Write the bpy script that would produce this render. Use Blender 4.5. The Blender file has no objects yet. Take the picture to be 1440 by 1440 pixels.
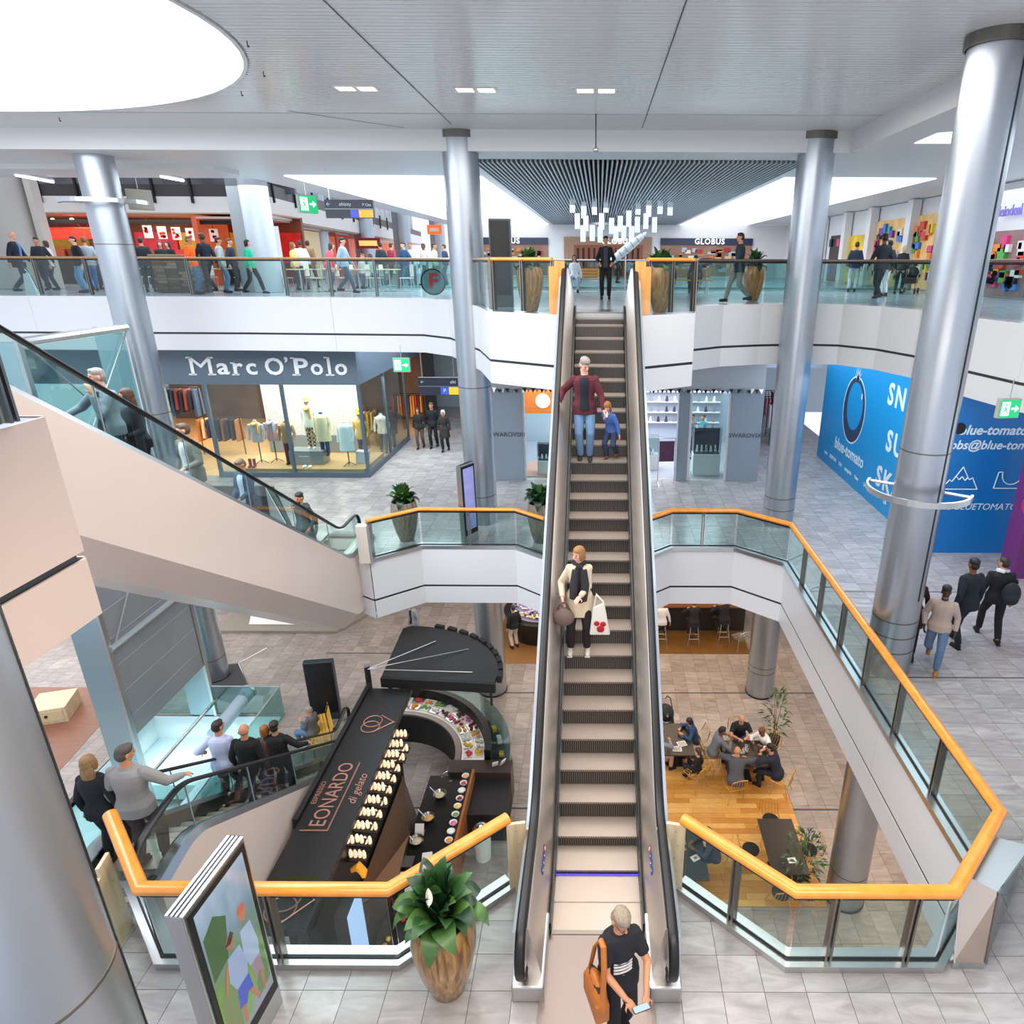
import bpy, bmesh, math, random
from math import pi, sin, cos, tan, radians, degrees, sqrt, atan2, hypot, floor, ceil
from mathutils import Vector as V, Matrix
random.seed(7)
scene = bpy.context.scene
COL = scene.collection
# ------------------------------------------------------------------ camera
FPX, CXP, CYP, PITCH, ROLL, CAMZ = 937.0, 842.0, 720.0, radians(20.64), radians(.253), 7.05
cam = bpy.data.cameras.new('camera'); camo = bpy.data.objects.new('camera', cam); COL.objects.link(camo)
cam.sensor_fit = 'HORIZONTAL'; cam.sensor_width = 36.0
cam.lens = 36.0 * FPX / 1440.0
cam.shift_x = (720.0 - CXP) / 1440.0; cam.shift_y = 0.0
cam.clip_start = 0.05; cam.clip_end = 400
camo.location = (0, 0, CAMZ)
camo.rotation_mode = 'XYZ'
camo.matrix_world = Matrix.Translation((0, 0, CAMZ)) @ Matrix.Rotation(pi/2 - PITCH, 4, 'X') @ Matrix.Rotation(ROLL, 4, 'Z')
scene.camera = camo
# ------------------------------------------------------------------ colour management, world
vs = scene.view_settings
vs.view_transform = 'Standard'; vs.look = 'None'; vs.gamma = 1.0; vs.use_curve_mapping = False; vs.exposure = 0.42
scene.display_settings.display_device = 'sRGB'
scene.cycles.max_bounces = 8; scene.cycles.diffuse_bounces = 4; scene.cycles.glossy_bounces = 4
scene.cycles.transparent_max_bounces = 24; scene.cycles.caustics_reflective = False; scene.cycles.caustics_refractive = False
scene.cycles.sample_clamp_indirect = 6.0
w = bpy.data.worlds.new('daylight'); scene.world = w; w.use_nodes = True
w.node_tree.nodes['Background'].inputs[0].default_value = (.80, .87, 1.0, 1)
w.node_tree.nodes['Background'].inputs[1].default_value = 1.0

def area(name, loc, size, power, color=(1, 1, 1), rot=(0, 0, 0), shape='RECTANGLE'):
    l = bpy.data.lights.new(name, 'AREA'); l.shape = shape; l.size = size[0]; l.size_y = size[1]
    l.energy = power; l.color = color
    o = bpy.data.objects.new(name, l); o.location = loc; o.rotation_euler = rot; COL.objects.link(o)
    return o
WARM = (1.0, .78, .56); COOL = (.82, .91, 1.0); NEUT = (1.0, .96, .91)
area('skylight_light', (-10.5, 10.2, 9.80), (10, 9), 1150, COOL)
area('hall_light', (0, 10, 9.78), (9, 10), 800, NEUT)
area('upper_gallery_light', (-11, 24, 9.3), (12, 5), 420, COOL)
area('upper_far_light', (0, 36, 9.2), (16, 22), 1500, COOL)
area('upper_right_light', (12, 16, 9.2), (7, 16), 500, COOL)
area('middle_far_light', (-3, 24.5, 4.3), (16, 5), 850, COOL)
area('middle_left_light', (-11, 24.0, 3.05), (7, 3), 320, NEUT)
area('middle_right_light', (7.0, 18, 4.3), (2.5, 14), 260, COOL)
area('ground_cafe_light', (3.0, 19.5, -1.75), (8, 5), 260, WARM)
area('ground_left_light', (-4, 20.5, -1.75), (10, 6), 260, NEUT)
area('ground_shop_light', (-20, 22, -1.75), (12, 10), 500, NEUT)
area('ground_right_light', (6.8, 11, -1.75), (3, 9), 200, WARM)
area('ground_front_light', (0, 3.2, -1.75), (10, 3), 420, WARM)
area('near_floor_fill', (0.3, 2.6, 5.4), (7, 1.5), 210, (1.0, .86, .70), rot=(radians(25), 0, 0))  # unseen warm lamp added to brighten the near floor

# ------------------------------------------------------------------ pixel ray helper (photo pixel -> point on a height / depth)
def ray(x, y):
    u = (x-CXP)/FPX; v = (CYP-y)/FPX
    u2 = u*cos(ROLL)-v*sin(ROLL); v2 = u*sin(ROLL)+v*cos(ROLL)
    c, s = cos(PITCH), sin(PITCH)
    return V((u2, c+v2*s, -s+v2*c))
def P(x, y, z):
    a = ray(x, y); k = (z-CAMZ)/a.z; return V((a.x*k, a.y*k, z))
def Q(x, y, Y):
    a = ray(x, y); k = Y/a.y; return V((a.x*k, Y, CAMZ+a.z*k))

# ------------------------------------------------------------------ materials
def hx(h):
    h = h.lstrip('#'); r = [int(h[i:i+2], 16)/255 for i in (0, 2, 4)]
    return tuple((c/12.92 if c <= .04045 else ((c+.055)/1.055)**2.4) for c in r)
MATS = {}
def N(nt, t, **k):
    n = nt.nodes.new(t)
    for a, b in k.items(): setattr(n, a, b)
    return n
def mat(name, color='#808080', rough=.5, metal=0.0, emis=0.0, ecol=None, noise=0.0, nscale=6.0, bump=0.0, bscale=40.0, spec=.5, coat=0.0, stretch=None, sheen=0.0):
    if name in MATS: return MATS[name]
    m = bpy.data.materials.new(name); m.use_nodes = True; nt = m.node_tree; b = nt.nodes['Principled BSDF']
    c = hx(color) if isinstance(color, str) else color
    b.inputs['Base Color'].default_value = (*c, 1); b.inputs['Roughness'].default_value = rough; b.inputs['Metallic'].default_value = metal
    b.inputs['Specular IOR Level'].default_value = spec; b.inputs['Coat Weight'].default_value = coat
    b.inputs['Sheen Weight'].default_value = sheen
    if emis:
        e = hx(ecol) if ecol else c
        b.inputs['Emission Color'].default_value = (*e, 1); b.inputs['Emission Strength'].default_value = emis
    tc = None
    if noise or bump:
        tc = N(nt, 'ShaderNodeTexCoord'); mp = N(nt, 'ShaderNodeMapping'); nt.links.new(tc.outputs['Object'], mp.inputs[0])
        if stretch: mp.inputs['Scale'].default_value = stretch
    if noise:
        n = N(nt, 'ShaderNodeTexNoise'); n.inputs['Scale'].default_value = nscale; n.inputs['Detail'].default_value = 5
        nt.links.new(mp.outputs[0], n.inputs['Vector'])
        r = N(nt, 'ShaderNodeMapRange'); r.inputs['From Min'].default_value = .3; r.inputs['From Max'].default_value = .7
        r.inputs['To Min'].default_value = 1-noise; r.inputs['To Max'].default_value = 1+noise
        nt.links.new(n.outputs[0], r.inputs[0])
        mx = N(nt, 'ShaderNodeVectorMath', operation='SCALE'); mx.inputs[0].default_value = c
        nt.links.new(r.outputs[0], mx.inputs['Scale']); nt.links.new(mx.outputs[0], b.inputs['Base Color'])
    if bump:
        n = N(nt, 'ShaderNodeTexNoise'); n.inputs['Scale'].default_value = bscale; n.inputs['Detail'].default_value = 3
        nt.links.new(mp.outputs[0], n.inputs['Vector'])
        bp = N(nt, 'ShaderNodeBump'); bp.inputs['Strength'].default_value = bump; bp.inputs['Distance'].default_value = .01
        nt.links.new(n.outputs[0], bp.inputs['Height']); nt.links.new(bp.outputs[0], b.inputs['Normal'])
    MATS[name] = m
    return m
def glass_mat(name, tint='#e6f3f1', fac=.08, rough=0.0, refl=1.0):
    if name in MATS: return MATS[name]
    m = bpy.data.materials.new(name); m.use_nodes = True; nt = m.node_tree; nt.nodes.clear()
    out = N(nt, 'ShaderNodeOutputMaterial'); tr = N(nt, 'ShaderNodeBsdfTransparent'); gl = N(nt, 'ShaderNodeBsdfGlossy')
    tr.inputs[0].default_value = (*hx(tint), 1); gl.inputs['Roughness'].default_value = rough; gl.inputs[0].default_value = (refl, refl, refl, 1)
    lf = N(nt, 'ShaderNodeLayerWeight'); pw = N(nt, 'ShaderNodeMath', operation='POWER'); pw.inputs[1].default_value = 4.0; nt.links.new(lf.outputs['Facing'], pw.inputs[0]); lw = N(nt, 'ShaderNodeMath', operation='MULTIPLY'); lw.inputs[1].default_value = .7; nt.links.new(pw.outputs[0], lw.inputs[0])
    add = N(nt, 'ShaderNodeMath', operation='ADD'); add.inputs[1].default_value = fac; add.use_clamp = True
    mx = N(nt, 'ShaderNodeMixShader'); nt.links.new(lw.outputs[0], add.inputs[0]); nt.links.new(add.outputs[0], mx.inputs[0])
    nt.links.new(tr.outputs[0], mx.inputs[1]); nt.links.new(gl.outputs[0], mx.inputs[2]); nt.links.new(mx.outputs[0], out.inputs[0])
    MATS[name] = m
    return m
def tile_mat(name, base, var=.18, size=(.43, .4), off=(0, 0), rough=.22, vein=.25):
    if name in MATS: return MATS[name]
    m = mat(name, base, rough=rough); nt = m.node_tree; b = nt.nodes['Principled BSDF']
    g = N(nt, 'ShaderNodeNewGeometry')
    sub = N(nt, 'ShaderNodeVectorMath', operation='SUBTRACT'); sub.inputs[1].default_value = (off[0], off[1], 0); nt.links.new(g.outputs['Position'], sub.inputs[0])
    dv = N(nt, 'ShaderNodeVectorMath', operation='DIVIDE'); dv.inputs[1].default_value = (size[0], size[1], 100); nt.links.new(sub.outputs[0], dv.inputs[0])
    fl = N(nt, 'ShaderNodeVectorMath', operation='FLOOR'); nt.links.new(dv.outputs[0], fl.inputs[0])
    wn = N(nt, 'ShaderNodeTexWhiteNoise', noise_dimensions='3D'); nt.links.new(fl.outputs[0], wn.inputs[0])
    sc = N(nt, 'ShaderNodeVectorMath', operation='SCALE'); sc.inputs['Scale'].default_value = 7.3; nt.links.new(wn.outputs['Color'], sc.inputs[0])
    ad = N(nt, 'ShaderNodeVectorMath', operation='ADD'); nt.links.new(g.outputs['Position'], ad.inputs[0]); nt.links.new(sc.outputs[0], ad.inputs[1])
    mp = N(nt, 'ShaderNodeMapping'); mp.inputs['Rotation'].default_value = (0, 0, .7); mp.inputs['Scale'].default_value = (1, 4, 1); nt.links.new(ad.outputs[0], mp.inputs[0])
    n = N(nt, 'ShaderNodeTexNoise'); n.inputs['Scale'].default_value = 1.6; n.inputs['Detail'].default_value = 6; n.inputs['Distortion'].default_value = 1.2
    nt.links.new(mp.outputs[0], n.inputs['Vector'])
    r1 = N(nt, 'ShaderNodeMapRange'); r1.inputs['From Min'].default_value = .25; r1.inputs['From Max'].default_value = .75; r1.inputs['To Min'].default_value = 1-vein; r1.inputs['To Max'].default_value = 1+vein*.7
    nt.links.new(n.outputs[0], r1.inputs[0])
    r2 = N(nt, 'ShaderNodeMapRange'); r2.inputs['To Min'].default_value = 1-var; r2.inputs['To Max'].default_value = 1+var; nt.links.new(wn.outputs['Value'], r2.inputs[0])
    mu = N(nt, 'ShaderNodeMath', operation='MULTIPLY'); nt.links.new(r1.outputs[0], mu.inputs[0]); nt.links.new(r2.outputs[0], mu.inputs[1])
    cs = N(nt, 'ShaderNodeVectorMath', operation='SCALE'); cs.inputs[0].default_value = hx(base); nt.links.new(mu.outputs[0], cs.inputs['Scale'])
    nt.links.new(cs.outputs[0], b.inputs['Base Color'])
    return m
def wood_mat(name, base, dark, scale=(14, 1.2, 14), rough=.35, coat=.3):
    if name in MATS: return MATS[name]
    m = mat(name, base, rough=rough, coat=coat); nt = m.node_tree; b = nt.nodes['Principled BSDF']
    tc = N(nt, 'ShaderNodeTexCoord'); mp = N(nt, 'ShaderNodeMapping'); mp.inputs['Scale'].default_value = scale; nt.links.new(tc.outputs['Object'], mp.inputs[0])
    n = N(nt, 'ShaderNodeTexNoise'); n.inputs['Scale'].default_value = 1.5; n.inputs['Detail'].default_value = 6; n.inputs['Distortion'].default_value = .5; nt.links.new(mp.outputs[0], n.inputs['Vector'])
    cr = N(nt, 'ShaderNodeValToRGB'); cr.color_ramp.elements[0].position = .35; cr.color_ramp.elements[0].color = (*hx(dark), 1); cr.color_ramp.elements[1].position = .65; cr.color_ramp.elements[1].color = (*hx(base), 1)
    nt.links.new(n.outputs[0], cr.inputs[0]); nt.links.new(cr.outputs[0], b.inputs['Base Color'])
    return m

M_WHITE = mat('white_panel', '#e9e7e6', rough=.32, noise=.015, nscale=1)
M_FASC = mat('fascia_white', '#dfe0e2', rough=.3)
M_CREAM = mat('cream_panel', '#dccbc0', rough=.22, noise=.02, nscale=.8)
M_GREYP = mat('grey_panel', '#8f979d', rough=.3, metal=.3)
M_GROOVE = mat('groove_dark', '#3c4147', rough=.6)
M_CEIL = mat('ceiling_white', '#dcdddd', rough=.4)
M_SLAT = mat('ceiling_slat', '#e6e6e6', rough=.2)
M_STEEL = mat('brushed_steel', '#c9cacb', rough=.3, metal=1, bump=.05, bscale=60, stretch=(1, 1, .05))
M_COLUMN = mat('column_metal', '#adb3ba', rough=.32, metal=.9, noise=.04, nscale=1.2)
M_POL = mat('polished_steel', '#c3c2c0', rough=.16, metal=1)
M_POST = mat('post_steel', '#8b8782', rough=.32, metal=1)
M_DARKM = mat('dark_metal', '#2c2c2e', rough=.35, metal=.6)
M_BLACK = mat('black_rubber', '#070708', rough=.4)
M_BLACKM = mat('black_matt', '#141414', rough=.6)
M_GLASS = glass_mat('clear_glass', '#e3efee', .03)
M_GLASSG = glass_mat('green_glass', '#cfe6e4', .05)
M_GLASSD = glass_mat('smoked_glass', '#a9b9bc', .10)
M_OAK = wood_mat('oak_handrail', '#f09c35', '#e08a24', scale=(3, 3, 3), rough=.3, coat=.5)
M_PLYW = wood_mat('pale_timber', '#dccaa8', '#c9b48e', scale=(10, 10, 1))
M_TEAK = wood_mat('striped_pot', '#b98a4c', '#5f3b17', scale=(16, 16, .7), rough=.3, coat=.4)
M_GROUT = mat('grout', '#6f6c6b', rough=.8)
M_TILE1 = tile_mat('stone_tile_middle', '#aaa6a6', .11, (.432, .39), (0, 0), rough=.17, vein=.30)
M_TILE0 = tile_mat('stone_tile_ground', '#9c9089', .14, (.41, .73), (0, 0), rough=.25, vein=.28)
M_TILE2 = tile_mat('stone_tile_upper', '#a9b2ba', .05, (.6, .6), (0, 0), rough=.18)

# ------------------------------------------------------------------ mesh builder
class MB:
    def __init__(s): s.v = []; s.f = []; s.m = []; s.mi = 0; s.X = Matrix()
    def add(s, vs_, fs):
        n = len(s.v); s.v += [s.X @ V(p) for p in vs_]; s.f += [tuple(i+n for i in f) for f in fs]; s.m += [s.mi]*len(fs); return s
    def box(s, c, d, rz=0, rx=0, ry=0):
        M = Matrix.Translation(c) @ Matrix.Rotation(rz, 4, 'Z') @ Matrix.Rotation(ry, 4, 'Y') @ Matrix.Rotation(rx, 4, 'X')
        x, y, z = d[0]/2, d[1]/2, d[2]/2
        p = [M @ V((a*x, b*y, e*z)) for e in (-1, 1) for b in (-1, 1) for a in (-1, 1)]
        return s.add(p, [(0, 2, 3, 1), (4, 5, 7, 6), (0, 1, 5, 4), (2, 6, 7, 3), (0, 4, 6, 2), (1, 3, 7, 5)])
    def bx(s, x0, x1, y0, y1, z0, z1): return s.box(((x0+x1)/2, (y0+y1)/2, (z0+z1)/2), (x1-x0, y1-y0, z1-z0))
    def prism(s, poly, z0, z1, bevel=0):
        n = len(poly)
        if sum(poly[i][0]*poly[(i+1) % n][1]-poly[(i+1) % n][0]*poly[i][1] for i in range(n)) < 0: poly = poly[::-1]
        return s.add([(a, b, z0) for a, b in poly]+[(a, b, z1) for a, b in poly],
            [tuple(range(n))[::-1], tuple(range(n, 2*n))]+[(i, (i+1) % n, (i+1) % n+n, i+n) for i in range(n)])
    def plate(s, pts, th, nrm=None):           # planar polygon in 3-D given a thickness
        pts = [V(p) for p in pts]; n = len(pts)
        if nrm is None: nrm = (pts[1]-pts[0]).cross(pts[2]-pts[0]).normalized()
        nrm = V(nrm); q = [p-nrm*th for p in pts]
        return s.add(pts+q, [tuple(range(n)), tuple(range(n, 2*n))[::-1]]+[(i, i+n, (i+1) % n+n, (i+1) % n) for i in range(n)])
    def tube(s, path, r, n=10, cap=True, squash=None):
        path = [V(p) for p in path]; k = len(path); rs = r if isinstance(r, (list, tuple)) else [r]*k
        vs_ = []; up0 = V((0, 0, 1))
        t0 = (path[1]-path[0]).normalized(); a = t0.cross(up0)
        if a.length < .05: a = t0.cross(V((0, 1, 0)))
        a.normalize()
        for i, p in enumerate(path):
            t = ((path[min(i+1, k-1)]-p).normalized()+(p-path[max(i-1, 0)]).normalized())
            t = t.normalized() if t.length > 1e-6 else t0
            a = (a-t*a.dot(t)); a = a.normalized() if a.length > 1e-6 else t.orthogonal().normalized()
            b = t.cross(a)
            sc = 1.0
            if 0 < i < k-1:
                cs = (path[i+1]-p).normalized().dot((p-path[i-1]).normalized()); sc = 1/max(.5, sqrt(max(0, 1+cs)/2))
            for j in range(n):
                th = 2*pi*j/n
                vs_.append(p+(a*cos(th)*(squash or 1)+b*sin(th))*rs[i]*(sc if squash is None else 1))
        fs = [(i*n+j, i*n+(j+1) % n, (i+1)*n+(j+1) % n, (i+1)*n+j) for i in range(k-1) for j in range(n)]
        if cap: fs += [tuple(range(n))[::-1], tuple(range((k-1)*n, k*n))]
        return s.add(vs_, fs)
    def sweep(s, path, prof, up=V((0, 0, 1)), cap=True):     # profile (side, up) swept along a path with mitred corners
        path = [V(p) for p in path]; k = len(path); n = len(prof); vs_ = []
        for i, p in enumerate(path):
            d1 = (p-path[i-1]).normalized() if i else (path[1]-p).normalized()
            d2 = (path[i+1]-p).normalized() if i < k-1 else d1
            t = (d1+d2).normalized(); side = t.cross(up)
            side = side.normalized() if side.length > 1e-5 else V((1, 0, 0))
            u = side.cross(t).normalized(); m = 1/max(.35, t.dot(d1))
            vert = abs(t.z) > .02 and abs(d1.normalized().z-d2.normalized().z) > 1e-3
            for a, b in prof: vs_.append(p+side*a*(1 if vert else m)+u*b*(m if vert else 1))
        fs = [(i*n+j, i*n+(j+1) % n, (i+1)*n+(j+1) % n, (i+1)*n+j) for i in range(k-1) for j in range(n)]
        if cap: fs += [tuple(range(n))[::-1], tuple(range((k-1)*n, k*n))]
        return s.add(vs_, fs)
    def lathe(s, prof, n=24, c=(0, 0, 0)):
        c = V(c); k = len(prof)
        vs_ = [c+V((r*cos(2*pi*j/n), r*sin(2*pi*j/n), z)) for r, z in prof for j in range(n)]
        return s.add(vs_, [(i*n+j, i*n+(j+1) % n, (i+1)*n+(j+1) % n, (i+1)*n+j) for i in range(k-1) for j in range(n)]+[tuple(range(n))[::-1], tuple(range((k-1)*n, k*n))])
    def cyl(s, c, r, h, n=20, axis='Z'):
        X = s.X; R = {'Z': Matrix(), 'X': Matrix.Rotation(pi/2, 4, 'Y'), 'Y': Matrix.Rotation(pi/2, 4, 'X')}[axis]
        s.X = X @ Matrix.Translation(c) @ R; s.lathe([(r, -h/2), (r, h/2)], n); s.X = X; return s
    def ell(s, c, r, n=12, m=8, M=None):
        c = V(c); M = M or Matrix.Identity(3); vs_ = []
        for i in range(1, m):
            ph = pi*i/m
            for j in range(n):
                th = 2*pi*j/n; vs_.append(c+M @ V((r[0]*sin(ph)*cos(th), r[1]*sin(ph)*sin(th), r[2]*cos(ph))))
        a = len(vs_); vs_ += [c+M @ V((0, 0, r[2])), c+M @ V((0, 0, -r[2]))]
        fs = [(i*n+j, (i+1)*n+j, (i+1)*n+(j+1) % n, i*n+(j+1) % n) for i in range(m-2) for j in range(n)]
        fs += [(a, j, (j+1) % n) for j in range(n)]+[(a+1, (m-2)*n+(j+1) % n, (m-2)*n+j) for j in range(n)]
        return s.add(vs_, fs)
    def mesh(s, name, mats, smooth=False):
        me = bpy.data.meshes.new(name); me.from_pydata([tuple(v) for v in s.v], [], s.f)
        for m in (mats if isinstance(mats, (list, tuple)) else [mats]): me.materials.append(m)
        if any(s.m): me.polygons.foreach_set('material_index', s.m)
        if smooth:
            me.polygons.foreach_set('use_smooth', [True]*len(me.polygons))
            try: me.set_sharp_from_angle(angle=radians(smooth if smooth > 1 else 40))
            except Exception: pass
        me.update(); return me
    def build(s, name, mats, parent=None, smooth=False, bevel=0, **props):
        o = bpy.data.objects.new(name, s.mesh(name, mats, smooth)); COL.objects.link(o)
        if parent: o.parent = parent
        if bevel:
            b = o.modifiers.new('bevel', 'BEVEL'); b.width = bevel; b.segments = 2; b.limit_method = 'ANGLE'
        for k, v in props.items(): o[k] = v
        return o
def inst(name, me, parent=None, loc=(0, 0, 0), rz=0, **props):
    o = bpy.data.objects.new(name, me); COL.objects.link(o); o.location = loc; o.rotation_euler = (0, 0, rz)
    if parent: o.parent = parent
    for k, v in props.items(): o[k] = v
    return o
def thing(name, label, cat, loc=(0, 0, 0), rz=0, group=None):
    o = bpy.data.objects.new(name, None); o.empty_display_size = .2; COL.objects.link(o); o.location = loc; o.rotation_euler = (0, 0, rz)
    o['label'] = label; o['category'] = cat
    if group: o['group'] = group
    return o
def struct(name, mb, m, smooth=False):
    return mb.build(name, m, None, smooth, kind='structure')
def copy_tree(o, parent=None):
    c = o.copy(); COL.objects.link(c); c.parent = parent
    for ch in list(o.children): copy_tree(ch, c)
    return c
def relabel(o, label, group=None):
    o['label'] = label
    if group: o['group'] = group
def text(name, s, size, m, loc, rot, parent=None, ext=.01, bold=0.0, sx=1.0, align='CENTER', shear=0.0, space=1.0, tilt=0.0, **props):
    cu = bpy.data.curves.new(name, 'FONT'); cu.body = s; cu.size = size; cu.extrude = ext; cu.offset = bold; cu.align_x = align; cu.align_y = 'CENTER'
    cu.shear = shear; cu.space_character = space; cu.resolution_u = 3
    to = bpy.data.objects.new('type_source', cu); COL.objects.link(to)
    me = bpy.data.meshes.new_from_object(to); bpy.data.objects.remove(to); bpy.data.curves.remove(cu)
    me.name = name; me.materials.clear(); me.materials.append(m)
    o = bpy.data.objects.new(name, me); COL.objects.link(o)
    R = Matrix.Translation(loc) @ Matrix.Rotation(rot[2], 4, 'Z') @ Matrix.Rotation(rot[1], 4, 'Y') @ Matrix.Rotation(rot[0], 4, 'X') @ Matrix.Rotation(tilt, 4, 'Z') @ Matrix.Diagonal((sx, 1, 1, 1))
    if parent: o.parent = parent
    o.matrix_local = R
    for k, v in props.items(): o[k] = v
    return o

def clip(poly, clipper):                      # Sutherland-Hodgman, clipper convex counter-clockwise
    out = list(poly); n = len(clipper)
    for i in range(n):
        a = clipper[i]; b = clipper[(i+1) % n]; inp = out; out = []
        ins = lambda p: (b[0]-a[0])*(p[1]-a[1])-(b[1]-a[1])*(p[0]-a[0]) >= -1e-9
        for j in range(len(inp)):
            p, q = inp[j], inp[(j+1) % len(inp)]
            ip, iq = ins(p), ins(q)
            if ip: out.append(p)
            if ip != iq:
                d = (b[0]-a[0])*(q[1]-p[1])-(b[1]-a[1])*(q[0]-p[0])
                if abs(d) > 1e-12:
                    t = ((b[0]-a[0])*(a[1]-p[1])-(b[1]-a[1])*(a[0]-p[0]))/d
                    out.append((p[0]+(q[0]-p[0])*t, p[1]+(q[1]-p[1])*t))
        if not out: return []
    return out
def parea(p): return abs(sum(p[i][0]*p[(i+1) % len(p)][1]-p[(i+1) % len(p)][0]*p[i][1] for i in range(len(p))))/2
def pixsize(c):
    return 1.0/((c[0]**2+c[1]**2+(c[2]-CAMZ)**2))
def tiles(parent, regions, z, sx, sy, m, name='tile', gap=.006, th=.012, limit=300, cmax=None, minpx=0, stagger=0.0, box=None):
    cand = []
    for reg in regions:
        xs = [p[0] for p in reg]; ys = [p[1] for p in reg]
        for j in range(floor(min(ys)/sy), ceil(max(ys)/sy)):
            so = (stagger*sx if j % 2 else 0)
            for i in range(floor((min(xs)-so)/sx), ceil((max(xs)-so)/sx)):
                x0, y0 = i*sx+so+gap/2, j*sy+gap/2; sq = [(x0, y0), (x0+sx-gap, y0), (x0+sx-gap, y0+sy-gap), (x0, y0+sy-gap)]
                c = clip(sq, reg)
                if len(c) < 3 or parea(c) < .002: continue
                full = parea(c) > .999*(sx-gap)*(sy-gap)
                cx, cy = sum(p[0] for p in c)/len(c), sum(p[1] for p in c)/len(c)
                if cy < .6: vis = 0
                else:
                    d = cy*cos(PITCH)-(z-CAMZ)*sin(PITCH); px = CXP+FPX*cx/d; py = CYP-FPX*(cy*sin(PITCH)+(z-CAMZ)*cos(PITCH))/d
                    vis = 1 if (-10 < px < 1450 and -10 < py < 1450) else 0
                if box and not (box[0] < px < box[2] and box[1] < py < box[3]): vis = 0
                cand.append((-vis*pixsize((cx, cy, z)), c, full, (x0+sx/2-gap/2, y0+sy/2-gap/2)))
    cand.sort(key=lambda t: t[0])
    shared = MB().bx(-(sx-gap)/2, (sx-gap)/2, -(sy-gap)/2, (sy-gap)/2, 0, th).mesh(name, m)
    rest = MB()
    for k, (pr, c, full, ctr) in enumerate(cand):
        if k < limit and pr < 0:
            if full: inst(name, shared, parent, (ctr[0], ctr[1], z))
            else: MB().prism(c, z, z+th).build(name, m, parent)
        else: rest.prism(c, z, z+th)
    if rest.v: rest.build('tile_field', m, parent, kind='stuff')

# ------------------------------------------------------------------ L1 floor (z = 0)
NEARX0, FARX1 = -9.0, 8.45
R1 = [[(-8.5, -1), (16, -1), (16, 5.0), (-8.5, 5.0)],
      [(-8.5, 5.0), (-4.65, 5.0), (-5.65, 5.96), (-8.5, 5.96)],
      [(-2.1, 5.0), (2.05, 5.0), (1.0, 5.96), (-1.05, 5.96)],
      [(4.05, 5.0), (16, 5.0), (16, 6.0), (4.65, 6.0)],
      [(4.65, 6.0), (16, 6.0), (16, 15.0), (4.65, 15.0)],
      [(4.65, 15.0), (16, 15.0), (16, 15.95), (3.55, 15.95)],
      [(-1.35, 15.3), (1.15, 15.3), (1.9, 15.95), (-2.15, 15.95)],
      [(-5.7, 15.1), (-4.65, 15.95), (-5.7, 15.95)],
      [(-8.3, 16.75), (-5.7, 15.1), (-5.7, 15.95), (-8.3, 16.9)],
      [(-8.3, 16.9), (-5.7, 15.95), (9.5, 15.95), (9.5, 34), (-8.3, 34)],
      [(-10.8, 21.0), (-8.3, 16.9), (-8.3, 34), (-10.8, 34)],
      [(-22, 21.0), (-10.8, 21.0), (-10.8, 34), (-22, 34)]]
fm = MB()
for r in R1: fm.prism(r, -.35, -.001)
floor1 = struct('floor_middle', fm, M_GROUT)
tiles(floor1, R1, 0.0, .432, .39, M_TILE1, limit=300)
# fascia round the void, middle level
void1 = [(-11.0, 20.9), (-8.3, 16.75), (-5.7, 15.1), (-4.65, 15.95), (-2.15, 15.95), (-1.35, 15.3), (1.15, 15.3), (1.9, 15.95), (3.55, 15.95), (4.65, 15.0), (4.65, 6.0), (4.05, 5.0), (2.05, 5.0), (1.0, 5.96), (-1.05, 5.96), (-2.1, 5.0), (-4.65, 5.0), (-5.65, 5.96), (-9, 5.96)]
def fascia(name, path, z1, z0, zg, m=M_FASC, th=.1, outward=1):
    root = MB()
    root.sweep([V((a, b, 0)) for a, b in path], [(0.02*outward, z0+.02), (0.02*outward, z1-.02), ((.02+.12)*outward, z1-.02), ((.02+.12)*outward, z0+.02)])
    r = struct(name, root, M_GROOVE)
    for i in range(len(path)-1):
        a, b = V((*path[i], 0)), V((*path[i+1], 0)); L = (b-a).length; n = max(1, round(L/3.2)); d = (b-a)/n
        for k in range(n):
            p, q = a+d*k, a+d*(k+1); t = (q-p).normalized()*.004
            for (lo, hi) in ((zg+.03, z1), (z0, zg-.03)):
                mb = MB(); nn = V((t.y, -t.x, 0)).normalized()*(-outward)
                c = [p+t*(1 if k else 0)+nn*.035, q-t*(1 if k < n-1 else 0)+nn*.035]
                off = nn*.0
                mb.add([c[0]+V((0, 0, lo)), c[1]+V((0, 0, lo)), c[1]+V((0, 0, hi)), c[0]+V((0, 0, hi)), c[0]-nn*.02+V((0, 0, lo)), c[1]-nn*.02+V((0, 0, lo)), c[1]-nn*.02+V((0, 0, hi)), c[0]-nn*.02+V((0, 0, hi))],
                       [(0, 1, 2, 3), (7, 6, 5, 4), (0, 4, 5, 1), (1, 5, 6, 2), (2, 6, 7, 3), (3, 7, 4, 0)])
                mb.build('fascia_panel', m, r)
    return r
fascia('trim_1', void1, -.0, -1.57, -1.06, outward=-1)
# underside slab so that the ground floor is roofed
fm = MB()
for r in R1: fm.prism(r, -1.5, -1.42)
struct('ceiling_ground', fm, M_CEIL)

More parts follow.
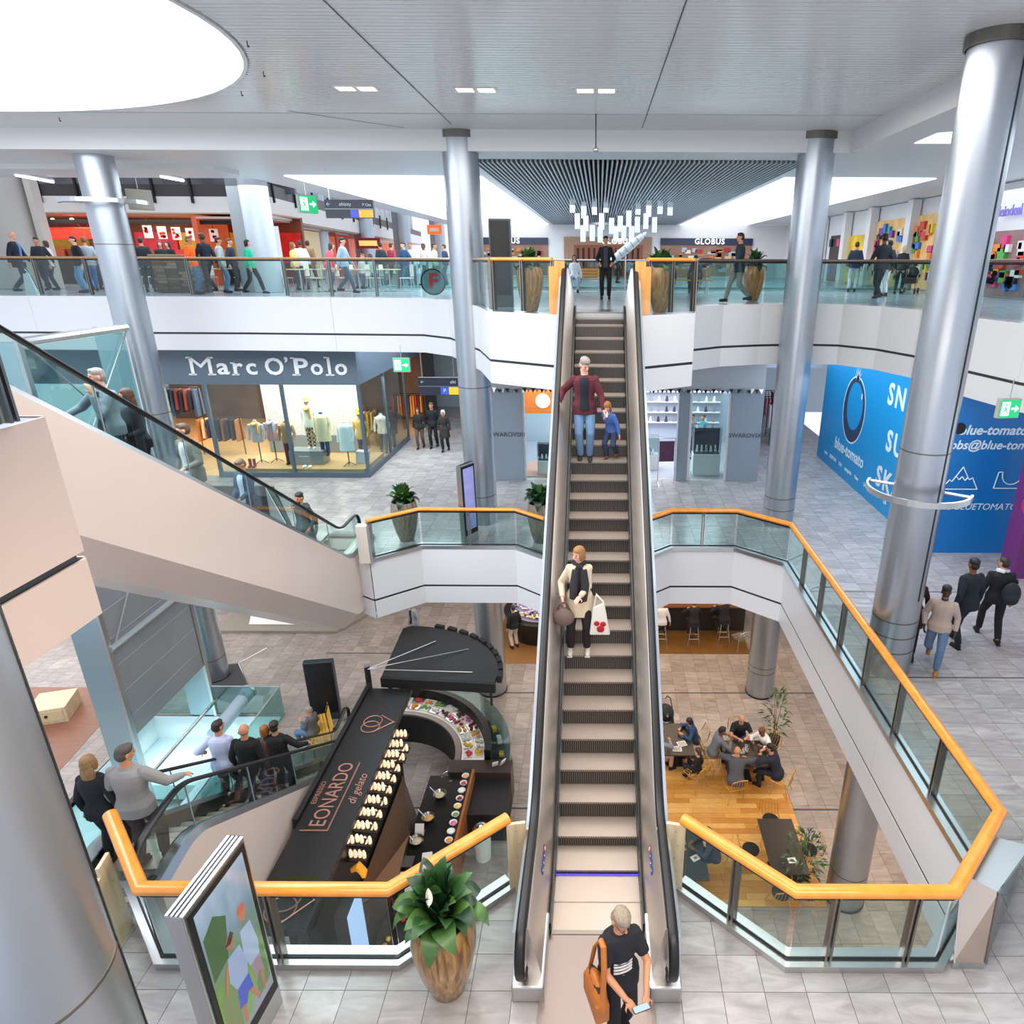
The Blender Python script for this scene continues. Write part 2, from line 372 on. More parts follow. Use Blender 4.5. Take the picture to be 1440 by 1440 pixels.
# ------------------------------------------------------------------ L0 floor (z = -5.8) with a lift pit
Z0 = -5.8
PX0, PX1, PY0, PY1 = -13.4, -9.5, 8.2, 16.6
R0 = [[(-30, 3), (PX0, 3), (PX0, 40), (-30, 40)], [(PX0, 3), (PX1, 3), (PX1, PY0), (PX0, PY0)], [(PX0, PY1), (PX1, PY1), (PX1, 40), (PX0, 40)], [(PX1, 3), (14, 3), (14, 40), (PX1, 40)]]
fm = MB()
for r in R0: fm.prism(r, Z0-.3, Z0-.001)
floor0 = struct('floor_ground', fm, M_GROUT)
R0v = [[(PX1+.02, 7), (9, 7), (9, 26), (PX1+.02, 26)], [(-24, PY1), (PX1+.02, PY1), (PX1+.02, 26), (-24, 26)], [(-24, 10), (PX0, 10), (PX0, PY1), (-24, PY1)]]
tiles(floor0, R0v, Z0, .41, .73, M_TILE0, limit=300, box=(450, 900, 1240, 1440))
# dark expansion joints
for (a, b) in (((-6, 17.75), (9, 17.83)), ((-9, 13.0), (9, 13.0)), ((-9.5, 20.0), (-3, 20.0))):
    g = MB(); g.plate([V((a[0], a[1]-.025, Z0+.016)), V((b[0], b[1]-.025, Z0+.016)), V((b[0], b[1]+.025, Z0+.016)), V((a[0], a[1]+.025, Z0+.016))], .003); g.build('expansion_joint', M_GROOVE, floor0)
for y in (13.6, 10.25):
    g = MB(); g.bx(4.66, 9.4, y-.012, y+.012, .012, .015); g.build('expansion_joint', M_BLACKM, floor1)
# pit lining, turquoise
M_TURQ = mat('turquoise_panel', '#cbdcdd', rough=.12, noise=.03, nscale=.7)
g = MB()
zb = -10.2
g.bx(PX0, PX1, PY0, PY1, zb-.1, zb); g.bx(PX0, PX1, PY1-.04, PY1-.01, zb, Z0-.02); g.bx(PX1-.04, PX1-.01, PY0, PY1, zb, Z0-.02); g.bx(PX0+.01, PX0+.04, PY0, PY1, zb, Z0-.02); g.bx(PX0, PX1, PY0, PY0+.04, zb, Z0-.02)
pit = struct('wall_pit', g, M_TURQ)
for k, (yy, zz, dz) in enumerate(((15.6, -6.6, .5), (13.9, -7.4, .5), (12.3, -8.3, .5), (10.6, -9.1, .5))):
    g = MB(); g.bx(PX0+.05, PX1-.05, yy-1.0, yy+1.0, zz-dz, zz); g.build('glass_landing', mat('turquoise_glass', '#b9d5d8', rough=.08), pit)
area('pit_light', (-11.4, 12.4, -6.0), (3.2, 7.5), 130, (.88, .97, 1.0))

# ------------------------------------------------------------------ L2 slab (z = 6)
L2L = [(-30, 21.05), (-10.8, 21.05), (-5.3, 20.75), (-4.3, 19.9), (-3.0, 17.2), (-2.45, 15.4), (-.86, 14.45), (-.86, 15.0), (.86, 15.0), (.86, 14.3), (2.05, 15.1), (2.35, 17.4), (3.2, 18.1), (4.3, 18.5), (5.5, 18.72), (6.5, 18.55), (7.2, 17.7), (7.6, 16.4), (7.66, 14.1), (7.9, 12.6), (8.5, 10.5), (9.6, 8.0), (11.5, 6.0), (30, 6)]
g = MB(); g.prism(L2L+[(30, 60), (-30, 60)], 5.75, 5.99)
floor2 = struct('floor_upper', g, M_TILE2)
g = MB(); g.prism([(a, b+.25) for a, b in L2L]+[(30, 60), (-30, 60)], 4.42, 4.5); struct('ceiling_middle', g, M_CEIL)
i0 = L2L.index((-.86, 14.45)); i1 = L2L.index((.86, 14.3))
fascia('trim_2', L2L[:i0+1], 6.0, 4.42, 4.93, outward=-1)
fascia('trim_3', L2L[i1:], 6.0, 4.42, 4.93, outward=-1)
# near left corner of the upper level
nl = [(-9, 4.66), (-3.97, 4.66), (-4.0, 1.0), (-4.0, -1.0), (-9, -1.0)]
g = MB(); g.prism(nl, 5.7, 5.99); struct('floor_upper_left', g, M_TILE2)
fascia('trim_4', [(-9, 4.66), (-3.97, 4.66), (-4.0, -1.0)], 6.0, 4.42, 4.93, m=mat('cream_shaded', '#c6b2a7', rough=.3), outward=1)  # cream darkened in its colour, as this corner gets less light

# ------------------------------------------------------------------ ceiling over the hall
ZC = 9.9
SKC, SKA, SKB = (-12.0, 9.95), 7.0, 5.8
ring = [(SKC[0]+SKA*cos(t*2*pi/72), SKC[1]+SKB*sin(t*2*pi/72)) for t in range(72)]
cm = MB()      # ceiling board with elliptical hole
outer = []
for (x, y) in ring:
    dx, dy = x-SKC[0], y-SKC[1]; xs = (5.85-SKC[0]) if dx > 0 else (-22-SKC[0]); ys = (17.6-SKC[1]) if dy > 0 else (-2-SKC[1])
    k = min(abs(xs/dx) if abs(dx) > 1e-6 else 1e9, abs(ys/dy) if abs(dy) > 1e-6 else 1e9); outer.append((SKC[0]+dx*k, SKC[1]+dy*k))
n = 72
cm.add([(x, y, ZC+.05) for x, y in ring]+[(x, y, ZC+.05) for x, y in outer]+[(5.85, 17.6, ZC+.05), (5.85, -2, ZC+.05), (-22, 17.6, ZC+.05), (-22, -2, ZC+.05)], [(i, (i+1) % n, (i+1) % n+n, i+n) for i in range(n)])
for cx_, cy_, idx in ((5.85, 17.6, 2*n), (5.85, -2, 2*n+1), (-22, 17.6, 2*n+2), (-22, -2, 2*n+3)):
    best = [i for i in range(n) if abs(outer[i][0]-outer[(i+1) % n][0]) > 1e-3 and abs(outer[i][1]-outer[(i+1) % n][1]) > 1e-3 and (outer[i][0]-cx_)**2+(outer[i][1]-cy_)**2 < 90]
    for i in best: cm.add([cm.v[n+i], cm.v[n+(i+1) % n], cm.v[idx]], [(0, 1, 2)])
ceil_ = struct('ceiling', cm, mat('plenum_grey', '#9a9ea2', rough=.6))
sl = MB(); pitch = .13
for k in range(int((15.9+2)/pitch)):
    y = -2+k*pitch; segs = [(-20, 5.85)]
    t = 1-((y+pitch/2-SKC[1])/SKB)**2
    if t > 0:
        hw = SKA*sqrt(t)+.06; segs = [(-20, SKC[0]-hw), (SKC[0]+hw, 5.85)]
    for a, b in segs:
        if b > a+.01:
            sl.bx(a, b, y, y+pitch-.022, ZC, ZC+.02)
sl.build('ceiling_slats', M_SLAT, ceil_, kind='stuff')
g = MB(); g.bx(-3.4, 5.85, 15.9, 17.6, ZC-.004, ZC+.03); g.bx(-22, -3.4, 15.9, 17.6, ZC-.004, ZC+.03); g.build('ceiling_border', M_CEIL, ceil_)
for (a, b) in (((-3.33, 17.0), (-3.2, 5)), ((.95, 17.3), (1.02, 5)), ((-6.4, 15.6), (-4.5, 17.4))):
    d = (V((*b, 0))-V((*a, 0))).normalized(); nn = V((-d.y, d.x, 0))*.007; g = MB(); g.plate([V((*a, ZC-.006))-nn, V((*b, ZC-.006))-nn, V((*b, ZC-.006))+nn, V((*a, ZC-.006))+nn], .004); g.build('ceiling_seam', M_GROOVE, ceil_)
# skylight: rim and luminous opal glazing
g = MB(); g.sweep([V((x, y, 0)) for x, y in ring]+[V((*ring[0], 0))], [(-.03, ZC-.02), (.03, ZC-.02), (.03, ZC+.25), (-.03, ZC+.25)], cap=False)
sky = struct('window_1', g, M_WHITE)
g = MB(); g.prism(ring, ZC+.16, ZC+.2); g.build('pane', mat('opal_skylight', '#ffffff', rough=.5, emis=2.2, ecol='#f4f8ff'), sky)
# fascias and lower soffits beyond the hall
ZS = 9.45
g = MB(); g.bx(-22, 5.95, 17.6, 17.75, ZS, ZC+.05); struct('trim_5', g, M_CEIL)
g = MB(); g.bx(5.85, 6.0, -2, 17.6, ZS, ZC+.05); struct('trim_6', g, M_CEIL)
g = MB(); g.bx(-26, -3.3, 17.75, 23.4, ZS, ZS+.1); g.bx(5.3, 9, 17.75, 60, ZS, ZS+.1); g.bx(-11, -3.3, 23.4, 60, ZS, ZS+.1); g.bx(9, 30, 6, 60, ZS, ZS+.1); g.bx(6.0, 9, -2, 17.75, ZS, ZS+.1); g.bx(9, 20, -2, 6, ZS, ZS+.1); g.bx(-3.3, 5.3, 17.75, 18.9, ZS, ZS+.1)
g.bx(-22, -10.5, 20.2, 21.6, ZS-.12, ZS)
soff = struct('ceiling_upper', g, M_CEIL)
g = MB(); g.bx(-3.3, 5.3, 18.95, 55, ZS+.35, ZS+.4); g.build('baffle_plenum', mat('dark_plenum', '#3a3d40', rough=.8), soff)
bm_ = MB().bx(-.022, .022, 18.95, 53, ZS-.06, ZS+.22).mesh('baffle', mat('baffle_grey', '#aab2b6', rough=.35))
for k in range(70): inst('baffle', bm_, soff, (-3.24+k*.1225, 0, 0))
# luminous daylight ceilings on both sides of the baffles
M_LUM = mat('luminous_ceiling', '#ffffff', rough=.5, emis=1.15, ecol='#f3f8ff')
for nm, (x0, x1) in (('window_2', (-9.6, -3.6)), ('window_3', (5.6, 10.2))):
    g = MB(); g.bx(x0, x1, 22.5, 58, ZS-.03, ZS-.005); struct(nm, g, M_LUM)

# ------------------------------------------------------------------ columns
M_RING = mat('column_collar', '#77736c', rough=.35, metal=.9)
def column(x, y, z0, z1, label, seam=None, joints=(), ringz=None, base=0.0, r=.43, collar=True):
    t = thing('column', label, 'column', (x, y, 0))
    g = MB(); g.lathe([(r, z0), (r, z1-.16)], 48); g.build('shaft', M_COLUMN, t, 1)
    g = MB(); g.lathe([(r+.02, z0+.0), (r+.02, z0+.05)], 40); g.build('base_ring', M_BLACK, t, 1)
    if collar:
        g = MB(); nn = 26
        for k in range(nn):
            a = 2*pi*k/nn; g.box(((r+.03)*cos(a), (r+.03)*sin(a), z1-.08), (.03, .115, .16), rz=a)
        g.lathe([(r-.02, z1-.16), (r-.02, z1)], 32); g.build('collar', M_RING, t)
    for zj in joints:
        g = MB(); g.lathe([(r+.004, zj-.012), (r+.004, zj+.012)], 40); g.build('joint_ring', M_RING, t, 1)
    if seam is not None:
        g = MB(); g.box(((r)*cos(seam), r*sin(seam), (z1+1.5)/2), (.012, .03, z1-.16-1.5), rz=seam); g.build('seam_slot', M_BLACK, t)
    return t
GX = (-12.5, -3.35, 5.35)
CA = column(-12.6, 18.6, Z0, ZC, 'steel column in front of the left shop with a ring bracket high up', joints=(-5.0, 3.0, 7.4))
CB = column(-3.35, 17.95, Z0, ZC, 'steel column just left of the central escalator head', joints=(.5, .85, 3.9))
CC = column(5.15, 17.9, Z0, ZC, 'steel column just right of the slatted grey ceiling', joints=(.5, .85, -4.9, -4.7))
CD = column(5.33, 10.55, Z0, ZC, 'thick steel column at right with a half ring sensor bracket', seam=radians(-62), joints=(.55, .85, 1.15, 4.2, -4.9), r=.39)
CE = column(-3.4, 2.75, 0, ZC, 'huge near steel column cut by the lower left corner', seam=radians(35), joints=(3.0,))
for (x, y, r_) in ((-11.4, 24.2, .45), (-16.3, 42, .45), (-15.5, 48, .45), (-14.9, 55, .45), (-14, 63, .45)):
    lb = {24.2: 'pale column beside the left food counters', 42: 'pale column left of the hanging sign in the distance', 48: 'pale column right of the hanging sign in the distance', 55: 'pale distant column of the upper concourse, second from its end', 63: 'pale distant column of the upper concourse, farthest away'}[y]
    t = thing('column', lb, 'column', (x, y, 0)); g = MB(); g.lathe([(r_, 6), (r_, 13)], 24); g.build('shaft', mat('column_pale', '#c3ccd2', rough=.4, metal=.3), t, 1)
    g = MB(); g.box((-.6, .15, 9), (.5, .5, 6)); g.build('pilaster', mat('pilaster_grey', '#8f9396', rough=.5), t)
t = thing('column', 'beige round column at the far left edge by the food court', 'column', (-21.6, 26.5, 0))
g = MB(); g.lathe([(.9, 6), (.9, 13)], 28); g.build('shaft', mat('column_beige', '#b9b2ab', rough=.45), t, 1); g = MB(); g.box((1.15, 0, 9.5), (.22, .4, 7)); g.build('pilaster', mat('pilaster_beige', '#c9c0b6', rough=.5), t)
def sensor(c, z, label, a0, a1, R_=.85, tail=None):
    t = thing('sensor_bracket', label, 'bracket', (c[0], c[1], z))
    pts = [V((R_*cos(a0+(a1-a0)*i/24), R_*sin(a0+(a1-a0)*i/24), 0)) for i in range(25)]
    MB().sweep(pts, [(-.02, -.05), (.02, -.05), (.02, .05), (-.02, .05)]).build('half_ring', M_STEEL, t)
    for (pp_, aa) in ((pts[0], a0-.1), (pts[-1], a1+.1)): MB().tube([pp_, V((.40*cos(aa), .40*sin(aa), 0))], .025, 6).build('arm', M_STEEL, t)
    return t
sensor((5.33, 10.55), 3.5, 'steel half ring bracket round the thick right column', radians(140), radians(330), .8)
sensor((-12.6, 18.6), 8.4, 'steel half ring bracket round the left column by the exit sign', radians(190), radians(400), .95)

# ------------------------------------------------------------------ glass railings
def rail(label, path, z, posts, hr=.055, wood=M_OAK, h=1.08, glass=M_GLASS, shoe=True, name='glass_railing', post_w=.05, prof='round', endposts=(1, 1), group=None, inner=1):
    t = thing(name, label, 'railing', (0, 0, z)); pts = [V((a, b, 0)) for a, b in path]
    g = MB(); top = [p+V((0, 0, h)) for p in pts]
    if prof == 'round': g.sweep(top, [(hr*1.25*cos(2*pi*k/14), hr*sin(2*pi*k/14)) for k in range(14)])
    g.build('handrail', wood, t, 1)
    MB().sweep([p+V((0, 0, h-hr-.02)) for p in pts], [(-.025, -.015), (.025, -.015), (.025, .02), (-.025, .02)]).build('rail_core', M_DARKM, t)
    if shoe:
        MB().sweep(pts, [(-.13, .0), (.09, .0), (.09, .10), (-.13, .10)]).build('base_shoe', M_STEEL, t)
        MB().sweep(pts, [(-.018, .10), (.018, .10), (.018, .115), (-.018, .115)]).build('gasket', M_BLACK, t)
    for i in range(len(pts)-1):
        a, b = pts[i], pts[i+1]; L = (b-a).length; d = (b-a)/L; n = (len(posts[i])+1 if isinstance(posts[i], tuple) else posts[i]) if i < len(posts) else max(1, round(L/1.25)); nn = V((d.y, -d.x, 0))
        cuts = [k/n for k in range(n+1)] if not isinstance(posts[i] if i < len(posts) else 0, tuple) else [0.0, *posts[i], 1.0]
        for k in range(n):
            p, q = a+d*(L*cuts[k]+.03), a+d*(L*cuts[k+1]-.03)
            g = MB(); zb_, zt = (.115 if shoe else .03), h-hr-.02
            g.add([p+nn*.007+V((0, 0, zb_)), q+nn*.007+V((0, 0, zb_)), q+nn*.007+V((0, 0, zt)), p+nn*.007+V((0, 0, zt)), p-nn*.007+V((0, 0, zb_)), q-nn*.007+V((0, 0, zb_)), q-nn*.007+V((0, 0, zt)), p-nn*.007+V((0, 0, zt))],
                  [(0, 1, 2, 3), (7, 6, 5, 4), (0, 4, 5, 1), (1, 5, 6, 2), (2, 6, 7, 3), (3, 7, 4, 0)])
            g.build('glass_pane', glass, t)
        for k in range(n+1):
            if k == 0 and (i > 0 or not endposts[0]): continue
            if k == n and ((i < len(pts)-2) or not endposts[1]): continue
            c = a+d*L*cuts[k]; ang = atan2(d.y, d.x)
            g = MB(); g.box((c.x, c.y, h/2), (.022, .10, h-.06), rz=ang); c2 = c+d*.05; g.box((c2.x, c2.y, h/2), (.022, .10, h-.06), rz=ang); c3 = c+d*.025; g.box((c3.x, c3.y, h-.12), (.06, .05, .07), rz=ang)
            g.build('post', M_POST, t)
    return t
e = .06
rail('near glass balustrade with oak handrail left of the central escalator', [(-5.60, 5.93), (-4.63, 4.97), (-2.12, 4.97), (-1.03, 5.9)], 0, [1, 2, 1], hr=.06, endposts=(0, 0))
rail('long glass balustrade with oak handrail on the right, turning the corner', [(.98, 5.9), (2.02, 4.97), (3.62, 4.97), (4.68, 6.02), (4.68, 15.03), (3.56, 16.0), (1.88, 16.0), (1.14, 15.34)], 0, [2, (.25, .76), 1, 7, 1, 2, 1], hr=.06, endposts=(0, 0))
rail('glass balustrade with oak handrail left of escalator, far side of void', [(-5.68, 15.15), (-4.62, 16.0), (-2.14, 16.0), (-1.34, 15.36)], 0, [1, 2, 1], hr=.05)
# upper level railings
OAK2 = M_OAK
rail('upper glass balustrade in front of the food court', [(-26, 21.15), (-10.8, 21.15), (-5.3, 20.85), (-4.22, 19.95), (-2.95, 17.3), (-2.4, 15.5)], 6, [10, 4, 1, 2, 1], hr=.035, shoe=False, wood=wood_mat('upper_rail_wood', '#b98f5e', '#a67c4c', rough=.35))
rail('upper glass balustrade in front of the left egg shaped pot', [(-2.35, 15.45), (-.98, 14.62)], 6, [2], hr=.04, shoe=False)
rail('upper glass balustrade in front of the right egg shaped pot', [(.98, 14.5), (2.0, 15.15)], 6, [2], hr=.04, shoe=False)
rail('curved upper glass balustrade on the right', [(2.05, 15.2), (2.4, 17.45), (3.25, 18.15), (4.33, 18.58), (5.5, 18.8), (6.55, 18.63), (7.27, 17.76), (7.67, 16.42), (7.73, 14.12), (7.97, 12.63), (8.57, 10.53), (9.67, 8.05)], 6, [1, 1, 1, 1, 1, 1, 1, 2, 1, 2, 2], hr=.035, shoe=False, wood=mat('upper_rail_bronze', '#8d7a6b', rough=.3, metal=.7))
rail('short near glass balustrade at the far left edge', [(-3.93, 0.6), (-3.93, 4.33)], 6, [2], hr=.03, glass=M_GLASSD, wood=M_STEEL, shoe=False)
rail('second upper glass balustrade behind the benches', [(-9, 27.3), (12, 27.3)], 6, [18], hr=.03, shoe=False, glass=M_GLASSG, wood=M_STEEL)
g = MB(); g.bx(-9, 12, 27.35, 27.6, 6.0, 6.12); struct('trim_7', g, M_WHITE)
# timber guard panels beside the escalator ends
def guard(label, x, y, z, s, ang=0, m=M_PLYW, h=1.05):
    t = thing('guard_panel', label, 'panel', (x, y, z), ang)
    MB().bx(-.11, .11, -.02, .02, 0, h).build('board', m, t, bevel=.004)
    MB().bx(.11 if s > 0 else -.22, .22 if s > 0 else -.11, -.02, .02, 0, h*.9).build('board', m, t, bevel=.004)
    for k in range(5): MB().cyl((.03*(k % 2), -.022, .15+k*.2), .008, .006, 8, 'Y').build('screw', M_STEEL, t)
    return t
guard('pale timber guard panel left of the near escalator end', -.93, 5.86, 0, 1, radians(10))
guard('pale timber guard panel right of the near escalator end', .90, 5.86, 0, -1, radians(-10))
guard('pale timber guard panel beside the near left column', -5.25, 5.3, 0, -1, radians(100), h=1.08)
ORW = wood_mat('orange_timber', '#e0a050', '#cf8c3c', scale=(8, 8, 1))
guard('orange timber guard panel left of the upper escalator head', -.83, 14.55, 6, -1, 0, ORW)
guard('orange timber guard panel right of the upper escalator head', .83, 14.45, 6, 1, 0, ORW)
t = thing('guard_panel', 'beige end panel of far railing beside side escalator foot', 'panel', (-5.78, 15.1, 0)); MB().bx(-.14, .14, -.1, .1, 0, 1.0).build('board', mat('beige_post', '#d9cdc0', rough=.4), t, bevel=.01); MB().bx(.14, .2, -.11, .11, -.02, 1.02).build('edge_strip', M_STEEL, t)

# ------------------------------------------------------------------ escalators
RISE, RUN = .232, .3315
M_TREAD = mat('tread_metal', '#bfb0a4', rough=.4, metal=.5, bump=.3, bscale=120, stretch=(1, .02, 1))
M_RISER = mat('riser_dark', '#1d1c1c', rough=.4, metal=.4)
M_RIB = mat('riser_rib', '#5f5c5a', rough=.35, metal=.7)
M_SKIRT = mat('skirt_black', '#191817', rough=.3)
M_TRUSS = M_CREAM
def step_mesh(w):
    g = MB(); h = w/2
    g.mi = 0; g.bx(-h, h, .012, .40, -.03, 0.0)
    g.mi = 1; g.bx(-h, h, .012, .02, -.24, -.03)
    g.mi = 2; n = 34
    for k in range(n):
        x = -h+(k+.5)*w/n; g.bx(x-w/n*.27, x+w/n*.27, -.002, .012, -.24, -.004)
    return g.mesh('step', [M_TREAD, M_RISER, M_RIB])
STEP1 = step_mesh(1.0); STEP8 = step_mesh(.8)
def escalator(label, loc, ang, rise, stepm, w, glassy, flat=.85, low=None, yo=.36, ext0=1.0, ext1=1.0, slope=None, cut_top=None, truss=M_CREAM, visible_steps=True, nb=.62, side=None, cham=.28):
    # local: x across, y uphill, comb at y=0 z=0
    t = thing('escalator', label, 'escalator', loc, ang)
    zs = [0]; ys = [0]
    y = flat-.4; z = 0; steps = [(0.0, 0.0), (.37, .0)] if flat > .5 else [(0, 0)]
    y = .77; z = .055; steps.append((y, z)); y += .375; z += .145; steps.append((y, z))
    while z < rise-.42: y += RUN; z += RISE; steps.append((y, z))
    rem = rise-z; y += .345; z += rem*.55; steps.append((y, z)); y += .375; z += rem*.33; steps.append((y, z)); y += .395; z = rise; steps.append((y, z)); Ltop = y+.4
    if visible_steps:
        for (yy, zz) in steps: inst('step', stepm, t, (0, yy, zz))
    sl = RISE/RUN; yA = 1.25-.28/sl*1.0
    yA = .80; yB = yA+rise/sl
    def line(dz, e0, e1, n=3):
        pts = [(-e0, dz)]
        for k in range(-n, n+1): pts.append((yA+.28*k/n, dz+ (max(0, .28*k/n+.28)**2)/(4*.28)*sl))
        for k in range(-n, n+1): pts.append((yB+.28*k/n, dz+rise-(max(0, .28-.28*k/n)**2)/(4*.28)*sl))
        pts.append((yB+e1, dz+rise)); return pts
    L1_ = yB+ext1
    hw = w/2
    # floor plates
    MB().bx(-hw-.08, hw+.08, -1.25, .0, .0, .026).build('floor_plate', mat('comb_plate', '#7c706b', rough=.26, metal=.9, bump=.1, bscale=90, stretch=(1, .03, 1)), t)
    MB().bx(-hw, hw, -.03, .02, .026, .034).build('comb', mat('comb_metal', '#8f8880', rough=.4, metal=.6), t)
    MB().bx(-hw-.08, hw+.08, yB+.45, yB+1.35, rise-.02, rise+.012).build('floor_plate', MATS['comb_plate'], t)
    for s in (-1, 1):
        # black skirt and gap
        a = line(-.06, .0, .5); b = line(.16, .0, .5)
        g = MB(); k = len(a); x0, x1 = s*(hw+.008), s*(hw+.03)
        g.add([(x0, p[0], p[1]) for p in a]+[(x0, p[0], p[1]) for p in b]+[(x1, p[0], p[1]) for p in a]+[(x1, p[0], p[1]) for p in b],
              [(i, i+1, k+i+1, k+i) if s < 0 else (k+i, k+i+1, i+1, i) for i in range(k-1)]+[(2*k+i, 3*k+i, 3*k+i+1, 2*k+i+1) if s < 0 else (2*k+i+1, 3*k+i+1, 3*k+i, 2*k+i) for i in range(k-1)]+[(k+i, k+i+1, 3*k+i+1, 3*k+i) for i in range(k-1)])
        g.build('skirt', M_SKIRT, t)
        # inner balustrade face and decks
        if glassy:
            a = line(.20, nb+.1, .75); b = line(.86, nb+.1, .75)
            g = MB(); x = s*(hw+.16)
            k = len(a); g.add([(x-.006, *p) for p in a]+[(x-.006, *p) for p in b]+[(x+.006, *p) for p in a]+[(x+.006, *p) for p in b], [(i, i+1, k+i+1, k+i) for i in range(k-1)]+[(2*k+i, 3*k+i, 3*k+i+1, 2*k+i+1) for i in range(k-1)])
            g.build('glass_panel', M_GLASS if glassy == 1 else M_GLASSD, t)
            for q in range(1, int(yB/1.5)+1):
                yy = q*1.5; zz = min(rise, max(0, (yy-yA)*sl)); MB().bx(x-.008, x+.008, yy-.006, yy+.006, zz+.2, zz+.88).build('glass_joint', mat('joint_grey', '#9aa7aa', rough=.4), t)
            dk = [(.03, .16), (yo-.06, .20), (yo, .10), (.03, .10)]
            g = MB(); prof = dk; pp = line(0, .8, .8); m_ = len(prof); kk = len(pp)
            g.add([(s*(hw+a_), p[0], p[1]+b_) for p in pp for a_, b_ in prof], [(i*m_+j, i*m_+(j+1) % m_, (i+1)*m_+(j+1) % m_, (i+1)*m_+j) if s > 0 else (i*m_+j, (i+1)*m_+j, (i+1)*m_+(j+1) % m_, i*m_+(j+1) % m_) for i in range(kk-1) for j in range(m_)]+[tuple(range(m_)), tuple(range((kk-1)*m_, kk*m_))])
            g.build('deck', M_STEEL, t)
            xr = hw+.16; rz0 = .86
        else:
            def strip(name, prof, m, e0, e1, bot=0):
                g = MB(); pp = line(0, e0, e1); m_ = len(prof); kk = len(pp)
                g.add([(s*(hw+a_), p[0], max(p[1]+b_, .0 if b_ < .1 else -9)) for p in pp for a_, b_ in prof], [(i*m_+j, i*m_+(j+1) % m_, (i+1)*m_+(j+1) % m_, (i+1)*m_+j) if s > 0 else (i*m_+j, (i+1)*m_+j, (i+1)*m_+(j+1) % m_, i*m_+(j+1) % m_) for i in range(kk-1) for j in range(m_)]+[tuple(range(m_)), tuple(range((kk-1)*m_, kk*m_))])
                g.build(name, m, t, 1)
            strip('inner_panel', [(.035, .12), (.05, .16), (.175, .88), (.195, .90), (.20, .90), (.20, .10), (.035, .10)], mat('panel_steel', '#d2c9c0', rough=.36, metal=.8), .62, .85)
            strip('rail_guide', [(.185, .90), (.19, .925), (.28, .925), (.285, .90)], M_DARKM, .62, .85)
            strip('outer_deck', [(.20, .86), (.28, .88), (.335, .82), (.34, -.55), (.20, -.55)], mat('outer_clad', '#d4dbe2', rough=.2, metal=.6), .62, .85)
            xr = hw+.235; rz0 = .93
        # handrail with newel loops
        pp = line(rz0+.05, nb-.07, .75); x = s*xr
        R_ = .29; c0 = (-nb, rz0+.05-R_)
        loop0 = [(c0[0]-R_*sin(a)*1.0, c0[1]+R_*cos(a)) for a in [pi*.95*i/10 for i in range(10, 0, -1)]]
        c1 = (yB+.82, rise+rz0+.05-R_)
        loop1 = [(c1[0]+R_*sin(a), c1[1]+R_*cos(a)) for a in [pi*.95*i/10 for i in range(1, 11)]]
        path = [V((x, *p)) for p in loop0+pp+loop1]
        g = MB(); pr = [(.05*cos(2*pi*q/10), .028*sin(2*pi*q/10)) for q in range(10)]
        n_ = len(path); vs_ = []
        for i, p in enumerate(path):
            tg = (path[min(i+1, n_-1)]-path[max(i-1, 0)]).normalized(); u = V((1, 0, 0)).cross(tg)
            vs_ += [p+V((a_, 0, 0))+u*b_ for a_, b_ in pr]
        g.add(vs_, [(i*10+j, i*10+(j+1) % 10, (i+1)*10+(j+1) % 10, (i+1)*10+j) for i in range(n_-1) for j in range(10)]+[tuple(range(10))[::-1], tuple(range((n_-1)*10, n_*10))])
        g.build('handrail', M_BLACK, t, 1)
        # newel bodies
        th = .035 if not glassy else .008
        for (cc, sg, zz) in ((c0, -1, 0), (c1, 1, rise)):
            poly = [(cc[0]-sg*.15, zz+.02), (cc[0]-sg*.15, zz+rz0)]+[(cc[0]+sg*(R_-.03)*sin(a), cc[1]+(R_-.03)*cos(a)) for a in [pi*i/12 for i in range(0, 13)]]+[(cc[0], zz+.02)]
            g = MB(); g.plate([V((x+th, a_, b_)) for a_, b_ in poly], 2*th, nrm=(1, 0, 0)); g.build('newel', M_GLASS if glassy else M_POL, t)
        if not glassy:
            g = MB(); g.bx(min(s*(hw+.03), s*(hw+.36)), max(s*(hw+.03), s*(hw+.36)), -.62-.12, .1, 0, .22); g.build('newel_base', M_STEEL, t, bevel=.02)
    # truss cladding
    lo = low or .95
    pp = line(0, .9, .9); prof_lo = []
    for p in pp: prof_lo.append((p[0], p[1]-lo))
    xo = hw+(yo if glassy else .335); xi = xo-(cham if glassy else .1)
    top = [(p[0], p[1]+(.10 if glassy else -.54)) for p in pp]
    k = len(pp); g = MB()
    for s in (-1, 1):
        b = len(g.v)
        g.add([(s*xo, *p) for p in top]+[(s*xo, p[0], p[1]+cham) for p in prof_lo]+[(s*xi, *p) for p in prof_lo]+[(s*xi*.999, *p) for p in top],
              [(i, i+1, k+i+1, k+i) for i in range(k-1)]+[(k+i, k+i+1, 2*k+i+1, 2*k+i) for i in range(k-1)])
    n1 = 2*k; n2 = 4*k+2*k
    g.add([(-xi, *p) for p in prof_lo]+[(xi, *p) for p in prof_lo], [(i, i+1, k+i+1, k+i) for i in range(k-1)])
    for e_ in (0, k-1):
        g.add([(-xo, *top[e_]), (-xo, prof_lo[e_][0], prof_lo[e_][1]+cham), (-xi, *prof_lo[e_]), (xi, *prof_lo[e_]), (xo, prof_lo[e_][0], prof_lo[e_][1]+cham), (xo, *top[e_])], [(0, 1, 2, 3, 4, 5)])
    g.build('truss_cladding', truss, t)
    t['top_y'] = yB
    return t, (yA, yB, sl)
ESC, (EYA, EYB, ESL) = escalator('long central escalator with mirrored steel sides rising to the upper floor', (0, 5.30, .022), 0, 5.98, STEP1, 1.0, 0, truss=mat('truss_grey', '#c9ccd0', rough=.3))
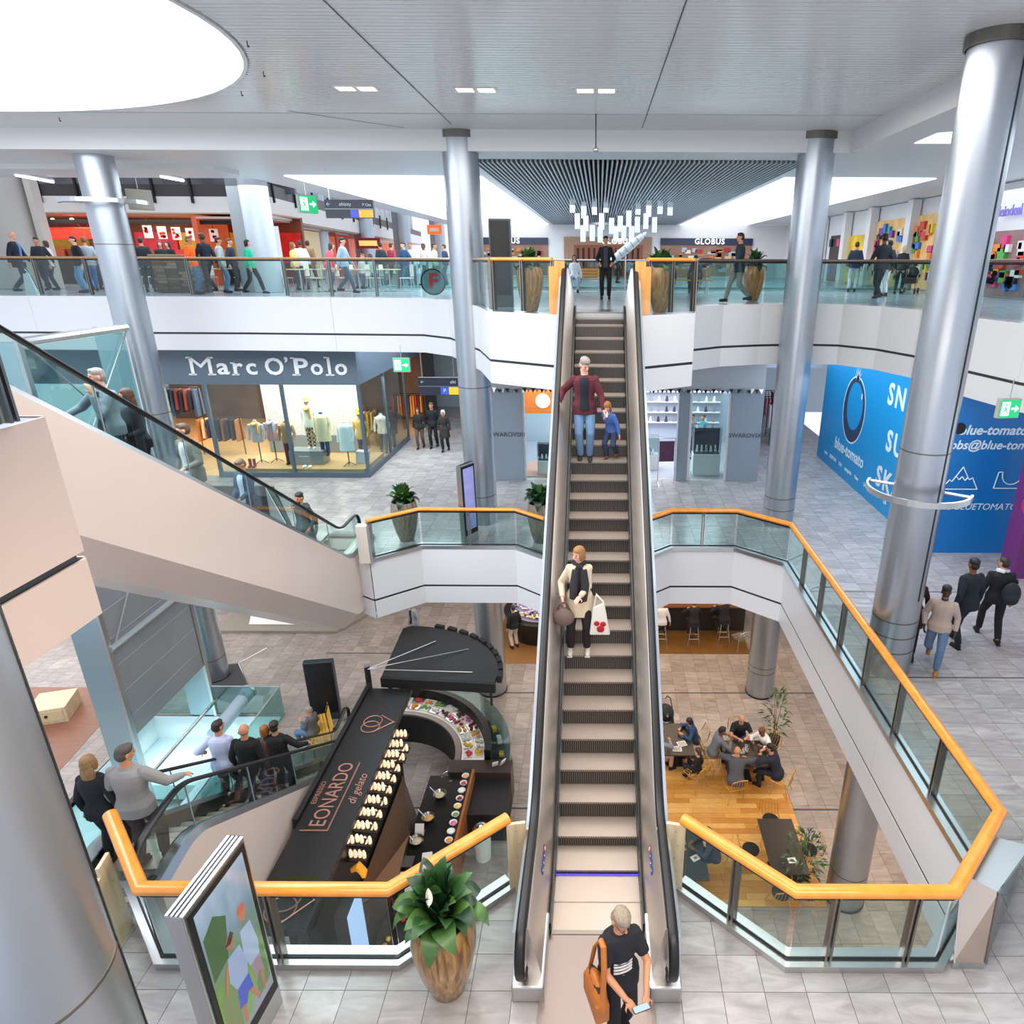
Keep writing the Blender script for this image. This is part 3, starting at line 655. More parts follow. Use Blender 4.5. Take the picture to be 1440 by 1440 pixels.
MB().bx(-.5, .5, .750, .762, .012, .018).build('comb_light', mat('violet_glow', '#5a48ff', rough=.5, emis=1.0, ecol='#4a3cff'), ESC)

def ring_sign(x, y, z, m, tilt, r=.035, nm='safety_sign'):
    MB().cyl((0, 0, 0), r, .004, 18).build(nm, m, ESC, 0).matrix_local = Matrix.Translation((x, y, z)) @ Matrix.Rotation(tilt, 4, 'Y')
M_SB = mat('sign_blue', '#1f4fb0', rough=.4); M_SR = mat('sign_red', '#d23a30', rough=.4); M_SW = mat('sign_white', '#f2f2f2', rough=.4)
for s_ in (-1, 1):
    for q_ in range(4):
        y_ = .62-.10*q_; ring_sign(s_*(.5+.115), y_, .56+.02, M_SR if q_ == 0 else M_SB, -s_*radians(80), .046); ring_sign(s_*(.5+.111), y_, .56+.02, M_SW, -s_*radians(80), .024 if q_ == 0 else .010, 'sign_symbol')
ring_sign(-.62, .05, .55, mat('sign_lamp', '#ffd9b0', emis=1.2, ecol='#ffd0a0'), radians(80), .028, 'indicator_lamp')
# ================================================================== side escalators
def QX(x, y, X):
    a = ray(x, y); k = X/a.x; return V((X, a.y*k, CAMZ+a.z*k))
ESC2, _ = escalator('glass sided escalator with cream cladding descending from upper left', (-6.82, 15.75, .02), pi, 5.98, STEP8, .8, 1, nb=.15, low=1.85, cham=.42, truss=M_CREAM)
ESC3, _ = escalator('glass sided escalator going down to the ground floor at left', (-6.62, 15.6, Z0), pi+radians(5.2), 5.8, STEP8, .8, 1, yo=.235, nb=.15, low=1.85, cham=.42, truss=M_CREAM)

# ================================================================== lift tower in the pit
M_TPL = mat('tower_plate', '#9fb4bb', rough=.25, metal=.7)
tw = thing('lift_tower', 'steel and glass lift tower with dark panel rising from turquoise pit', 'lift tower', (0, 0, 0))
for yy in (13.5, 16.65):
    g = MB(); g.bx(-12.25, -11.55, yy-.05, yy+.05, zb, 5.5); g.build('steel_fin', M_TPL, tw)
    g = MB(); g.bx(-11.55, -11.47, yy-.06, yy+.06, zb, 5.55); g.build('edge_post', M_STEEL, tw)
g = MB(); g.bx(-11.53, -11.5, 13.58, 16.58, -4.05, .55); dp = g.build('dark_panel', mat('tower_panel', '#8d9194', rough=.4, metal=.25, noise=.08, nscale=.6), tw)
for k in range(6):
    z_ = -3.5+k*.72; g = MB(); g.bx(-11.5, -11.492, 13.6, 16.56, z_-.008, z_+.008); g.build('panel_joint', mat('joint_pale', '#9aa3a8', rough=.4), dp)
for z_, th in ((5.5, .09), (-1.55, .08), (.62, .05), (-5.33, .05)):
    g = MB(); g.tube([(-11.47, 13.5, z_), (-11.47, 16.65, z_)], th, 8); g.build('cross_rod', M_STEEL, tw, 1)
for a_, b_ in (((-11.42, 16.6, 5.45), (-11.42, 13.6, 2.3)), ((-11.42, 13.6, 5.4), (-11.42, 16.6, 2.2)), ((-11.42, 15.3, .5), (-11.42, 13.6, -1.5))):
    g = MB(); g.tube([a_, b_], .018, 6); g.build('tie_rod', M_STEEL, tw, 1)
g = MB(); g.bx(-11.49, -11.475, 13.58, 16.55, .7, 5.4); g.build('glass_wall', M_GLASSG, tw)
for a_, b_, lb in ((QX(351, 971, -10.6), QX(300, 1035, -10.9), 'upper grey round tube slanting out of the turquoise pit'), (QX(318, 1068, -10.6), QX(228, 1180, -10.9), 'lower grey round tube slanting into the turquoise pit')):
    t = thing('slanted_tube', lb, 'tube'); g = MB(); g.tube([a_, b_], .2, 16); g.build('tube', mat('tube_grey', '#a9b9c4', rough=.35, metal=.2), t, 1)
    g = MB(); d = (b_-a_).normalized(); g.tube([a_-d*.02, a_+d*.06], .23, 16); g.build('tube_collar', M_STEEL, t, 1)
gp = thing('pit_balustrade', 'green tinted glass balustrade round the turquoise pit', 'railing', (0, 0, Z0))
for (a_, b_) in (((PX0, PY1+.05), (-11.5, PY1+.05)), ((-11.5, PY1+.05), (PX1+.05, PY1+.05)), ((PX1+.05, PY1+.05), (PX1+.05, 13.8)), ((PX1+.05, 13.8), (PX1+.05, 11)), ((PX1+.05, 11), (PX1+.05, 8.3))):
    g = MB(); d = (V(b_)-V(a_)).normalized()*.01; g.plate([V((a_[0]+d.x, a_[1]+d.y, 0)), V((b_[0]-d.x, b_[1]-d.y, 0)), V((b_[0]-d.x, b_[1]-d.y, 1.0)), V((a_[0]+d.x, a_[1]+d.y, 1.0))], .016); g.build('glass_pane', M_GLASSG, gp)
    g = MB(); g.sweep([V((*a_, 1.0)), V((*b_, 1.0))], [(-.014, 0), (.014, 0), (.014, .02), (-.014, .02)]); g.build('top_trim', M_STEEL, gp)

# ================================================================== middle level: fashion store, left
M_SLATE = mat('slate_band', '#5d6d7b', rough=.45)
M_SLATF = mat('slate_frame', '#566673', rough=.35, metal=.3)
M_LETTER = mat('letter_white', '#f3f6f8', rough=.35)
M_SHOPW = mat('shop_wood', '#c9a06f', rough=.4, noise=.08, nscale=3)
store = MB(); store.bx(-20, -7.9, 21.95, 22.15, 3.2, 4.42); st1 = struct('wall_store_sign', store, M_SLATE)
g = MB(); g.bx(-8.1, -7.9, 22.15, 34, 3.2, 4.42); g.build('side_band', M_SLATE, st1)
# lettering with slab serifs
sg = thing('store_lettering', 'white raised serif letters on the slate blue shop band', 'sign', (-10.78, 21.94, 3.8))
def glyph(ch, x0, x1, z0, z1, bold=.02):
    o = text('letter', ch, 1.0, M_LETTER, (0, 0, 0), (0, 0, 0), None, ext=.03, bold=bold); me = o.data; xs = [v.co.x for v in me.vertices]; ys = [v.co.y for v in me.vertices]
    ax, bx_, ay, by = min(xs), max(xs), min(ys), max(ys)
    for v in me.vertices: v.co = V((x0+(v.co.x-ax)/(bx_-ax)*(x1-x0), -v.co.z, z0+(v.co.y-ay)/(by-ay)*(z1-z0)))
    o.matrix_local = Matrix(); o.parent = sg; return o
gx = lambda px: Q(px, 515, 21.94).x+10.78
zb_, zx, zt = -.27, .10, .27
for ch, a_, b_, lo, hi in (('M', 268, 298, zb_, zt), ('a', 305, 322, zb_, zx), ('r', 328, 342, zb_, zx), ('c', 346, 361, zb_, zx), ('O', 373, 399, zb_-.01, zt+.01), ('\u2019', 401.5, 406, .12, zt+.04), ('P', 414, 434, zb_, zt), ('o', 437, 454, zb_, zx), ('l', 461, 465, zb_, zt+.03), ('o', 471, 488, zb_, zx)): glyph(ch, gx(a_), gx(b_), lo, hi, .0 if ch == 'M' else .02)
for a_, b_, z_ in ((264, 275, zb_), (291, 302, zb_), (264, 272, zt), (294, 302, zt), (325, 335, zb_), (325, 330, zx), (410, 421, zb_), (410, 416, zt), (457, 469, zb_), (457, 463, zt+.02)): MB().bx(gx(a_), gx(b_), -.03, .03, z_-.022, z_+.022).build('serif', M_LETTER, sg)
# shop window
win = struct('window_4', MB().bx(-13.1, -7.9, 21.95, 22.1, 0, .18), M_SLATF)
for x_ in (-13.05, -10.5, -7.96): MB().bx(x_-.05, x_+.05, 21.96, 22.08, .18, 3.2).build('mullion', M_SLATF, win)
for a_, b_ in ((-13, -10.55), (-10.45, -8.01)): MB().bx(a_, b_, 22.0, 22.015, .18, 3.2).build('pane', M_GLASS, win)
MB().bx(-8.0, -7.9, 22.1, 27.2, 0, .18).build('sill', M_SLATF, win)
for y_ in (24.6, 27.15): MB().bx(-7.99, -7.91, y_-.04, y_+.04, .18, 3.2).build('mullion', M_SLATF, win)
for a_, b_ in ((22.05, 24.56), (24.64, 27.11)): MB().bx(-7.96, -7.945, a_, b_, .18, 3.2).build('pane', M_GLASS, win)
fl = MB(); fl.bx(-20, -8.0, 22.1, 33, .001, .02); struct('floor_store', fl, M_SHOPW)
pf = MB(); pf.bx(-12.6, -8.15, 22.2, 24.4, .02, .24); tp = thing('display_platform', 'low oak window platform carrying the mannequins', 'platform'); pf.build('platform', M_SHOPW, tp)
bk = struct('wall_store_backdrop', MB().bx(-12.4, -8.9, 24.4, 24.5, .25, 3.2), mat('backdrop_white', '#cfc8c2', rough=.6))
slm = MB().bx(-.02, .02, -.03, 0, .9, 3.15).mesh('backdrop_slat', mat('backdrop_slat', '#e9e2db', rough=.5))
for k in range(56): inst('backdrop_slat', slm, bk, (-12.35+k*.0625, 24.4, 0))
MB().bx(-12.4, -8.9, 24.34, 24.4, .25, .9).build('backdrop_base', M_GREYP, bk)
struct('wall_store_rear', MB().bx(-20, -8, 31, 31.1, 0, 4.4), mat('store_rear', '#6b5240', rough=.6, noise=.3, nscale=1.5))
struct('wall_store_ceiling', MB().bx(-20, -8, 22.2, 31, 3.3, 3.35), mat('store_ceiling', '#cfc9c2', rough=.6))
area('store_window_light', (-10.4, 23.0, 3.2), (4.6, 1.2), 90, (1, .9, .78)); area('store_inner_light', (-14.5, 26.5, 3.2), (6, 6), 240, WARM)
pl = thing('plinth', 'grey box plinth with white lettering in the shop window', 'plinth', (-10.35, 23.0, .24)); MB().bx(-.6, .6, -.3, .3, 0, .5).build('block', M_GREYP, pl, bevel=.01)
MB().bx(-.25, .1, -.305, -.3, .3, .32).build('print_line', M_LETTER, pl)
pl = thing('plinth', 'pale grey tilted panel plinth by the shop window corner', 'plinth', (-8.45, 23.0, .24)); MB().box((0, 0, .22), (.4, .3, .44), ry=.1).build('block', mat('plinth_pale', '#c3ccd3', rough=.4), pl)
# garments and shelving deeper inside
def garment_rail(label, x, y, z, n, w, cols, rz=0):
    t = thing('garment_rack', label, 'clothes rack', (x, y, z), rz)
    g = MB(); g.tube([(-w/2, 0, 0), (-w/2, 0, 1.45), (w/2, 0, 1.45), (w/2, 0, 0)], .018, 6); g.build('frame', M_DARKM, t)
    for k in range(n):
        c = random.choice(cols); xx = -w/2+.08+(w-.16)*k/max(1, n-1); h = random.uniform(.7, .95); g = MB()
        g.add([(xx-.03, -.2, 1.38), (xx+.03, -.2, 1.38), (xx+.03, .2, 1.38), (xx-.03, .2, 1.38), (xx-.045, -.25, 1.4-h), (xx+.045, -.25, 1.4-h), (xx+.045, .25, 1.4-h), (xx-.045, .25, 1.4-h)], [(0, 1, 2, 3), (4, 7, 6, 5), (0, 4, 5, 1), (1, 5, 6, 2), (2, 6, 7, 3), (3, 7, 4, 0)])
        g.build('garment', mat('cloth_'+c.strip('#'), c, rough=.9), t)
    return t
garment_rail('wall rack of jackets high at the shop entrance, left', -14.9, 23.4, 1.4, 10, 1.6, ['#33465a', '#8b3a36', '#c9a06f', '#22262c'])
garment_rail('clothes rack low behind the suited man on the escalator', -14.4, 24.8, .02, 9, 1.6, ['#a86a2c', '#2c2a33', '#6d4a31', '#d9b48a'])
garment_rail('rack of brown garments behind corner glazing', -9.2, 26.2, .02, 9, 1.5, ['#7a5a3a', '#e0b060', '#3c3330', '#caa789'])
# mannequin-like clothing forms
def bust(label, x, y, z, top, bottom, hat=None, coat=None, rz=0, legs=True, scarf=None):
    t = thing('mannequin', label, 'mannequin', (x, y, z), rz)
    if legs:
        for s in (-1, 1):
            MB().tube([(s*.09, 0, .08), (s*.09, .0, .5), (s*.085, 0, .9)], [.065, .075, .10], 10).build('trouser_leg', bottom, t, 1); MB().ell((s*.09, -.05, .04), (.05, .12, .045), 8, 6).build('shoe', M_BLACKM if not hat else M_WHITE, t, 1)
    else:
        MB().tube([(0, 0, 0.03), (0, 0, .9)], .02, 8).build('pole', M_DARKM, t); g = MB()
        for k in range(3): a = k*2.1; g.tube([(0, 0, .12), (.25*cos(a), .25*sin(a), .01)], .012, 5)
        g.build('tripod', M_DARKM, t)
    g = MB(); g.X = Matrix.Diagonal((1.35, .85, 1, 1)); g.lathe([(.135, .78), (.15, .9), (.12, 1.08), (.15, 1.28), (.155, 1.38), (.12, 1.45), (.05, 1.5), (.045, 1.56)], 16); g.build('torso', top, t, 1)
    if coat:
        g = MB(); g.X = Matrix.Diagonal((1.4, .95, 1, 1)); g.lathe([(.19, .55), (.17, .9), (.16, 1.1), (.165, 1.35), (.13, 1.46), (.07, 1.5)], 16); g.build('coat', coat, t, 1)
    for s in (-1, 1): MB().tube([(s*.2, 0, 1.4), (s*.27, .02, 1.1), (s*.25, -.1, .86)], [.062, .05, .04], 8).build('sleeve', coat or top, t, 1)
    if hat is not None:
        MB().ell((0, 0, 1.68), (.085, .1, .12), 10, 8).build('head', M_SHOPW, t, 1); g = MB(); g.lathe([(.2, 1.72), (.12, 1.75), (.1, 1.85), (.03, 1.87)], 14); g.build('hat', hat, t, 1)
    if scarf: MB().tube([(-.1, -.1, 1.45), (0, -.17, 1.4), (.1, -.1, 1.46), (.12, -.15, 1.1)], .04, 7).build('scarf', scarf, t, 1)
    return t
C = lambda h, r=.85: mat('cloth_'+h.strip('#'), h, rough=r)
def plaid(name, a, b, s=14):
    m = mat(name, a, rough=.9); nt = m.node_tree; bb = nt.nodes['Principled BSDF']; tc = N(nt, 'ShaderNodeTexCoord'); ck = N(nt, 'ShaderNodeTexChecker'); ck.inputs['Scale'].default_value = s; ck.inputs[1].default_value = (*hx(a), 1); ck.inputs[2].default_value = (*hx(b), 1)
    nt.links.new(tc.outputs['Object'], ck.inputs[0]); nt.links.new(ck.outputs[0], bb.inputs['Base Color']); return m
bust('clothing form with red sleeve, patterned scarf and light top', -12.05, 22.9, .24, C('#b9b0b6'), C('#7a2230'), legs=False, coat=None, scarf=C('#e0a030'))
bust('clothing form in pink and pale blue knit on thin stand', -11.6, 23.1, .24, C('#c9a0a8'), C('#9ab4cf'), legs=False, scarf=C('#9ab4cf'))
bust('mannequin in tan jacket and maroon trousers', -10.95, 22.8, .24, C('#b58a58'), C('#6d2533'))
bust('mannequin in hat, mustard coat and checked trousers', -10.3, 23.25, .7, C('#efe9df'), plaid('check_cloth', '#5a3c2e', '#d5b894'), hat=C('#b59a6a'), coat=None, scarf=C('#c08c3c'))
bust('mannequin in long cream coat over blue dress', -9.75, 23.0, .5, C('#25406a'), C('#25406a'), coat=C('#d9cba8'))
bust('clothing form in white quilted gilet on black tripod', -8.85, 22.7, .24, C('#edf0f2'), C('#ffffff'), legs=False, coat=C('#edf0f2'))
bust('mannequin with yellow hat near the shop window corner', -8.55, 23.4, .24, C('#cfa24a'), C('#5a4a3a'), hat=C('#e8b53c'))
bust('mannequin in white sweater at the side glazing', -8.35, 25.1, .02, C('#e6e0d8'), C('#6a6d72'))
bust('mannequin in dark checked coat at the side glazing', -8.3, 26.0, .02, C('#4a3436'), C('#3a3030'), coat=C('#4a3436'))
for k, x_ in enumerate((-12.2, -12.05)):
    t = thing('boot', ('left' if k == 0 else 'right')+' red boot of the pair on the shop window floor', 'boot', (x_, 22.4, .24)); MB().tube([(0, 0, .02), (0, 0, .3)], [.05, .055], 8).build('shaft', C('#8d1f28'), t, 1); MB().ell((0, -.07, .04), (.05, .12, .045), 8, 6).build('foot', C('#8d1f28'), t, 1)
t = thing('coir_mat', 'flat pair of white trainers board on the shop window floor', 'shoes', (-10.2, 22.35, .24)); MB().ell((-.1, 0, .04), (.06, .14, .05), 8, 6).build('trainer', M_WHITE, t, 1); MB().ell((.1, 0, .04), (.06, .14, .05), 8, 6).build('trainer', M_WHITE, t, 1); t.name = 'trainer_pair'; t['label'] = 'pair of white trainers on the shop window floor'

# ================================================================== middle level: jewellery shop, centre
M_JEW = mat('jewel_grey', '#8b96a1', rough=.45)
def pillar(x0, x1, nm): return struct(nm, MB().bx(x0, x1, 21.7, 22.1, 0, 3.1), M_JEW)
p_l = pillar(-3.55, -2.55, 'wall_pillar_left'); p_m = pillar(2.62, 2.98, 'wall_pillar_middle'); p_r = pillar(4.35, 5.4, 'wall_pillar_right')
for pp_, x_, s_ in ((p_l, -3.05, 'SWAROVSKI'), (p_r, 4.9, 'SWAROVSKI')): text('wall_lettering', s_, .21, mat('letter_dark', '#3b4046', rough=.4), (x_, 21.69, 1.62), (pi/2, 0, 0), pp_, ext=.004)
struct('wall_shop_header', MB().bx(-3.6, 5.4, 21.75, 22.1, 3.1, 4.42), mat('header_grey', '#b3b6ba', rough=.5))
cr = thing('zigzag_trim', 'dark and silver faceted crystal strip along the shop head', 'trim', (0, 21.68, 3.05))
for k in range(64):
    x_ = -3.55+k*.14+random.uniform(-.02, .02); g = MB(); h_ = random.uniform(.08, .15); g.add([(x_-.07, 0, h_), (x_+.07, 0, h_), (x_+random.uniform(-.03, .03), -.05, -.03), (x_, .04, .03)], [(0, 2, 1), (0, 3, 2), (1, 2, 3), (0, 1, 3)]); g.build('facet', M_POL if k % 2 else M_BLACKM, cr)
struct('floor_shop', MB().bx(-3.5, 5.4, 22.1, 27, .001, .015), mat('shop_floor_grey', '#9a9ba6', rough=.3))
struct('wall_shop_rear', MB().bx(-3.6, 5.4, 27, 27.1, 0, 4.4), mat('shop_rear', '#aeb6c4', rough=.5))
struct('wall_shop_left', MB().bx(-3.6, -3.5, 22, 27, 0, 4.4), M_JEW); struct('wall_shop_right', MB().bx(5.3, 5.4, 22, 27, 0, 4.4), M_JEW)
area('shop_light', (1, 24.5, 3.05), (8, 4), 200, (1, .95, .92))
dn = struct('door_1', MB().bx(-2.55, -2.48, 21.8, 21.9, 0, 3.0), M_WHITE); MB().bx(-1.55, -1.48, 21.8, 21.9, 0, 3.0).build('frame', M_WHITE, dn); MB().bx(-2.48, -1.55, 21.84, 21.85, .05, 3.0).build('pane', M_GLASS, dn)
t = thing('lamp_panel', 'orange glowing round backlit picture inside the left shop window', 'display', (-2.0, 23.5, 2.4))
MB().bx(-.65, .65, 0, .03, -.45, .6).build('panel', mat('orange_glow', '#ff7a2a', rough=.5, emis=.35, ecol='#ff8a3c'), t); MB().cyl((.0, -.01, .0), .26, .02, 24, 'Y').build('disc', mat('glow_white', '#fff4e0', rough=.5, emis=.6, ecol='#fff0d8'), t)
struct('floor_shop_pink', MB().bx(-2.6, -1.0, 22.1, 24, .015, .03), mat('pink_floor', '#c98f7c', rough=.4))
def showcase(label, x, y, z, w=.9, d=.5, h=1.1, dark='#3c2f4a', rz=0):
    t = thing('display_case', label, 'display case', (x, y, z), rz)
    MB().bx(-w/2, w/2, -d/2, d/2, 0, h*.45).build('plinth', M_WHITE, t, bevel=.01)
    MB().bx(-w/2+.03, w/2-.03, -d/2+.03, d/2-.03, h*.45, h*.47).build('tray', C(dark), t)
    g = MB(); g.bx(-w/2, w/2, -d/2, d/2, h*.47, h); g.build('glass_box', M_GLASS, t)
    MB().bx(-w/2, w/2, d/2-.05, d/2-.03, h*.47, h*.95).build('picture', C(dark), t)
    for k in range(5):
        MB().tube([(-w/2+.15+k*w/6, -.05, h*.48), (-w/2+.15+k*w/6, -.02, h*.62)], [.05, .02], 8).build('bust_stand', M_WHITE, t, 1)
    g = MB(); g.tube([(.1+.16*cos(a*.5), -d/2-.02, h*.5+.1+.16*sin(a*.5)) for a in range(13)], .012, 5); g.build('ring_ornament', M_DARKM, t)
    return t
showcase('white display case behind left shop window with dark tray', -1.7, 22.6, .03)
showcase('glass display case with violet picture in the right shop window', 3.75, 22.6, .015, w=.95, h=1.7)
showcase('long white counter case seen left of the grey shop pillar', 1.6, 23.2, .015, w=1.1, h=1.2, dark='#c9ccd6')
t = thing('poster_stand', 'slim metal poster stand with purple card by the grey pillar', 'poster stand', (2.25, 21.4, 0), .1)
g = MB(); g.tube([(-.28, 0, 0), (-.28, 0, 1.6), (.28, 0, 1.6), (.28, 0, 0)], .015, 6); g.tube([(-.28, 0, .1), (-.28, -.3, 0)], .015, 6); g.tube([(.28, 0, .1), (.28, -.3, 0)], .015, 6); g.build('frame', M_STEEL, t)
MB().bx(-.25, .25, -.01, .01, .8, 1.5).build('poster', mat('poster_purple', '#5a3050', rough=.5, noise=.3, nscale=4), t)
jw = struct('window_5', MB().bx(3.0, 3.08, 21.8, 21.9, 0, 3.0), M_WHITE); MB().bx(4.28, 4.35, 21.8, 21.9, 0, 3.0).build('frame', M_WHITE, jw); MB().bx(3.08, 4.28, 21.84, 21.85, .05, 3.0).build('pane', M_GLASS, jw)
for k in range(5):
    t = thing('wall_shelf', ['top', 'second', 'third', 'fourth', 'lowest'][k]+' lit glass shelf of jewellery busts on the rear shop wall', 'shelf', (2.6, 26.85, .9+(4-k)*.42))
    MB().bx(-2.3, 2.3, -.15, .1, -.02, 0).build('board', M_WHITE, t)
    for q in range(14): MB().tube([(-2.1+q*.32, 0, 0), (-2.1+q*.32, 0, .22)], [.07, .03], 6).build('jewellery_bust', random.choice([M_WHITE, M_GREYP, C('#3d3550')]), t, 1)

# corridor back wall and right hand soffits
struct('wall_rear', MB().bx(-24, 20, 34, 34.2, -.2, 5.7), mat('rear_wall', '#c9d6de', rough=.5))
struct('wall_bulkhead', MB().bx(5.4, 8.45, 25.5, 25.7, 3.3, 4.42), mat('bulkhead', '#aab4bd', rough=.4))
struct('door_2', MB().bx(5.6, 6.2, 33.9, 33.98, 0, 3.4), mat('door_glow', '#f4f7fa', rough=.4))
struct('wall_store_column', MB().bx(-7.6, -7.2, 29, 29.4, 0, 4.4), M_DARKM)
gs = garment_rail('distant clothes rack beside the dark corridor post', -8.6, 29.8, 0, 12, 1.4, ['#b5402c', '#d98a3c', '#33465a', '#6a2a2a'])
for k in range(4):
    gx = garment_rail(['distant bright clothes rack seen right of the round column, nearest', 'distant pink clothes rack beyond the blue hoarding', 'distant white clothes rack beyond the blue hoarding', 'farthest clothes rack beyond the blue hoarding'][k], 7.6+.2*k, 26.5+1.5*k, 0, 9, 1.3, ['#d98aa0', '#f0f0f0', '#7a2a3a', '#c9ccd0'])

# ================================================================== blue hoarding
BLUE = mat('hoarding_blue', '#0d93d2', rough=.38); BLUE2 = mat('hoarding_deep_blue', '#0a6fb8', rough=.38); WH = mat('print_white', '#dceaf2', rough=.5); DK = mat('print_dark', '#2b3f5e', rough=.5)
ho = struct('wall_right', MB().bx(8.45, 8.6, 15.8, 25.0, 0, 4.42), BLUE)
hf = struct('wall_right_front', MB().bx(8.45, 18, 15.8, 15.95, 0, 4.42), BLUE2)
RX = (pi/2, 0, -pi/2)
def pr(s, size, y, z, m=WH, par=ho, **k): return text('printed_text', s, size, m, (8.445, y, z), RX, par, ext=.002, **k)
lg = MB(); n = 36
def ringp(cy_, cz_, ry, rz_, wy, wz, m, nm, off, sh=0.0, a0=0, a1=2*pi):
    g = MB(); k = 40; A = []; B_ = []
    for i in range(k+1):
        a = a0+(a1-a0)*i/k; A.append((8.45-off, cy_+ry*cos(a), cz_+rz_*sin(a))); B_.append((8.45-off, cy_+sh+(ry-wy)*cos(a), cz_+sh*0+(rz_-wz)*sin(a)+(wz*.0)))
    g.add(A+B_, [(i, i+1, k+2+i, k+1+i) for i in range(k)]); return g.build(nm, m, ho)
ringp(21.9, 2.45, .98, 1.12, .05, .05, WH, 'logo_outline', .004)
ringp(21.9, 2.45, .93, 1.07, .17, .15, DK, 'logo_ring', .006, 0)
g = MB(); A_ = [(8.4465, 21.9+.85*cos(a), 2.45+.98*sin(a)) for a in [2*pi*i/40 for i in range(41)]]; B_ = [(8.4465, 21.86+.68*cos(a), 2.60+.80*sin(a)) for a in [2*pi*i/40 for i in range(41)]]; g.add(A_+B_, [(i, i+1, 42+i, 41+i) for i in range(40)]); g.build('logo_shade', DK, ho)
g = MB()
for a in (-1.1, -.6, -.1, .35, .8, 1.3):
    g.add([(8.443, 21.9+.08*cos(a), 3.42), (8.443, 21.9-.08*cos(a), 3.42), (8.443, 21.9-.42*sin(a), 3.42+.42*abs(cos(a))+.05)], [(0, 1, 2)])
g.build('logo_leaves', WH, ho); g = MB()
for a in (-.85, -.3, .15, .6, 1.05): g.add([(8.441, 21.9+.06*cos(a), 3.44), (8.441, 21.9-.06*cos(a), 3.44), (8.441, 21.9-.32*sin(a), 3.42+.34*abs(cos(a)))], [(0, 1, 2)])
g.build('logo_leaves', DK, ho)
MB().add([(8.442, 21.35+.05*cos(a), 3.0+.11*sin(a)) for a in [2*pi*i/12 for i in range(12)]], [tuple(range(12))]).build('logo_glint', WH, ho)
pr('blue-tomato', .56, 21.85, 1.02, bold=.012, sx=.98)
for s_, z_ in (('SNOW', 3.45), ('SURF', 2.15), ('SKATE', .98)): pr(s_, .86, 17.95, z_, bold=.025, space=1.25, sx=1.0)
for k, s_ in enumerate(('nitro', 'BURTON', 'ION', 'patagonia', 'Vans', 'DC', 'carhartt', 'LIB', 'volcom', 'RIP', 'GNU')): pr(s_, .17, 24.0-k*.78, .42, bold=.006)
def pf_(s, size, x, z, par=hf, **k): return text('printed_text', s, size, WH, (x, 15.795, z), (pi/2, 0, 0), par, ext=.002, **k)
pf_('blue-tomato.com', .33, 8.72, 3.25, align='LEFT', shear=.2, bold=.008); pf_('jobs@blue-tomato.com', .31, 8.48, 2.88, align='LEFT', shear=.2, bold=.006); pf_('BLUETOMATOSHOP', .24, 8.98, 1.28, align='LEFT', shear=.2)
MB().cyl((8.72, 15.79, 3.3), .14, .01, 20, 'Y').build('dot_mark', M_BLACKM, hf)
def line_art(pts, nm, r=.014):
    g = MB()
    for a_, b_ in zip(pts[:-1], pts[1:]): g.tube([(a_[0], 15.792, a_[1]), (b_[0], 15.792, b_[1])], r, 4)
    g.build(nm, WH, hf)
line_art([(8.55, 1.75), (8.72, 2.0), (8.78, 1.95), (9.0, 2.33), (9.2, 2.0), (9.28, 2.05), (9.45, 1.75), (8.55, 1.75)], 'mountain_outline'); line_art([(8.85, 2.1), (8.95, 2.0), (9.02, 2.08), (9.1, 1.98), (9.16, 2.06)], 'mountain_outline')
line_art([(9.85, 1.78), (9.9, 2.2), (10.0, 2.2)]+[(10.25+.25*cos(a), 2.15+.27*sin(a)) for a in [pi+pi*i/8 for i in range(9)]]+[(10.6, 2.2), (10.65, 1.78), (9.85, 1.78)], 'halfpipe_outline')
for x_ in (8.62, 8.84):
    g = MB(); g.tube([(x_+.07*cos(a), 15.792, 1.28+.07*sin(a)) for a in [2*pi*i/14 for i in range(15)]], .01, 4); g.build('social_mark', WH, hf)
pp_ = thing('purple_banner', 'purple column wrap with round pink badge at right edge', 'banner', (10.15, 14.6, 0)); MB().bx(-.3, .5, -.3, .3, 0, 3.0).build('wrap', mat('purple_wrap', '#6b2a6e', rough=.5), pp_); MB().cyl((-.15, -.31, 1.9), .35, .02, 24, 'Y').build('badge', C('#d0285a'), pp_)
text('lettering', '-20', .3, WH, (-.15, -.325, 1.95), (pi/2, 0, 0), pp_, ext=.002, bold=.01)
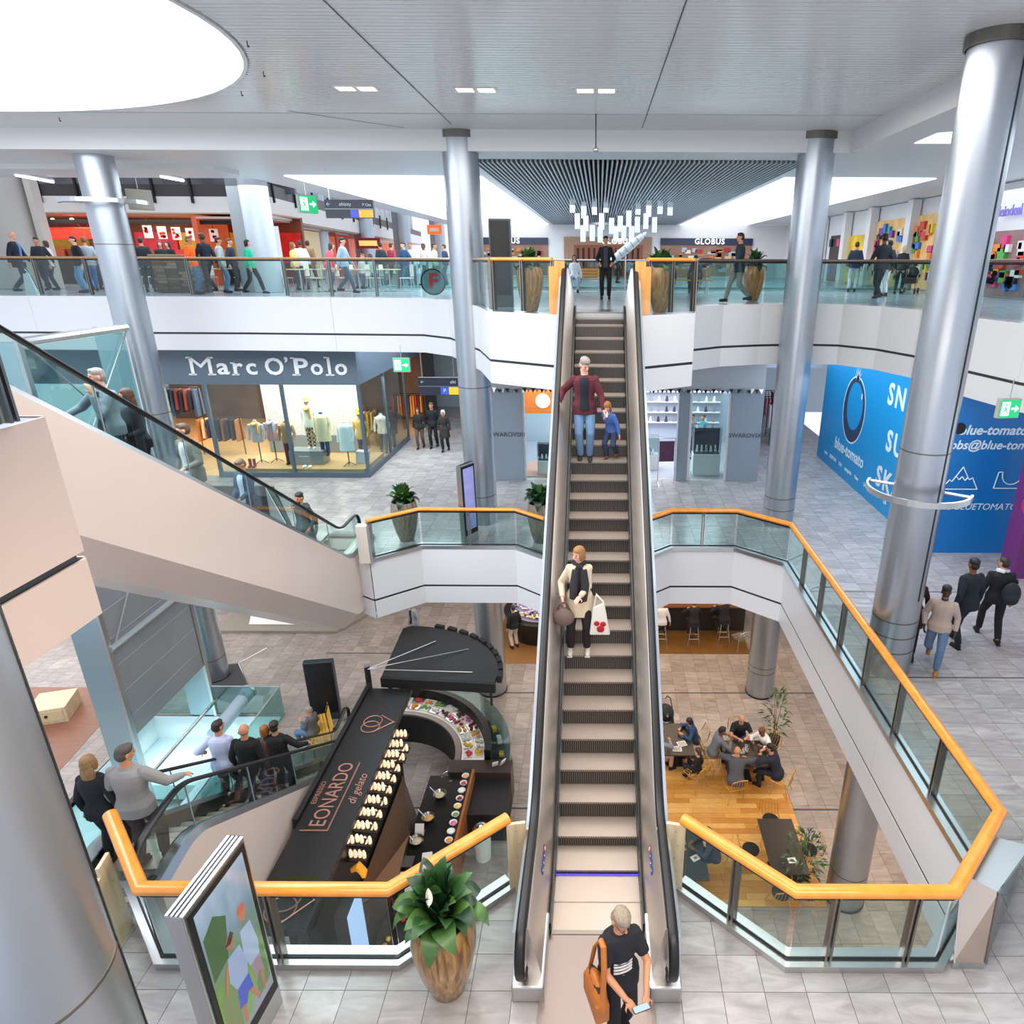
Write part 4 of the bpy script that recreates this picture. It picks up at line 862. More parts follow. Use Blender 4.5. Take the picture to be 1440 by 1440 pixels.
# ================================================================== hanging and standing signs
def exit_sign(label, loc, rz, s=.5, arrow=1):
    t = thing('exit_sign', label, 'exit sign', loc, rz); G = mat('exit_green', '#14b26c', rough=.4, emis=.55, ecol='#18c878')
    MB().bx(-s/2, s/2, -.05, .05, -s*.42, s*.42).build('housing', mat('exit_frame', '#b9b4a8', rough=.4), t, bevel=.005)
    MB().bx(-s*.46, s*.46, -.056, -.05, -s*.38, s*.38).build('panel', G, t)
    W_ = mat('exit_white', '#ffffff', rough=.4, emis=.8, ecol='#ffffff'); y = -.058
    MB().bx(-s*.4, -s*.02, y-.002, y, -s*.3, s*.3).build('doorway', W_, t)
    g = MB(); 
    for a_, b_ in (((-.28, .05), (-.15, -.02)), ((-.22, .1), (-.2, -.05)), ((-.2, -.05), (-.1, -.2)), ((-.2, -.05), (-.32, -.15))): g.tube([(a_[0]*s, y-.004, a_[1]*s), (b_[0]*s, y-.004, b_[1]*s)], s*.025, 5)
    g.ell((-.2*s, y-.004, .17*s), (s*.045, .004, s*.045), 8, 6); g.build('running_figure', G, t)
    g = MB(); g.bx(.06*s, .3*s, y-.002, y, -s*.04, s*.04); g.add([(.24*s, y-.001, .16*s), (.24*s, y-.001, -.16*s), (.42*s, y-.001, 0)], [(0, 1, 2)]); g.build('arrow', W_, t)
    MB().tube([(0, 0, s*.42), (0, 0, s*.42+.35)], .01, 6).build('hanger', M_STEEL, t); return t
exit_sign('green exit sign with right arrow before the blue hoarding', (7.42, 12.0, 4.58), radians(8), .42)
exit_sign('green exit sign hanging below the upper floor beside the shop', tuple(Q(565, 513, 20.2)), 0, .5)
exit_sign('green exit sign hanging in front of pale upper column', tuple(Q(432, 287, 20.0)), .9, .55)
exit_sign('blank backed exit sign hanging behind the left steel column', tuple(Q(197, 281, 19.6)), -2.2, .6)
def way_sign(label, loc, w, h, rows, colours):
    t = thing('direction_sign', label, 'direction sign', loc); MB().bx(-w/2, w/2, -.05, .05, -h/2, h/2).build('board', mat('sign_navy', '#232a3a', rough=.4), t)
    y = -.055
    MB().bx(-w/2, w/2, y, -.05, -.008, .008).build('divider', M_GREYP, t)
    for (x0, x1, z0, z1, c) in colours: MB().bx(x0*w, x1*w, y-.002, y, z0*h, z1*h).build('colour_field', mat('field_'+c.strip('#'), c, rough=.4, emis=.35, ecol=c), t)
    for (s_, x_, z_, sz) in rows: text('lettering', s_, sz*h, WH, (x_*w, y-.005, z_*h), (pi/2, 0, 0), t, ext=.001, align='LEFT')
    for x_ in (-.4, .4): MB().tube([(x_*w, 0, h/2), (x_*w, 0, h/2+.8)], .01, 5).build('hanger', M_STEEL, t)
    return t
way_sign('navy direction sign with yellow and blue fields above food court', tuple(Q(492, 294, 20)), 1.32, .46, [('\u2190', -.47, .25, .3), ('sihlcity', -.2, .25, .26), ('P', .2, -.25, .3), ('P Ost', .28, .22, .22), ('\u2193', .4, -.25, .32)], [(.02, .18, -.46, -.04, '#3a4fc0'), (.19, .49, -.46, -.04, '#f2a81c')])
way_sign('navy direction sign in the middle level corridor, blue field', tuple(Q(617, 543, 21.0)), 1.25, .55, [('\u2190', -.45, .25, .25), ('sihl', .3, .25, .25), ('P', .12, -.25, .3)], [(.05, .25, -.46, -.04, '#3a4fc0'), (.26, .5, -.46, -.04, '#f2c01c')])
def totem(label, x, y, z, w, d, h, rz, screen, body=None, feet=False):
    t = thing('display_totem', label, 'display', (x, y, z), rz); body = body or M_STEEL
    MB().bx(-w/2, w/2, -d/2, d/2, 0, h).build('body', body, t, bevel=.006)
    MB().bx(-w/2+.03, w/2-.03, -d/2-.012, -d/2, .28, h-.04).build('bezel', M_BLACK, t)
    s = MB().bx(-w/2+.08, w/2-.08, -d/2-.016, -d/2-.012, .42, h-.10).build('screen', screen, t)
    for k in range(3): MB().bx(-w/2, w/2, -d/2+d*(.22+.24*k), -d/2+d*(.3+.24*k), h, h+.006).build('vent_slot', M_BLACK, t)
    return t
# screen picture of the near totem: blurred figures in blue against foliage, flat picture on the real screen
def screen_mat(name):
    m = mat(name, '#6a86b0', rough=.12); nt = m.node_tree; b = nt.nodes['Principled BSDF']; tc = N(nt, 'ShaderNodeTexCoord'); sx_ = N(nt, 'ShaderNodeSeparateXYZ'); nt.links.new(tc.outputs['Generated'], sx_.inputs[0])
    cr = N(nt, 'ShaderNodeValToRGB'); e = cr.color_ramp.elements; e[0].position = 0; e[0].color = (*hx('#8c8fa8'), 1); e[1].position = 1; e[1].color = (*hx('#8fa4b8'), 1)
    for p_, c_ in ((.25, '#6f9a3c'), (.45, '#5f7f4a'), (.7, '#6b8290')): x = e.new(p_); x.color = (*hx(c_), 1)
    n_ = N(nt, 'ShaderNodeTexNoise'); n_.inputs['Scale'].default_value = 3.5; nt.links.new(tc.outputs['Generated'], n_.inputs['Vector'])
    ad = N(nt, 'ShaderNodeMath', operation='MULTIPLY_ADD'); ad.inputs[1].default_value = .5; ad.inputs[2].default_value = -.25; nt.links.new(n_.outputs[0], ad.inputs[0])
    a2 = N(nt, 'ShaderNodeMath', operation='ADD'); nt.links.new(ad.outputs[0], a2.inputs[0]); nt.links.new(sx_.outputs[2], a2.inputs[1]); nt.links.new(a2.outputs[0], cr.inputs[0])
    nt.links.new(cr.outputs[0], b.inputs['Base Color']); nt.links.new(cr.outputs[0], b.inputs['Emission Color']); b.inputs['Emission Strength'].default_value = .12; return m
tt = totem('tall steel display totem with photo screen in the near left foreground', -3.30, 4.18, 0, .80, .16, 2.2, radians(84), screen_mat('screen_photo'), M_STEEL)
def pic(pts, c_, off=.0975):
    g = MB(); g.add([(x_, -off, z_) for x_, z_ in pts], [tuple(range(len(pts)))]); g.build('picture_patch', mat('pic_'+c_.strip('#'), c_, rough=.15, emis=.10, ecol=c_), tt)
oval = lambda cx_, cz_, rx_, rz_: [(cx_+rx_*cos(a), cz_+rz_*sin(a)) for a in [2*pi*i/20 for i in range(20)]]
pic([(-.3, .45), (-.12, .5), (-.1, 1.0), (-.3, 1.05)], '#6f8050', .0965); pic([(.1, .5), (.3, .55), (.3, 1.0), (.16, .9)], '#5c7f58', .0965)
pic([(-.3, 1.3), (-.1, 1.35), (-.02, 1.75), (-.15, 1.9), (-.3, 1.8)], '#3f5a34', .0965)
pic([(.08, 1.42), (.22, 1.40), (.26, 1.1), (.24, .95), (.10, .95), (.06, 1.15)], '#95a7c2'); pic(oval(.15, 1.56, .05, .08), '#b0725a'); pic(oval(.15, 1.62, .055, .045), '#b0644a', .098)
pic([(.11, .96), (.24, .96), (.25, .70), (.18, .78), (.12, .68)], '#8f7f86', .0972); pic([(.19, .74), (.24, .74), (.22, .5), (.19, .5)], '#a87058')
pic([(-.12, 1.34), (.04, 1.32), (.08, 1.05), (.05, .92), (-.1, .92), (-.16, 1.1)], '#8da0bf', .098); pic(oval(-.05, 1.46, .05, .08), '#9a6450', .098); pic([(-.11, 1.47), (-.02, 1.56), (.01, 1.5), (-.05, 1.44)], '#3a2a22', .0985)
pic([(-.10, .93), (.06, .93), (.08, .72), (.01, .75), (-.04, .66), (-.12, .70)], '#3f52b4', .098); pic([(-.10, .70), (-.05, .68), (-.06, .48), (-.10, .48)], '#a87058', .098); pic([(.02, .75), (.07, .73), (.14, .55), (.10, .53)], '#a87058', .098)
pic([(-.16, 1.28), (-.12, 1.3), (-.2, 1.02), (-.23, 1.04)], '#a87058', .0985)
totem('slim steel totem with violet screen beside the column on the middle level', -3.42, 16.35, 0, .55, .14, 2.2, radians(60), mat('violet_screen', '#8f90c8', rough=.2, emis=.3, ecol='#9aa0e0', noise=.3, nscale=3))
totem('tall black display totem on the upper level left of the pot', -2.32, 16.75, 6, .5, .18, 1.95, 0, M_BLACKM, mat('totem_dark', '#3f434a', rough=.4))
totem('dark slab totem standing behind the bench on the ground floor', -8.1, 16.5, Z0, .82, .2, 2.0, radians(8), M_DARKM, mat('slab_navy', '#2f3a45', rough=.4))

# ================================================================== planters
M_LEAF = [mat('leaf_dark', '#1a3820', rough=.38, noise=.25, nscale=9), mat('leaf_mid', '#2a4f27', rough=.4, noise=.25, nscale=9), mat('leaf_light', '#41672f', rough=.4, noise=.2, nscale=9)]
def leaf(L, W, droop, curl=.15, n=7):
    g = MB(); vs_ = []
    for i in range(n+1):
        u = i/n; x = L*u*cos(droop*u*.8); z = L*(u*.75-droop*u*u*.75); wd = W*sin(pi*min(1, u**.75*.98+.02))**.8
        vs_ += [(x, -wd/2, z+abs(wd)*curl), (x, 0, z), (x, wd/2, z+abs(wd)*curl)]
    fs = []
    for i in range(n):
        a = i*3; fs += [(a, a+3, a+4, a+1), (a+1, a+4, a+5, a+2)]
    g.add(vs_, fs); b = len(g.v); return g
LEAVES = []
for i in range(6): LEAVES.append([leaf(.42+.03*i, .14+.013*i, .3+.22*i).mesh('leaf', m_, 1) for m_ in M_LEAF])
POTP = [(.14, 0), (.16, .02), (.24, .28), (.30, .58), (.31, .74), (.285, .92), (.265, .98), (.245, .97), (.25, .9)]
def planter(label, x, y, z, s=1.0, nl=34, potm=None, hl=1.0, flowers=0, glabel=None):
    t = thing('potted_plant', label, 'plant', (x, y, z)); t.scale = (s, s, s)
    MB().lathe(POTP, 40).build('pot', potm or M_TEAK, t, 60)
    MB().lathe([(.246, .90), (.05, .93)], 24).build('soil', C('#2b211a'), t)
    for k in range(nl):
        a = k*2.39996+random.uniform(-.2, .2); tier = k/nl; i = min(5, int((1-tier)*4+random.random()*2)); m_ = random.randrange(3)
        o = inst('leaf', LEAVES[i][m_], t, (.09*cos(a), .09*sin(a), .9+.22*tier*hl))
        sc = random.uniform(.85, 1.2)*(1.0 if tier < .7 else .85); o.scale = (sc*hl, sc, sc*hl); o.rotation_euler = (random.uniform(-.4, .4), -.25-1.0*tier+random.uniform(-.2, .2), a)
        if k % 3 == 0: MB().tube([(.03*cos(a), .03*sin(a), .9), (.1*cos(a), .1*sin(a), .95+.22*tier*hl)], .008, 5).build('stem', M_LEAF[1], t)
    for k in range(flowers):
        a = 2.6+k*1.9; MB().tube([(.03, 0, .9), (.2*cos(a), .2*sin(a), 1.35)], .006, 5).build('stem', M_LEAF[2], t)
        g = leaf(.16, .07, .0, .3); o = g.build('flower', C('#efe9dc'), t, 1); o.location = (.2*cos(a), .2*sin(a), 1.33); o.rotation_euler = (0, -1.1, a)
    return t
planter('near egg shaped striped wood pot with broad leaved peace lily', -1.53, 4.72, 0, 1.05, 52, flowers=2)
greypot = wood_mat('grey_striped_pot', '#a19382', '#6b5f50', scale=(16, 16, .7))
planter('grey brown striped pot with leafy plant behind the far left railing', -5.15, 16.5, 0, 1.15, 40, greypot, .85)
planter('striped pot half hidden by the escalator on the middle level', -1.55, 16.45, 0, 1.15, 34, greypot, .85)
lp = wood_mat('light_striped_pot', '#e0984e', '#8a4f1e', scale=(16, 16, .7))
planter('upper level striped pot left of the escalator head', -1.52, 15.35, 6, .94, 36, lp, .85)
planter('upper level striped pot right of the escalator head', 1.32, 15.35, 6, .94, 36, lp, .85)
planter('upper level striped pot beside the walking man in suit', 4.35, 19.9, 6, .95, 32, lp, .9)
def bush(label, x, y, z, h, w, potm, seed=1):
    t = thing('potted_bush', label, 'plant', (x, y, z)); random.seed(seed)
    MB().lathe([(.13, 0), (.17, .3), (.18, .36), (.16, .35)], 20).build('pot', potm, t, 1)
    for k in range(3): MB().tube([(0, 0, .3), (.06*cos(k*2.1), .06*sin(k*2.1), h*.5), (.14*cos(k*2.1), .14*sin(k*2.1), h*.9)], [.015, .01, .005], 5).build('stem', C('#6b5334'), t)
    ms = [MB().add([(0, 0, 0), (.07, -.02, .02), (.16, 0, -.01), (.07, .02, .02)], [(0, 1, 2, 3)]).mesh('leaf', m_) for m_ in M_LEAF]
    for k in range(150):
        u = random.random(); zz = .42+(h-.42)*u; rr = w*sin(pi*min(.98, .15+u*.8))*sqrt(random.random()); a = random.uniform(0, 2*pi)
        o = inst('leaf', random.choice(ms), t, (rr*cos(a), rr*sin(a), zz)); o.rotation_euler = (random.uniform(-.6, .6), random.uniform(-.9, .5), a+random.uniform(-.6, .6)); s_ = random.uniform(.8, 1.5); o.scale = (s_, s_, s_)
    random.seed(seed+50)
    return t
bush('tall leafy bamboo plant behind the cafe table with five men', 4.95, 15.3, Z0, 1.95, .32, M_BLACKM, 3)
bush('leafy bamboo plant beside the empty dark table, near column', 4.42, 10.75, Z0, 1.6, .42, M_BLACKM, 5)
# stainless wedge box by the near right corner
wb = thing('steel_screen', 'stainless steel angled screen box behind near right railing corner', 'metal box', (0, 0, 0))
from_, to_ = [(3.78, 4.93, .0), (4.12, 4.93, .0), (5.62, 6.62, .0), (4.85, 6.2, .0)], [tuple(P(1352, 1228, .95)), tuple(P(1405, 1255, .95)), tuple(P(1452, 1190, .95)), tuple(P(1395, 1176, .95))]
MB().add(from_+[(a_, b_, .11) for a_, b_, c_ in from_], [(3, 2, 1, 0), (4, 5, 6, 7), (0, 1, 5, 4), (1, 2, 6, 5), (2, 3, 7, 6), (3, 0, 4, 7)]).build('base', M_STEEL, wb)
lo_ = [V((a_, b_, .11)) for a_, b_, c_ in from_]; hi_ = [V(p_) for p_ in to_]
for nm_, q_, m_ in (('front_plate', (lo_[0], lo_[1], hi_[1], hi_[0]), mat('warm_steel', '#c9b8aa', rough=.25, metal=.9)), ('top_plate', (hi_[0], hi_[1], hi_[2], hi_[3]), M_STEEL), ('side_plate', (lo_[1], lo_[2], hi_[2], hi_[1]), M_GLASSD), ('rear_plate', (lo_[3], lo_[0], hi_[0], hi_[3]), M_STEEL)):
    g = MB(); g.plate(q_, .015); g.build(nm_, m_, wb)
g = MB(); g.tube([lo_[1], hi_[1]], .02, 6); g.build('edge_bar', M_POST, wb); g = MB(); g.tube([lo_[2], hi_[2]], .025, 6); g.build('edge_bar', M_POST, wb)
ORD = ['first', 'second', 'third', 'fourth', 'fifth', 'sixth', 'seventh', 'eighth', 'ninth', 'tenth', 'eleventh', 'twelfth', 'thirteenth', 'fourteenth']
COLN = {'#e7b25a': 'amber', '#c83a3a': 'red', '#e9e2d6': 'cream', '#8a1f2d': 'dark red', '#f0c33a': 'yellow', '#6b9a3a': 'green', '#d86a9a': 'pink', '#f2efe8': 'white', '#d98a3c': 'orange', '#5a2c22': 'brown'}
# ================================================================== ground floor kiosk
M_KB = mat('kiosk_black', '#1b1a1a', rough=.35, spec=.5); M_COP = mat('copper_line', '#c08a78', rough=.35, metal=.5)
ZK = -2.16
kc = thing('kiosk_canopy', 'long black kiosk roof board with copper lettering', 'canopy', (0, 0, 0))
MB().bx(-5.24, -4.27, 6.97, 12.9, ZK-.12, ZK).build('roof_board', M_KB, kc, bevel=.01)
MB().bx(-5.34, -5.25, 9.0, 13.05, ZK-.22, ZK+.05).build('edge_fascia', M_BLACKM, kc)
def flat_tube(pts, nm, r=.011, par=kc, z=ZK+.01, m=M_COP):
    g = MB(); g.tube([V((a, b, z)) for a, b in pts], r, 5); return g.build(nm, m, par)
flat_tube([(-5.13, 8.80), (-4.65, 8.80), (-4.65, 10.46)], 'letter_line', .013)
text('lettering', 'EONARDO', .40, M_COP, (-4.87, 9.67, ZK+.006), (0, 0, pi/2), kc, ext=.004, sx=.80)
text('lettering', 'ESPRESSO', .13, M_COP, (-5.14, 9.68, ZK+.006), (0, 0, pi/2), kc, ext=.004)
text('lettering', 'di gelato', .23, M_COP, (-4.46, 9.77, ZK+.006), (0, 0, pi/2), kc, ext=.004, shear=.35, sx=.95)
for (yy, s_) in ((11.64, .9), (7.42, 1.1)):
    for dy in (-.11, .07): flat_tube([(-4.79+.21*s_*cos(a), yy+dy+.2*s_*sin(a)) for a in [2*pi*i/28 for i in range(29)]], 'logo_ring', .012)
    flat_tube([(-4.66, yy+.3*s_), (-4.34, yy+.05), (-4.68, yy-.3*s_)], 'logo_cone', .011)
for (x, y) in ((-5.33, 13.1), (-4.42, 7.1)):
    MB().cyl((x, y, (Z0+ZK+(.45 if y > 13 else -.1))/2), .065, (ZK+(.45 if y > 13 else -.1))-Z0, 16).build('post', M_BLACKM, kc, 1)
MB().cyl((-5.33, 13.1, ZK+.47), .07, .03, 16).build('post_cap', M_STEEL, kc)
fan = thing('fan_canopy', 'quarter circle black kiosk roof with scalloped rim and steel wires', 'canopy', (-5.0, 13.14, -1.95))
arc = [(2.66*cos(a), 2.2*sin(a)) for a in [radians(-8+96*i/24) for i in range(25)]]
MB().prism([(0, -.13)]+arc+[(-.1, 2.07)], -.1, 0).build('roof_board', M_KB, fan)
g = MB(); g.sweep([V((0, -.13, -.12)), V((2.66, -.34, -.12))], [(-.05, -.11), (.05, -.11), (.05, .13), (-.05, .13)]); g.build('front_beam', M_BLACKM, fan)
for i in range(2, 22, 2):
    a = radians(-8+96*i/24); MB().box((2.72*cos(a), 2.27*sin(a), -.05), (.11, .24, .18), rz=a).build('rim_block', M_BLACKM, fan)
for (x, y) in ((.9, 1.44), (1.8, 1.08), (2.07, .09)): g = MB(); g.tube([(-.31, -.09, .2), (x, y, .01)], .011, 5); g.build('wire', M_STEEL, fan)
MB().cyl((2.56, -.38, -.33), .028, .45, 10).build('hanger', M_BLACKM, fan)
MB().cyl((.1, .1, (Z0+1.95)/2-.05), .05, -(Z0+1.95), 12).build('post', M_BLACKM, fan)
# shelf with lit jars beneath the canopy edge
sh = thing('back_bar', 'tall black back bar shelving under the long kiosk roof', 'shelf', (0, 0, 0))
MB().bx(-4.75, -4.45, 7.3, 12.2, Z0, ZK-.14).build('cabinet', M_KB, sh)
M_JAR = mat('jar_glow', '#ffe9cf', rough=.25, emis=.5, ecol='#ffdcb4', noise=.5, nscale=22)
jar_me = MB().lathe([(.03, 0), (.035, .02), (.035, .11), (.022, .135), (.022, .155)], 10).mesh('jar', M_JAR, 1)
for k in range(10):
    y = 8.9+k*.31; z = -2.55
    for zz in (z, z-.36): MB().bx(-4.45, -4.09, y-.05, y+.12, zz-.02, zz).build('bracket_shelf', M_DARKM, sh)
    for q in range(4):
        for zz in (z, z-.36):
            o = inst('jar', jar_me, None, (-4.39+q*.082, y+.035+random.uniform(-.02, .02), zz)); o['label'] = ORD[q]+' lit jar from left, '+('upper' if zz == z else 'lower')+' tier, '+ORD[k]+' kiosk bracket from near end'; o['category'] = 'jar'; o['group'] = 'lit jars on the kiosk back bar'
t = thing('orange_cloth', 'orange yellow folded cloth at the near end of the jars', 'cloth', (-4.15, 8.6, -2.85)); MB().tube([(-.11, 0, 0), (0, .05, .05), (.11, -.02, 0), (.14, -.1, -.05)], [.03, .06, .055, .02], 8, squash=1.6).build('fold', C('#eea021'), t, 1)
t = thing('vending_panel', 'narrow blue white lit panel at the kiosk near end', 'panel', (-4.12, 8.0, Z0)); MB().bx(-.1, .1, -.32, .32, 0, 3.0).build('body', M_BLACKM, t); MB().bx(.1, .115, -.28, .28, 1.1, 2.95).build('lit_panel', mat('cool_lit', '#b9cdf2', rough=.3, emis=.6, ecol='#b4ccff'), t)
# faceted brown front under the jars
fc = thing('faceted_cabinet', 'brown faceted metal kiosk front with pale edges', 'cabinet', (0, 0, 0)); M_BR = mat('bronze_facet', '#6b5240', rough=.28, metal=.6); M_PE = mat('pale_edge', '#d9c3a6', rough=.4)
vv = dict(a=(-4.4, 8.6, Z0), b=(-4.4, 12.6, Z0), c=(-4.42, 12.0, -3.9), d=(-4.42, 8.6, -3.9), e=(-4.1, 11.0, -4.6), f=(-4.0, 9.9, -4.5))
for nm in (('c', 'b', 'e'), ('b', 'f', 'e'), ('c', 'e', 'd'), ('d', 'e', 'f'), ('d', 'f', 'a'), ('a', 'f', 'b')):
    g = MB(); g.plate([vv[q] for q in nm], .02); g.build('facet', M_BR, fc)
for p_, q_ in (('e', 'f'), ('d', 'e'), ('c', 'e'), ('f', 'a'), ('e', 'b')): g = MB(); g.tube([vv[p_], vv[q_]], .014, 5); g.build('edge_strip', M_PE, fc)
# curved chilled display
cc = (-5.5, 13.6); cd = thing('curved_display', 'curved black chilled food counter with glass front', 'counter', (cc[0], cc[1], Z0))
def ringsec(r0, r1, z0, z1, a0, a1, n=28, zz=None):
    g = MB(); vs_ = []
    for i in range(n+1):
        a = a0+(a1-a0)*i/n; c_, s_ = cos(a), sin(a)
        vs_ += [(r0*c_, r0*s_, z0), (r1*c_, r1*s_, z0 if zz is None else zz[0]), (r1*c_, r1*s_, z1 if zz is None else zz[1]), (r0*c_, r0*s_, z1)]
    g.add(vs_, [(i*4+j, i*4+(j+1) % 4, (i+1)*4+(j+1) % 4, (i+1)*4+j) for i in range(n) for j in range(4)]+[(3, 2, 1, 0), (n*4, n*4+1, n*4+2, n*4+3)]); return g
A0, A1 = 0.02, radians(96)
ringsec(1.85, 2.75, 0, .9, A0, A1).build('body', M_KB, cd); ringsec(1.85, 2.0, .9, .96, A0, A1).build('worktop', mat('worktop_grey', '#7b746e', rough=.3, metal=.5), cd)
ringsec(2.62, 2.78, .9, 1.25, A0, A1).build('black_rim', M_BLACK, cd); ringsec(2.02, 2.6, .92, .94, A0, A1).build('tray_bed', mat('tray_bed', '#d9d5d2', rough=.3, emis=.25, ecol='#fff1dd'), cd)
ringsec(3.25, 3.27, .35, 1.15, A0, A1).build('front_glass', M_GLASS, cd); ringsec(2.78, 3.25, 1.15, 1.165, A0, A1).build('top_glass', M_GLASS, cd); ringsec(2.75, 3.3, 0, .35, A0, A1).build('front_base', M_KB, cd)
ringsec(2.78, 3.24, .7, .715, A0, A1).build('glass_shelf', M_GLASS, cd)
cols = ['#e7b25a', '#c83a3a', '#e9e2d6', '#8a1f2d', '#f0c33a', '#6b9a3a', '#d86a9a', '#f2efe8', '#d98a3c', '#5a2c22']
for k in range(11):
    a = A0+.1+(A1-A0-.2)*k/10
    for rr in (2.18, 2.45):
        t = thing('food_tray', COLN[cols[(k*3+int(rr*10)) % 10]]+' food tray, '+ORD[k]+' from the till end, '+('inner' if rr < 2.3 else 'outer')+' row of curved counter', 'tray', (cc[0]+rr*cos(a), cc[1]+rr*sin(a), Z0+.94), a, 'food trays in the curved counter')
        MB().bx(-.12, .12, -.17, .17, 0, .05).build('tray', M_STEEL if k % 2 else M_WHITE, t)
        c_ = cols[(k*3+int(rr*10)) % 10]; g = MB()
        for q in range(7): g.ell((random.uniform(-.08, .08), random.uniform(-.12, .12), .06), (.05, .05, .035), 6, 4)
        g.build('food_heap', C(c_, .6), t, 1, kind='stuff')
for k in range(9):
    a = A0+.15+(A1-A0-.3)*k/8; t = thing('packed_snack', COLN[cols[(k*7) % 10]]+' packed snack behind the outer curved glass, '+ORD[k]+' from the till end', 'food', (cc[0]+3.02*cos(a), cc[1]+3.02*sin(a), Z0+.715), a, 'snacks behind the outer curved glass')
    MB().bx(-.06, .06, -.09, .09, 0, random.uniform(.05, .2)).build('pack', C(cols[(k*7) % 10], .5), t, bevel=.01)
# east block and long counter
ec = thing('counter_block', 'black end block joining curved counter and long counter', 'counter', (0, 0, Z0))
MB().bx(-3.7, -2.15, 13.15, 13.6, 0, 1.0).build('body', mat('brown_black', '#3a2c26', rough=.35), ec, bevel=.01); MB().bx(-3.05, -2.15, 12.0, 13.15, 0, .8).build('low_shelf', M_BLACKM, ec)
lc = thing('long_counter', 'long black kiosk work counter crowded with cups and fruit', 'counter', (0, 0, Z0)); MB().bx(-4.15, -3.25, 8.4, 13.15, 0, .9).build('body', M_KB, lc, bevel=.01); MB().bx(-3.3, -3.1, 8.4, 13.15, 0, 1.12).build('raised_front', M_KB, lc)
MB().bx(-3.1, -3.04, 8.4, 13.15, 0, 1.1).build('timber_front', mat('kiosk_timber', '#9a5f34', rough=.4, noise=.1), lc)
def on_counter(n, f):
    for k in range(n): f(k)
for k in range(9):
    t = thing('white_bowl', 'small white bowl with '+COLN[cols[k]]+' filling, '+ORD[k]+' from far end of raised edge', 'bowl', (-3.2, 12.85-k*.24, Z0+1.12), 0, 'white bowls along the raised counter edge'); MB().lathe([(.05, 0), (.09, .06), (.085, .06), (.045, .01)], 14).build('bowl', M_WHITE, t, 1); MB().ell((0, 0, .045), (.06, .06, .02), 8, 4).build('filling', C(cols[k], .6), t, 1)
for k, (x, y) in enumerate(((-3.75, 12.45), (-3.85, 11.75), (-3.95, 11.1))):
    t = thing('glass_dish', ['farthest', 'middle', 'nearest'][k]+' round glass serving dish with spoon on the work counter', 'dish', (x, y, Z0+.9)); MB().lathe([(.08, 0), (.16, .1), (.15, .1), (.07, .01)], 20).build('dish', M_POL, t, 1); g = MB(); g.tube([(-.05, 0, .05), (-.25, .1, .2)], .012, 5); g.build('spoon', M_STEEL, t)
    MB().ell((0, 0, .06), (.11, .11, .03), 10, 4).build('filling', C(['#cfc0a0', '#e0b070', '#d8c8b0'][k], .6), t, 1)
t = thing('kitchen_scale', 'square steel kitchen scale on the work counter', 'scale', (-4.0, 10.55, Z0+.9)); MB().bx(-.13, .13, -.16, .16, 0, .06).build('base', M_BLACKM, t); MB().bx(-.12, .12, -.14, .14, .07, .085).build('plate', M_STEEL, t)
t = thing('tablet_stand', 'white framed till tablet on the work counter', 'tablet', (-3.95, 11.35, Z0+.9)); MB().box((0, 0, .12), (.2, .02, .26), rx=-.5).build('tablet', M_WHITE, t, bevel=.005); MB().bx(-.1, .1, -.1, .1, 0, .02).build('foot', M_STEEL, t)
for k in range(14):
    x, y = random.uniform(-4.05, -3.4), 8.6+k*.13; c_ = ['#d23b3b', '#f08a1c', '#f2c230', '#c9283a', '#6fa53a'][k % 5]
    t = thing('fruit', ['red', 'orange', 'yellow', 'dark red', 'green'][k % 5]+' piece of fruit, '+ORD[k]+' from the near end of the work counter', 'fruit', (x, y, Z0+.9), 0, 'fruit on the work counter'); MB().ell((0, 0, .045), (.05, .05, .045), 10, 6).build('flesh', C(c_, .4), t, 1); MB().cyl((0, 0, .095), .006, .02, 5).build('stem', C('#4a3a20'), t)
for k, (x, y, c_) in enumerate(((-3.6, 10.6, '#c9d0d6'), (-3.55, 10.2, '#b9c2cc'), (-4.05, 10.1, '#f0e6c8'), (-3.75, 9.8, '#e24b5a'))):
    t = thing('storage_tub', ['clear grey tub beside the scale', 'clear blue grey tub behind the fruit', 'white tub with yellow slices', 'red and white tub among the fruit'][k], 'tub', (x, y, Z0+.9), .2); MB().bx(-.11, .11, -.15, .15, 0, .12).build('tub', C(c_, .25), t, bevel=.01); MB().bx(-.1, .1, -.14, .14, .12, .135).build('lid', C('#e9e4dc', .3), t)
t = thing('tap', 'curved steel tap on the work counter', 'tap', (-3.6, 12.95, Z0+.9)); g = MB(); g.tube([(0, 0, 0), (0, 0, .28), (-.05, -.05, .36), (-.15, -.1, .33), (-.17, -.12, .24)], .014, 7); g.build('spout', M_POL, t, 1); MB().cyl((0, 0, .01), .04, .02, 12).build('foot', M_POL, t)
t = thing('menu_cards', 'white folded menu cards on the counter block corner', 'cards', (-2.45, 13.4, Z0+1.0), .4)
for k in range(2): MB().box((-.12+k*.2, 0, .08), (.15, .02, .18), rx=.4, rz=k*.5).build('card', M_WHITE, t)
t = thing('steel_bin', 'round steel bin with domed lid beside the kiosk', 'bin', (-2.72, 12.75, Z0)); MB().lathe([(.18, 0), (.2, .6), (.2, .75)], 24).build('body', M_WHITE, t, 1); MB().lathe([(.21, .75), (.2, .85), (.13, .95), (.05, .99), (.01, 1.0)], 24).build('dome_lid', M_POL, t, 1)
t.location = (-2.62, 11.55, Z0)
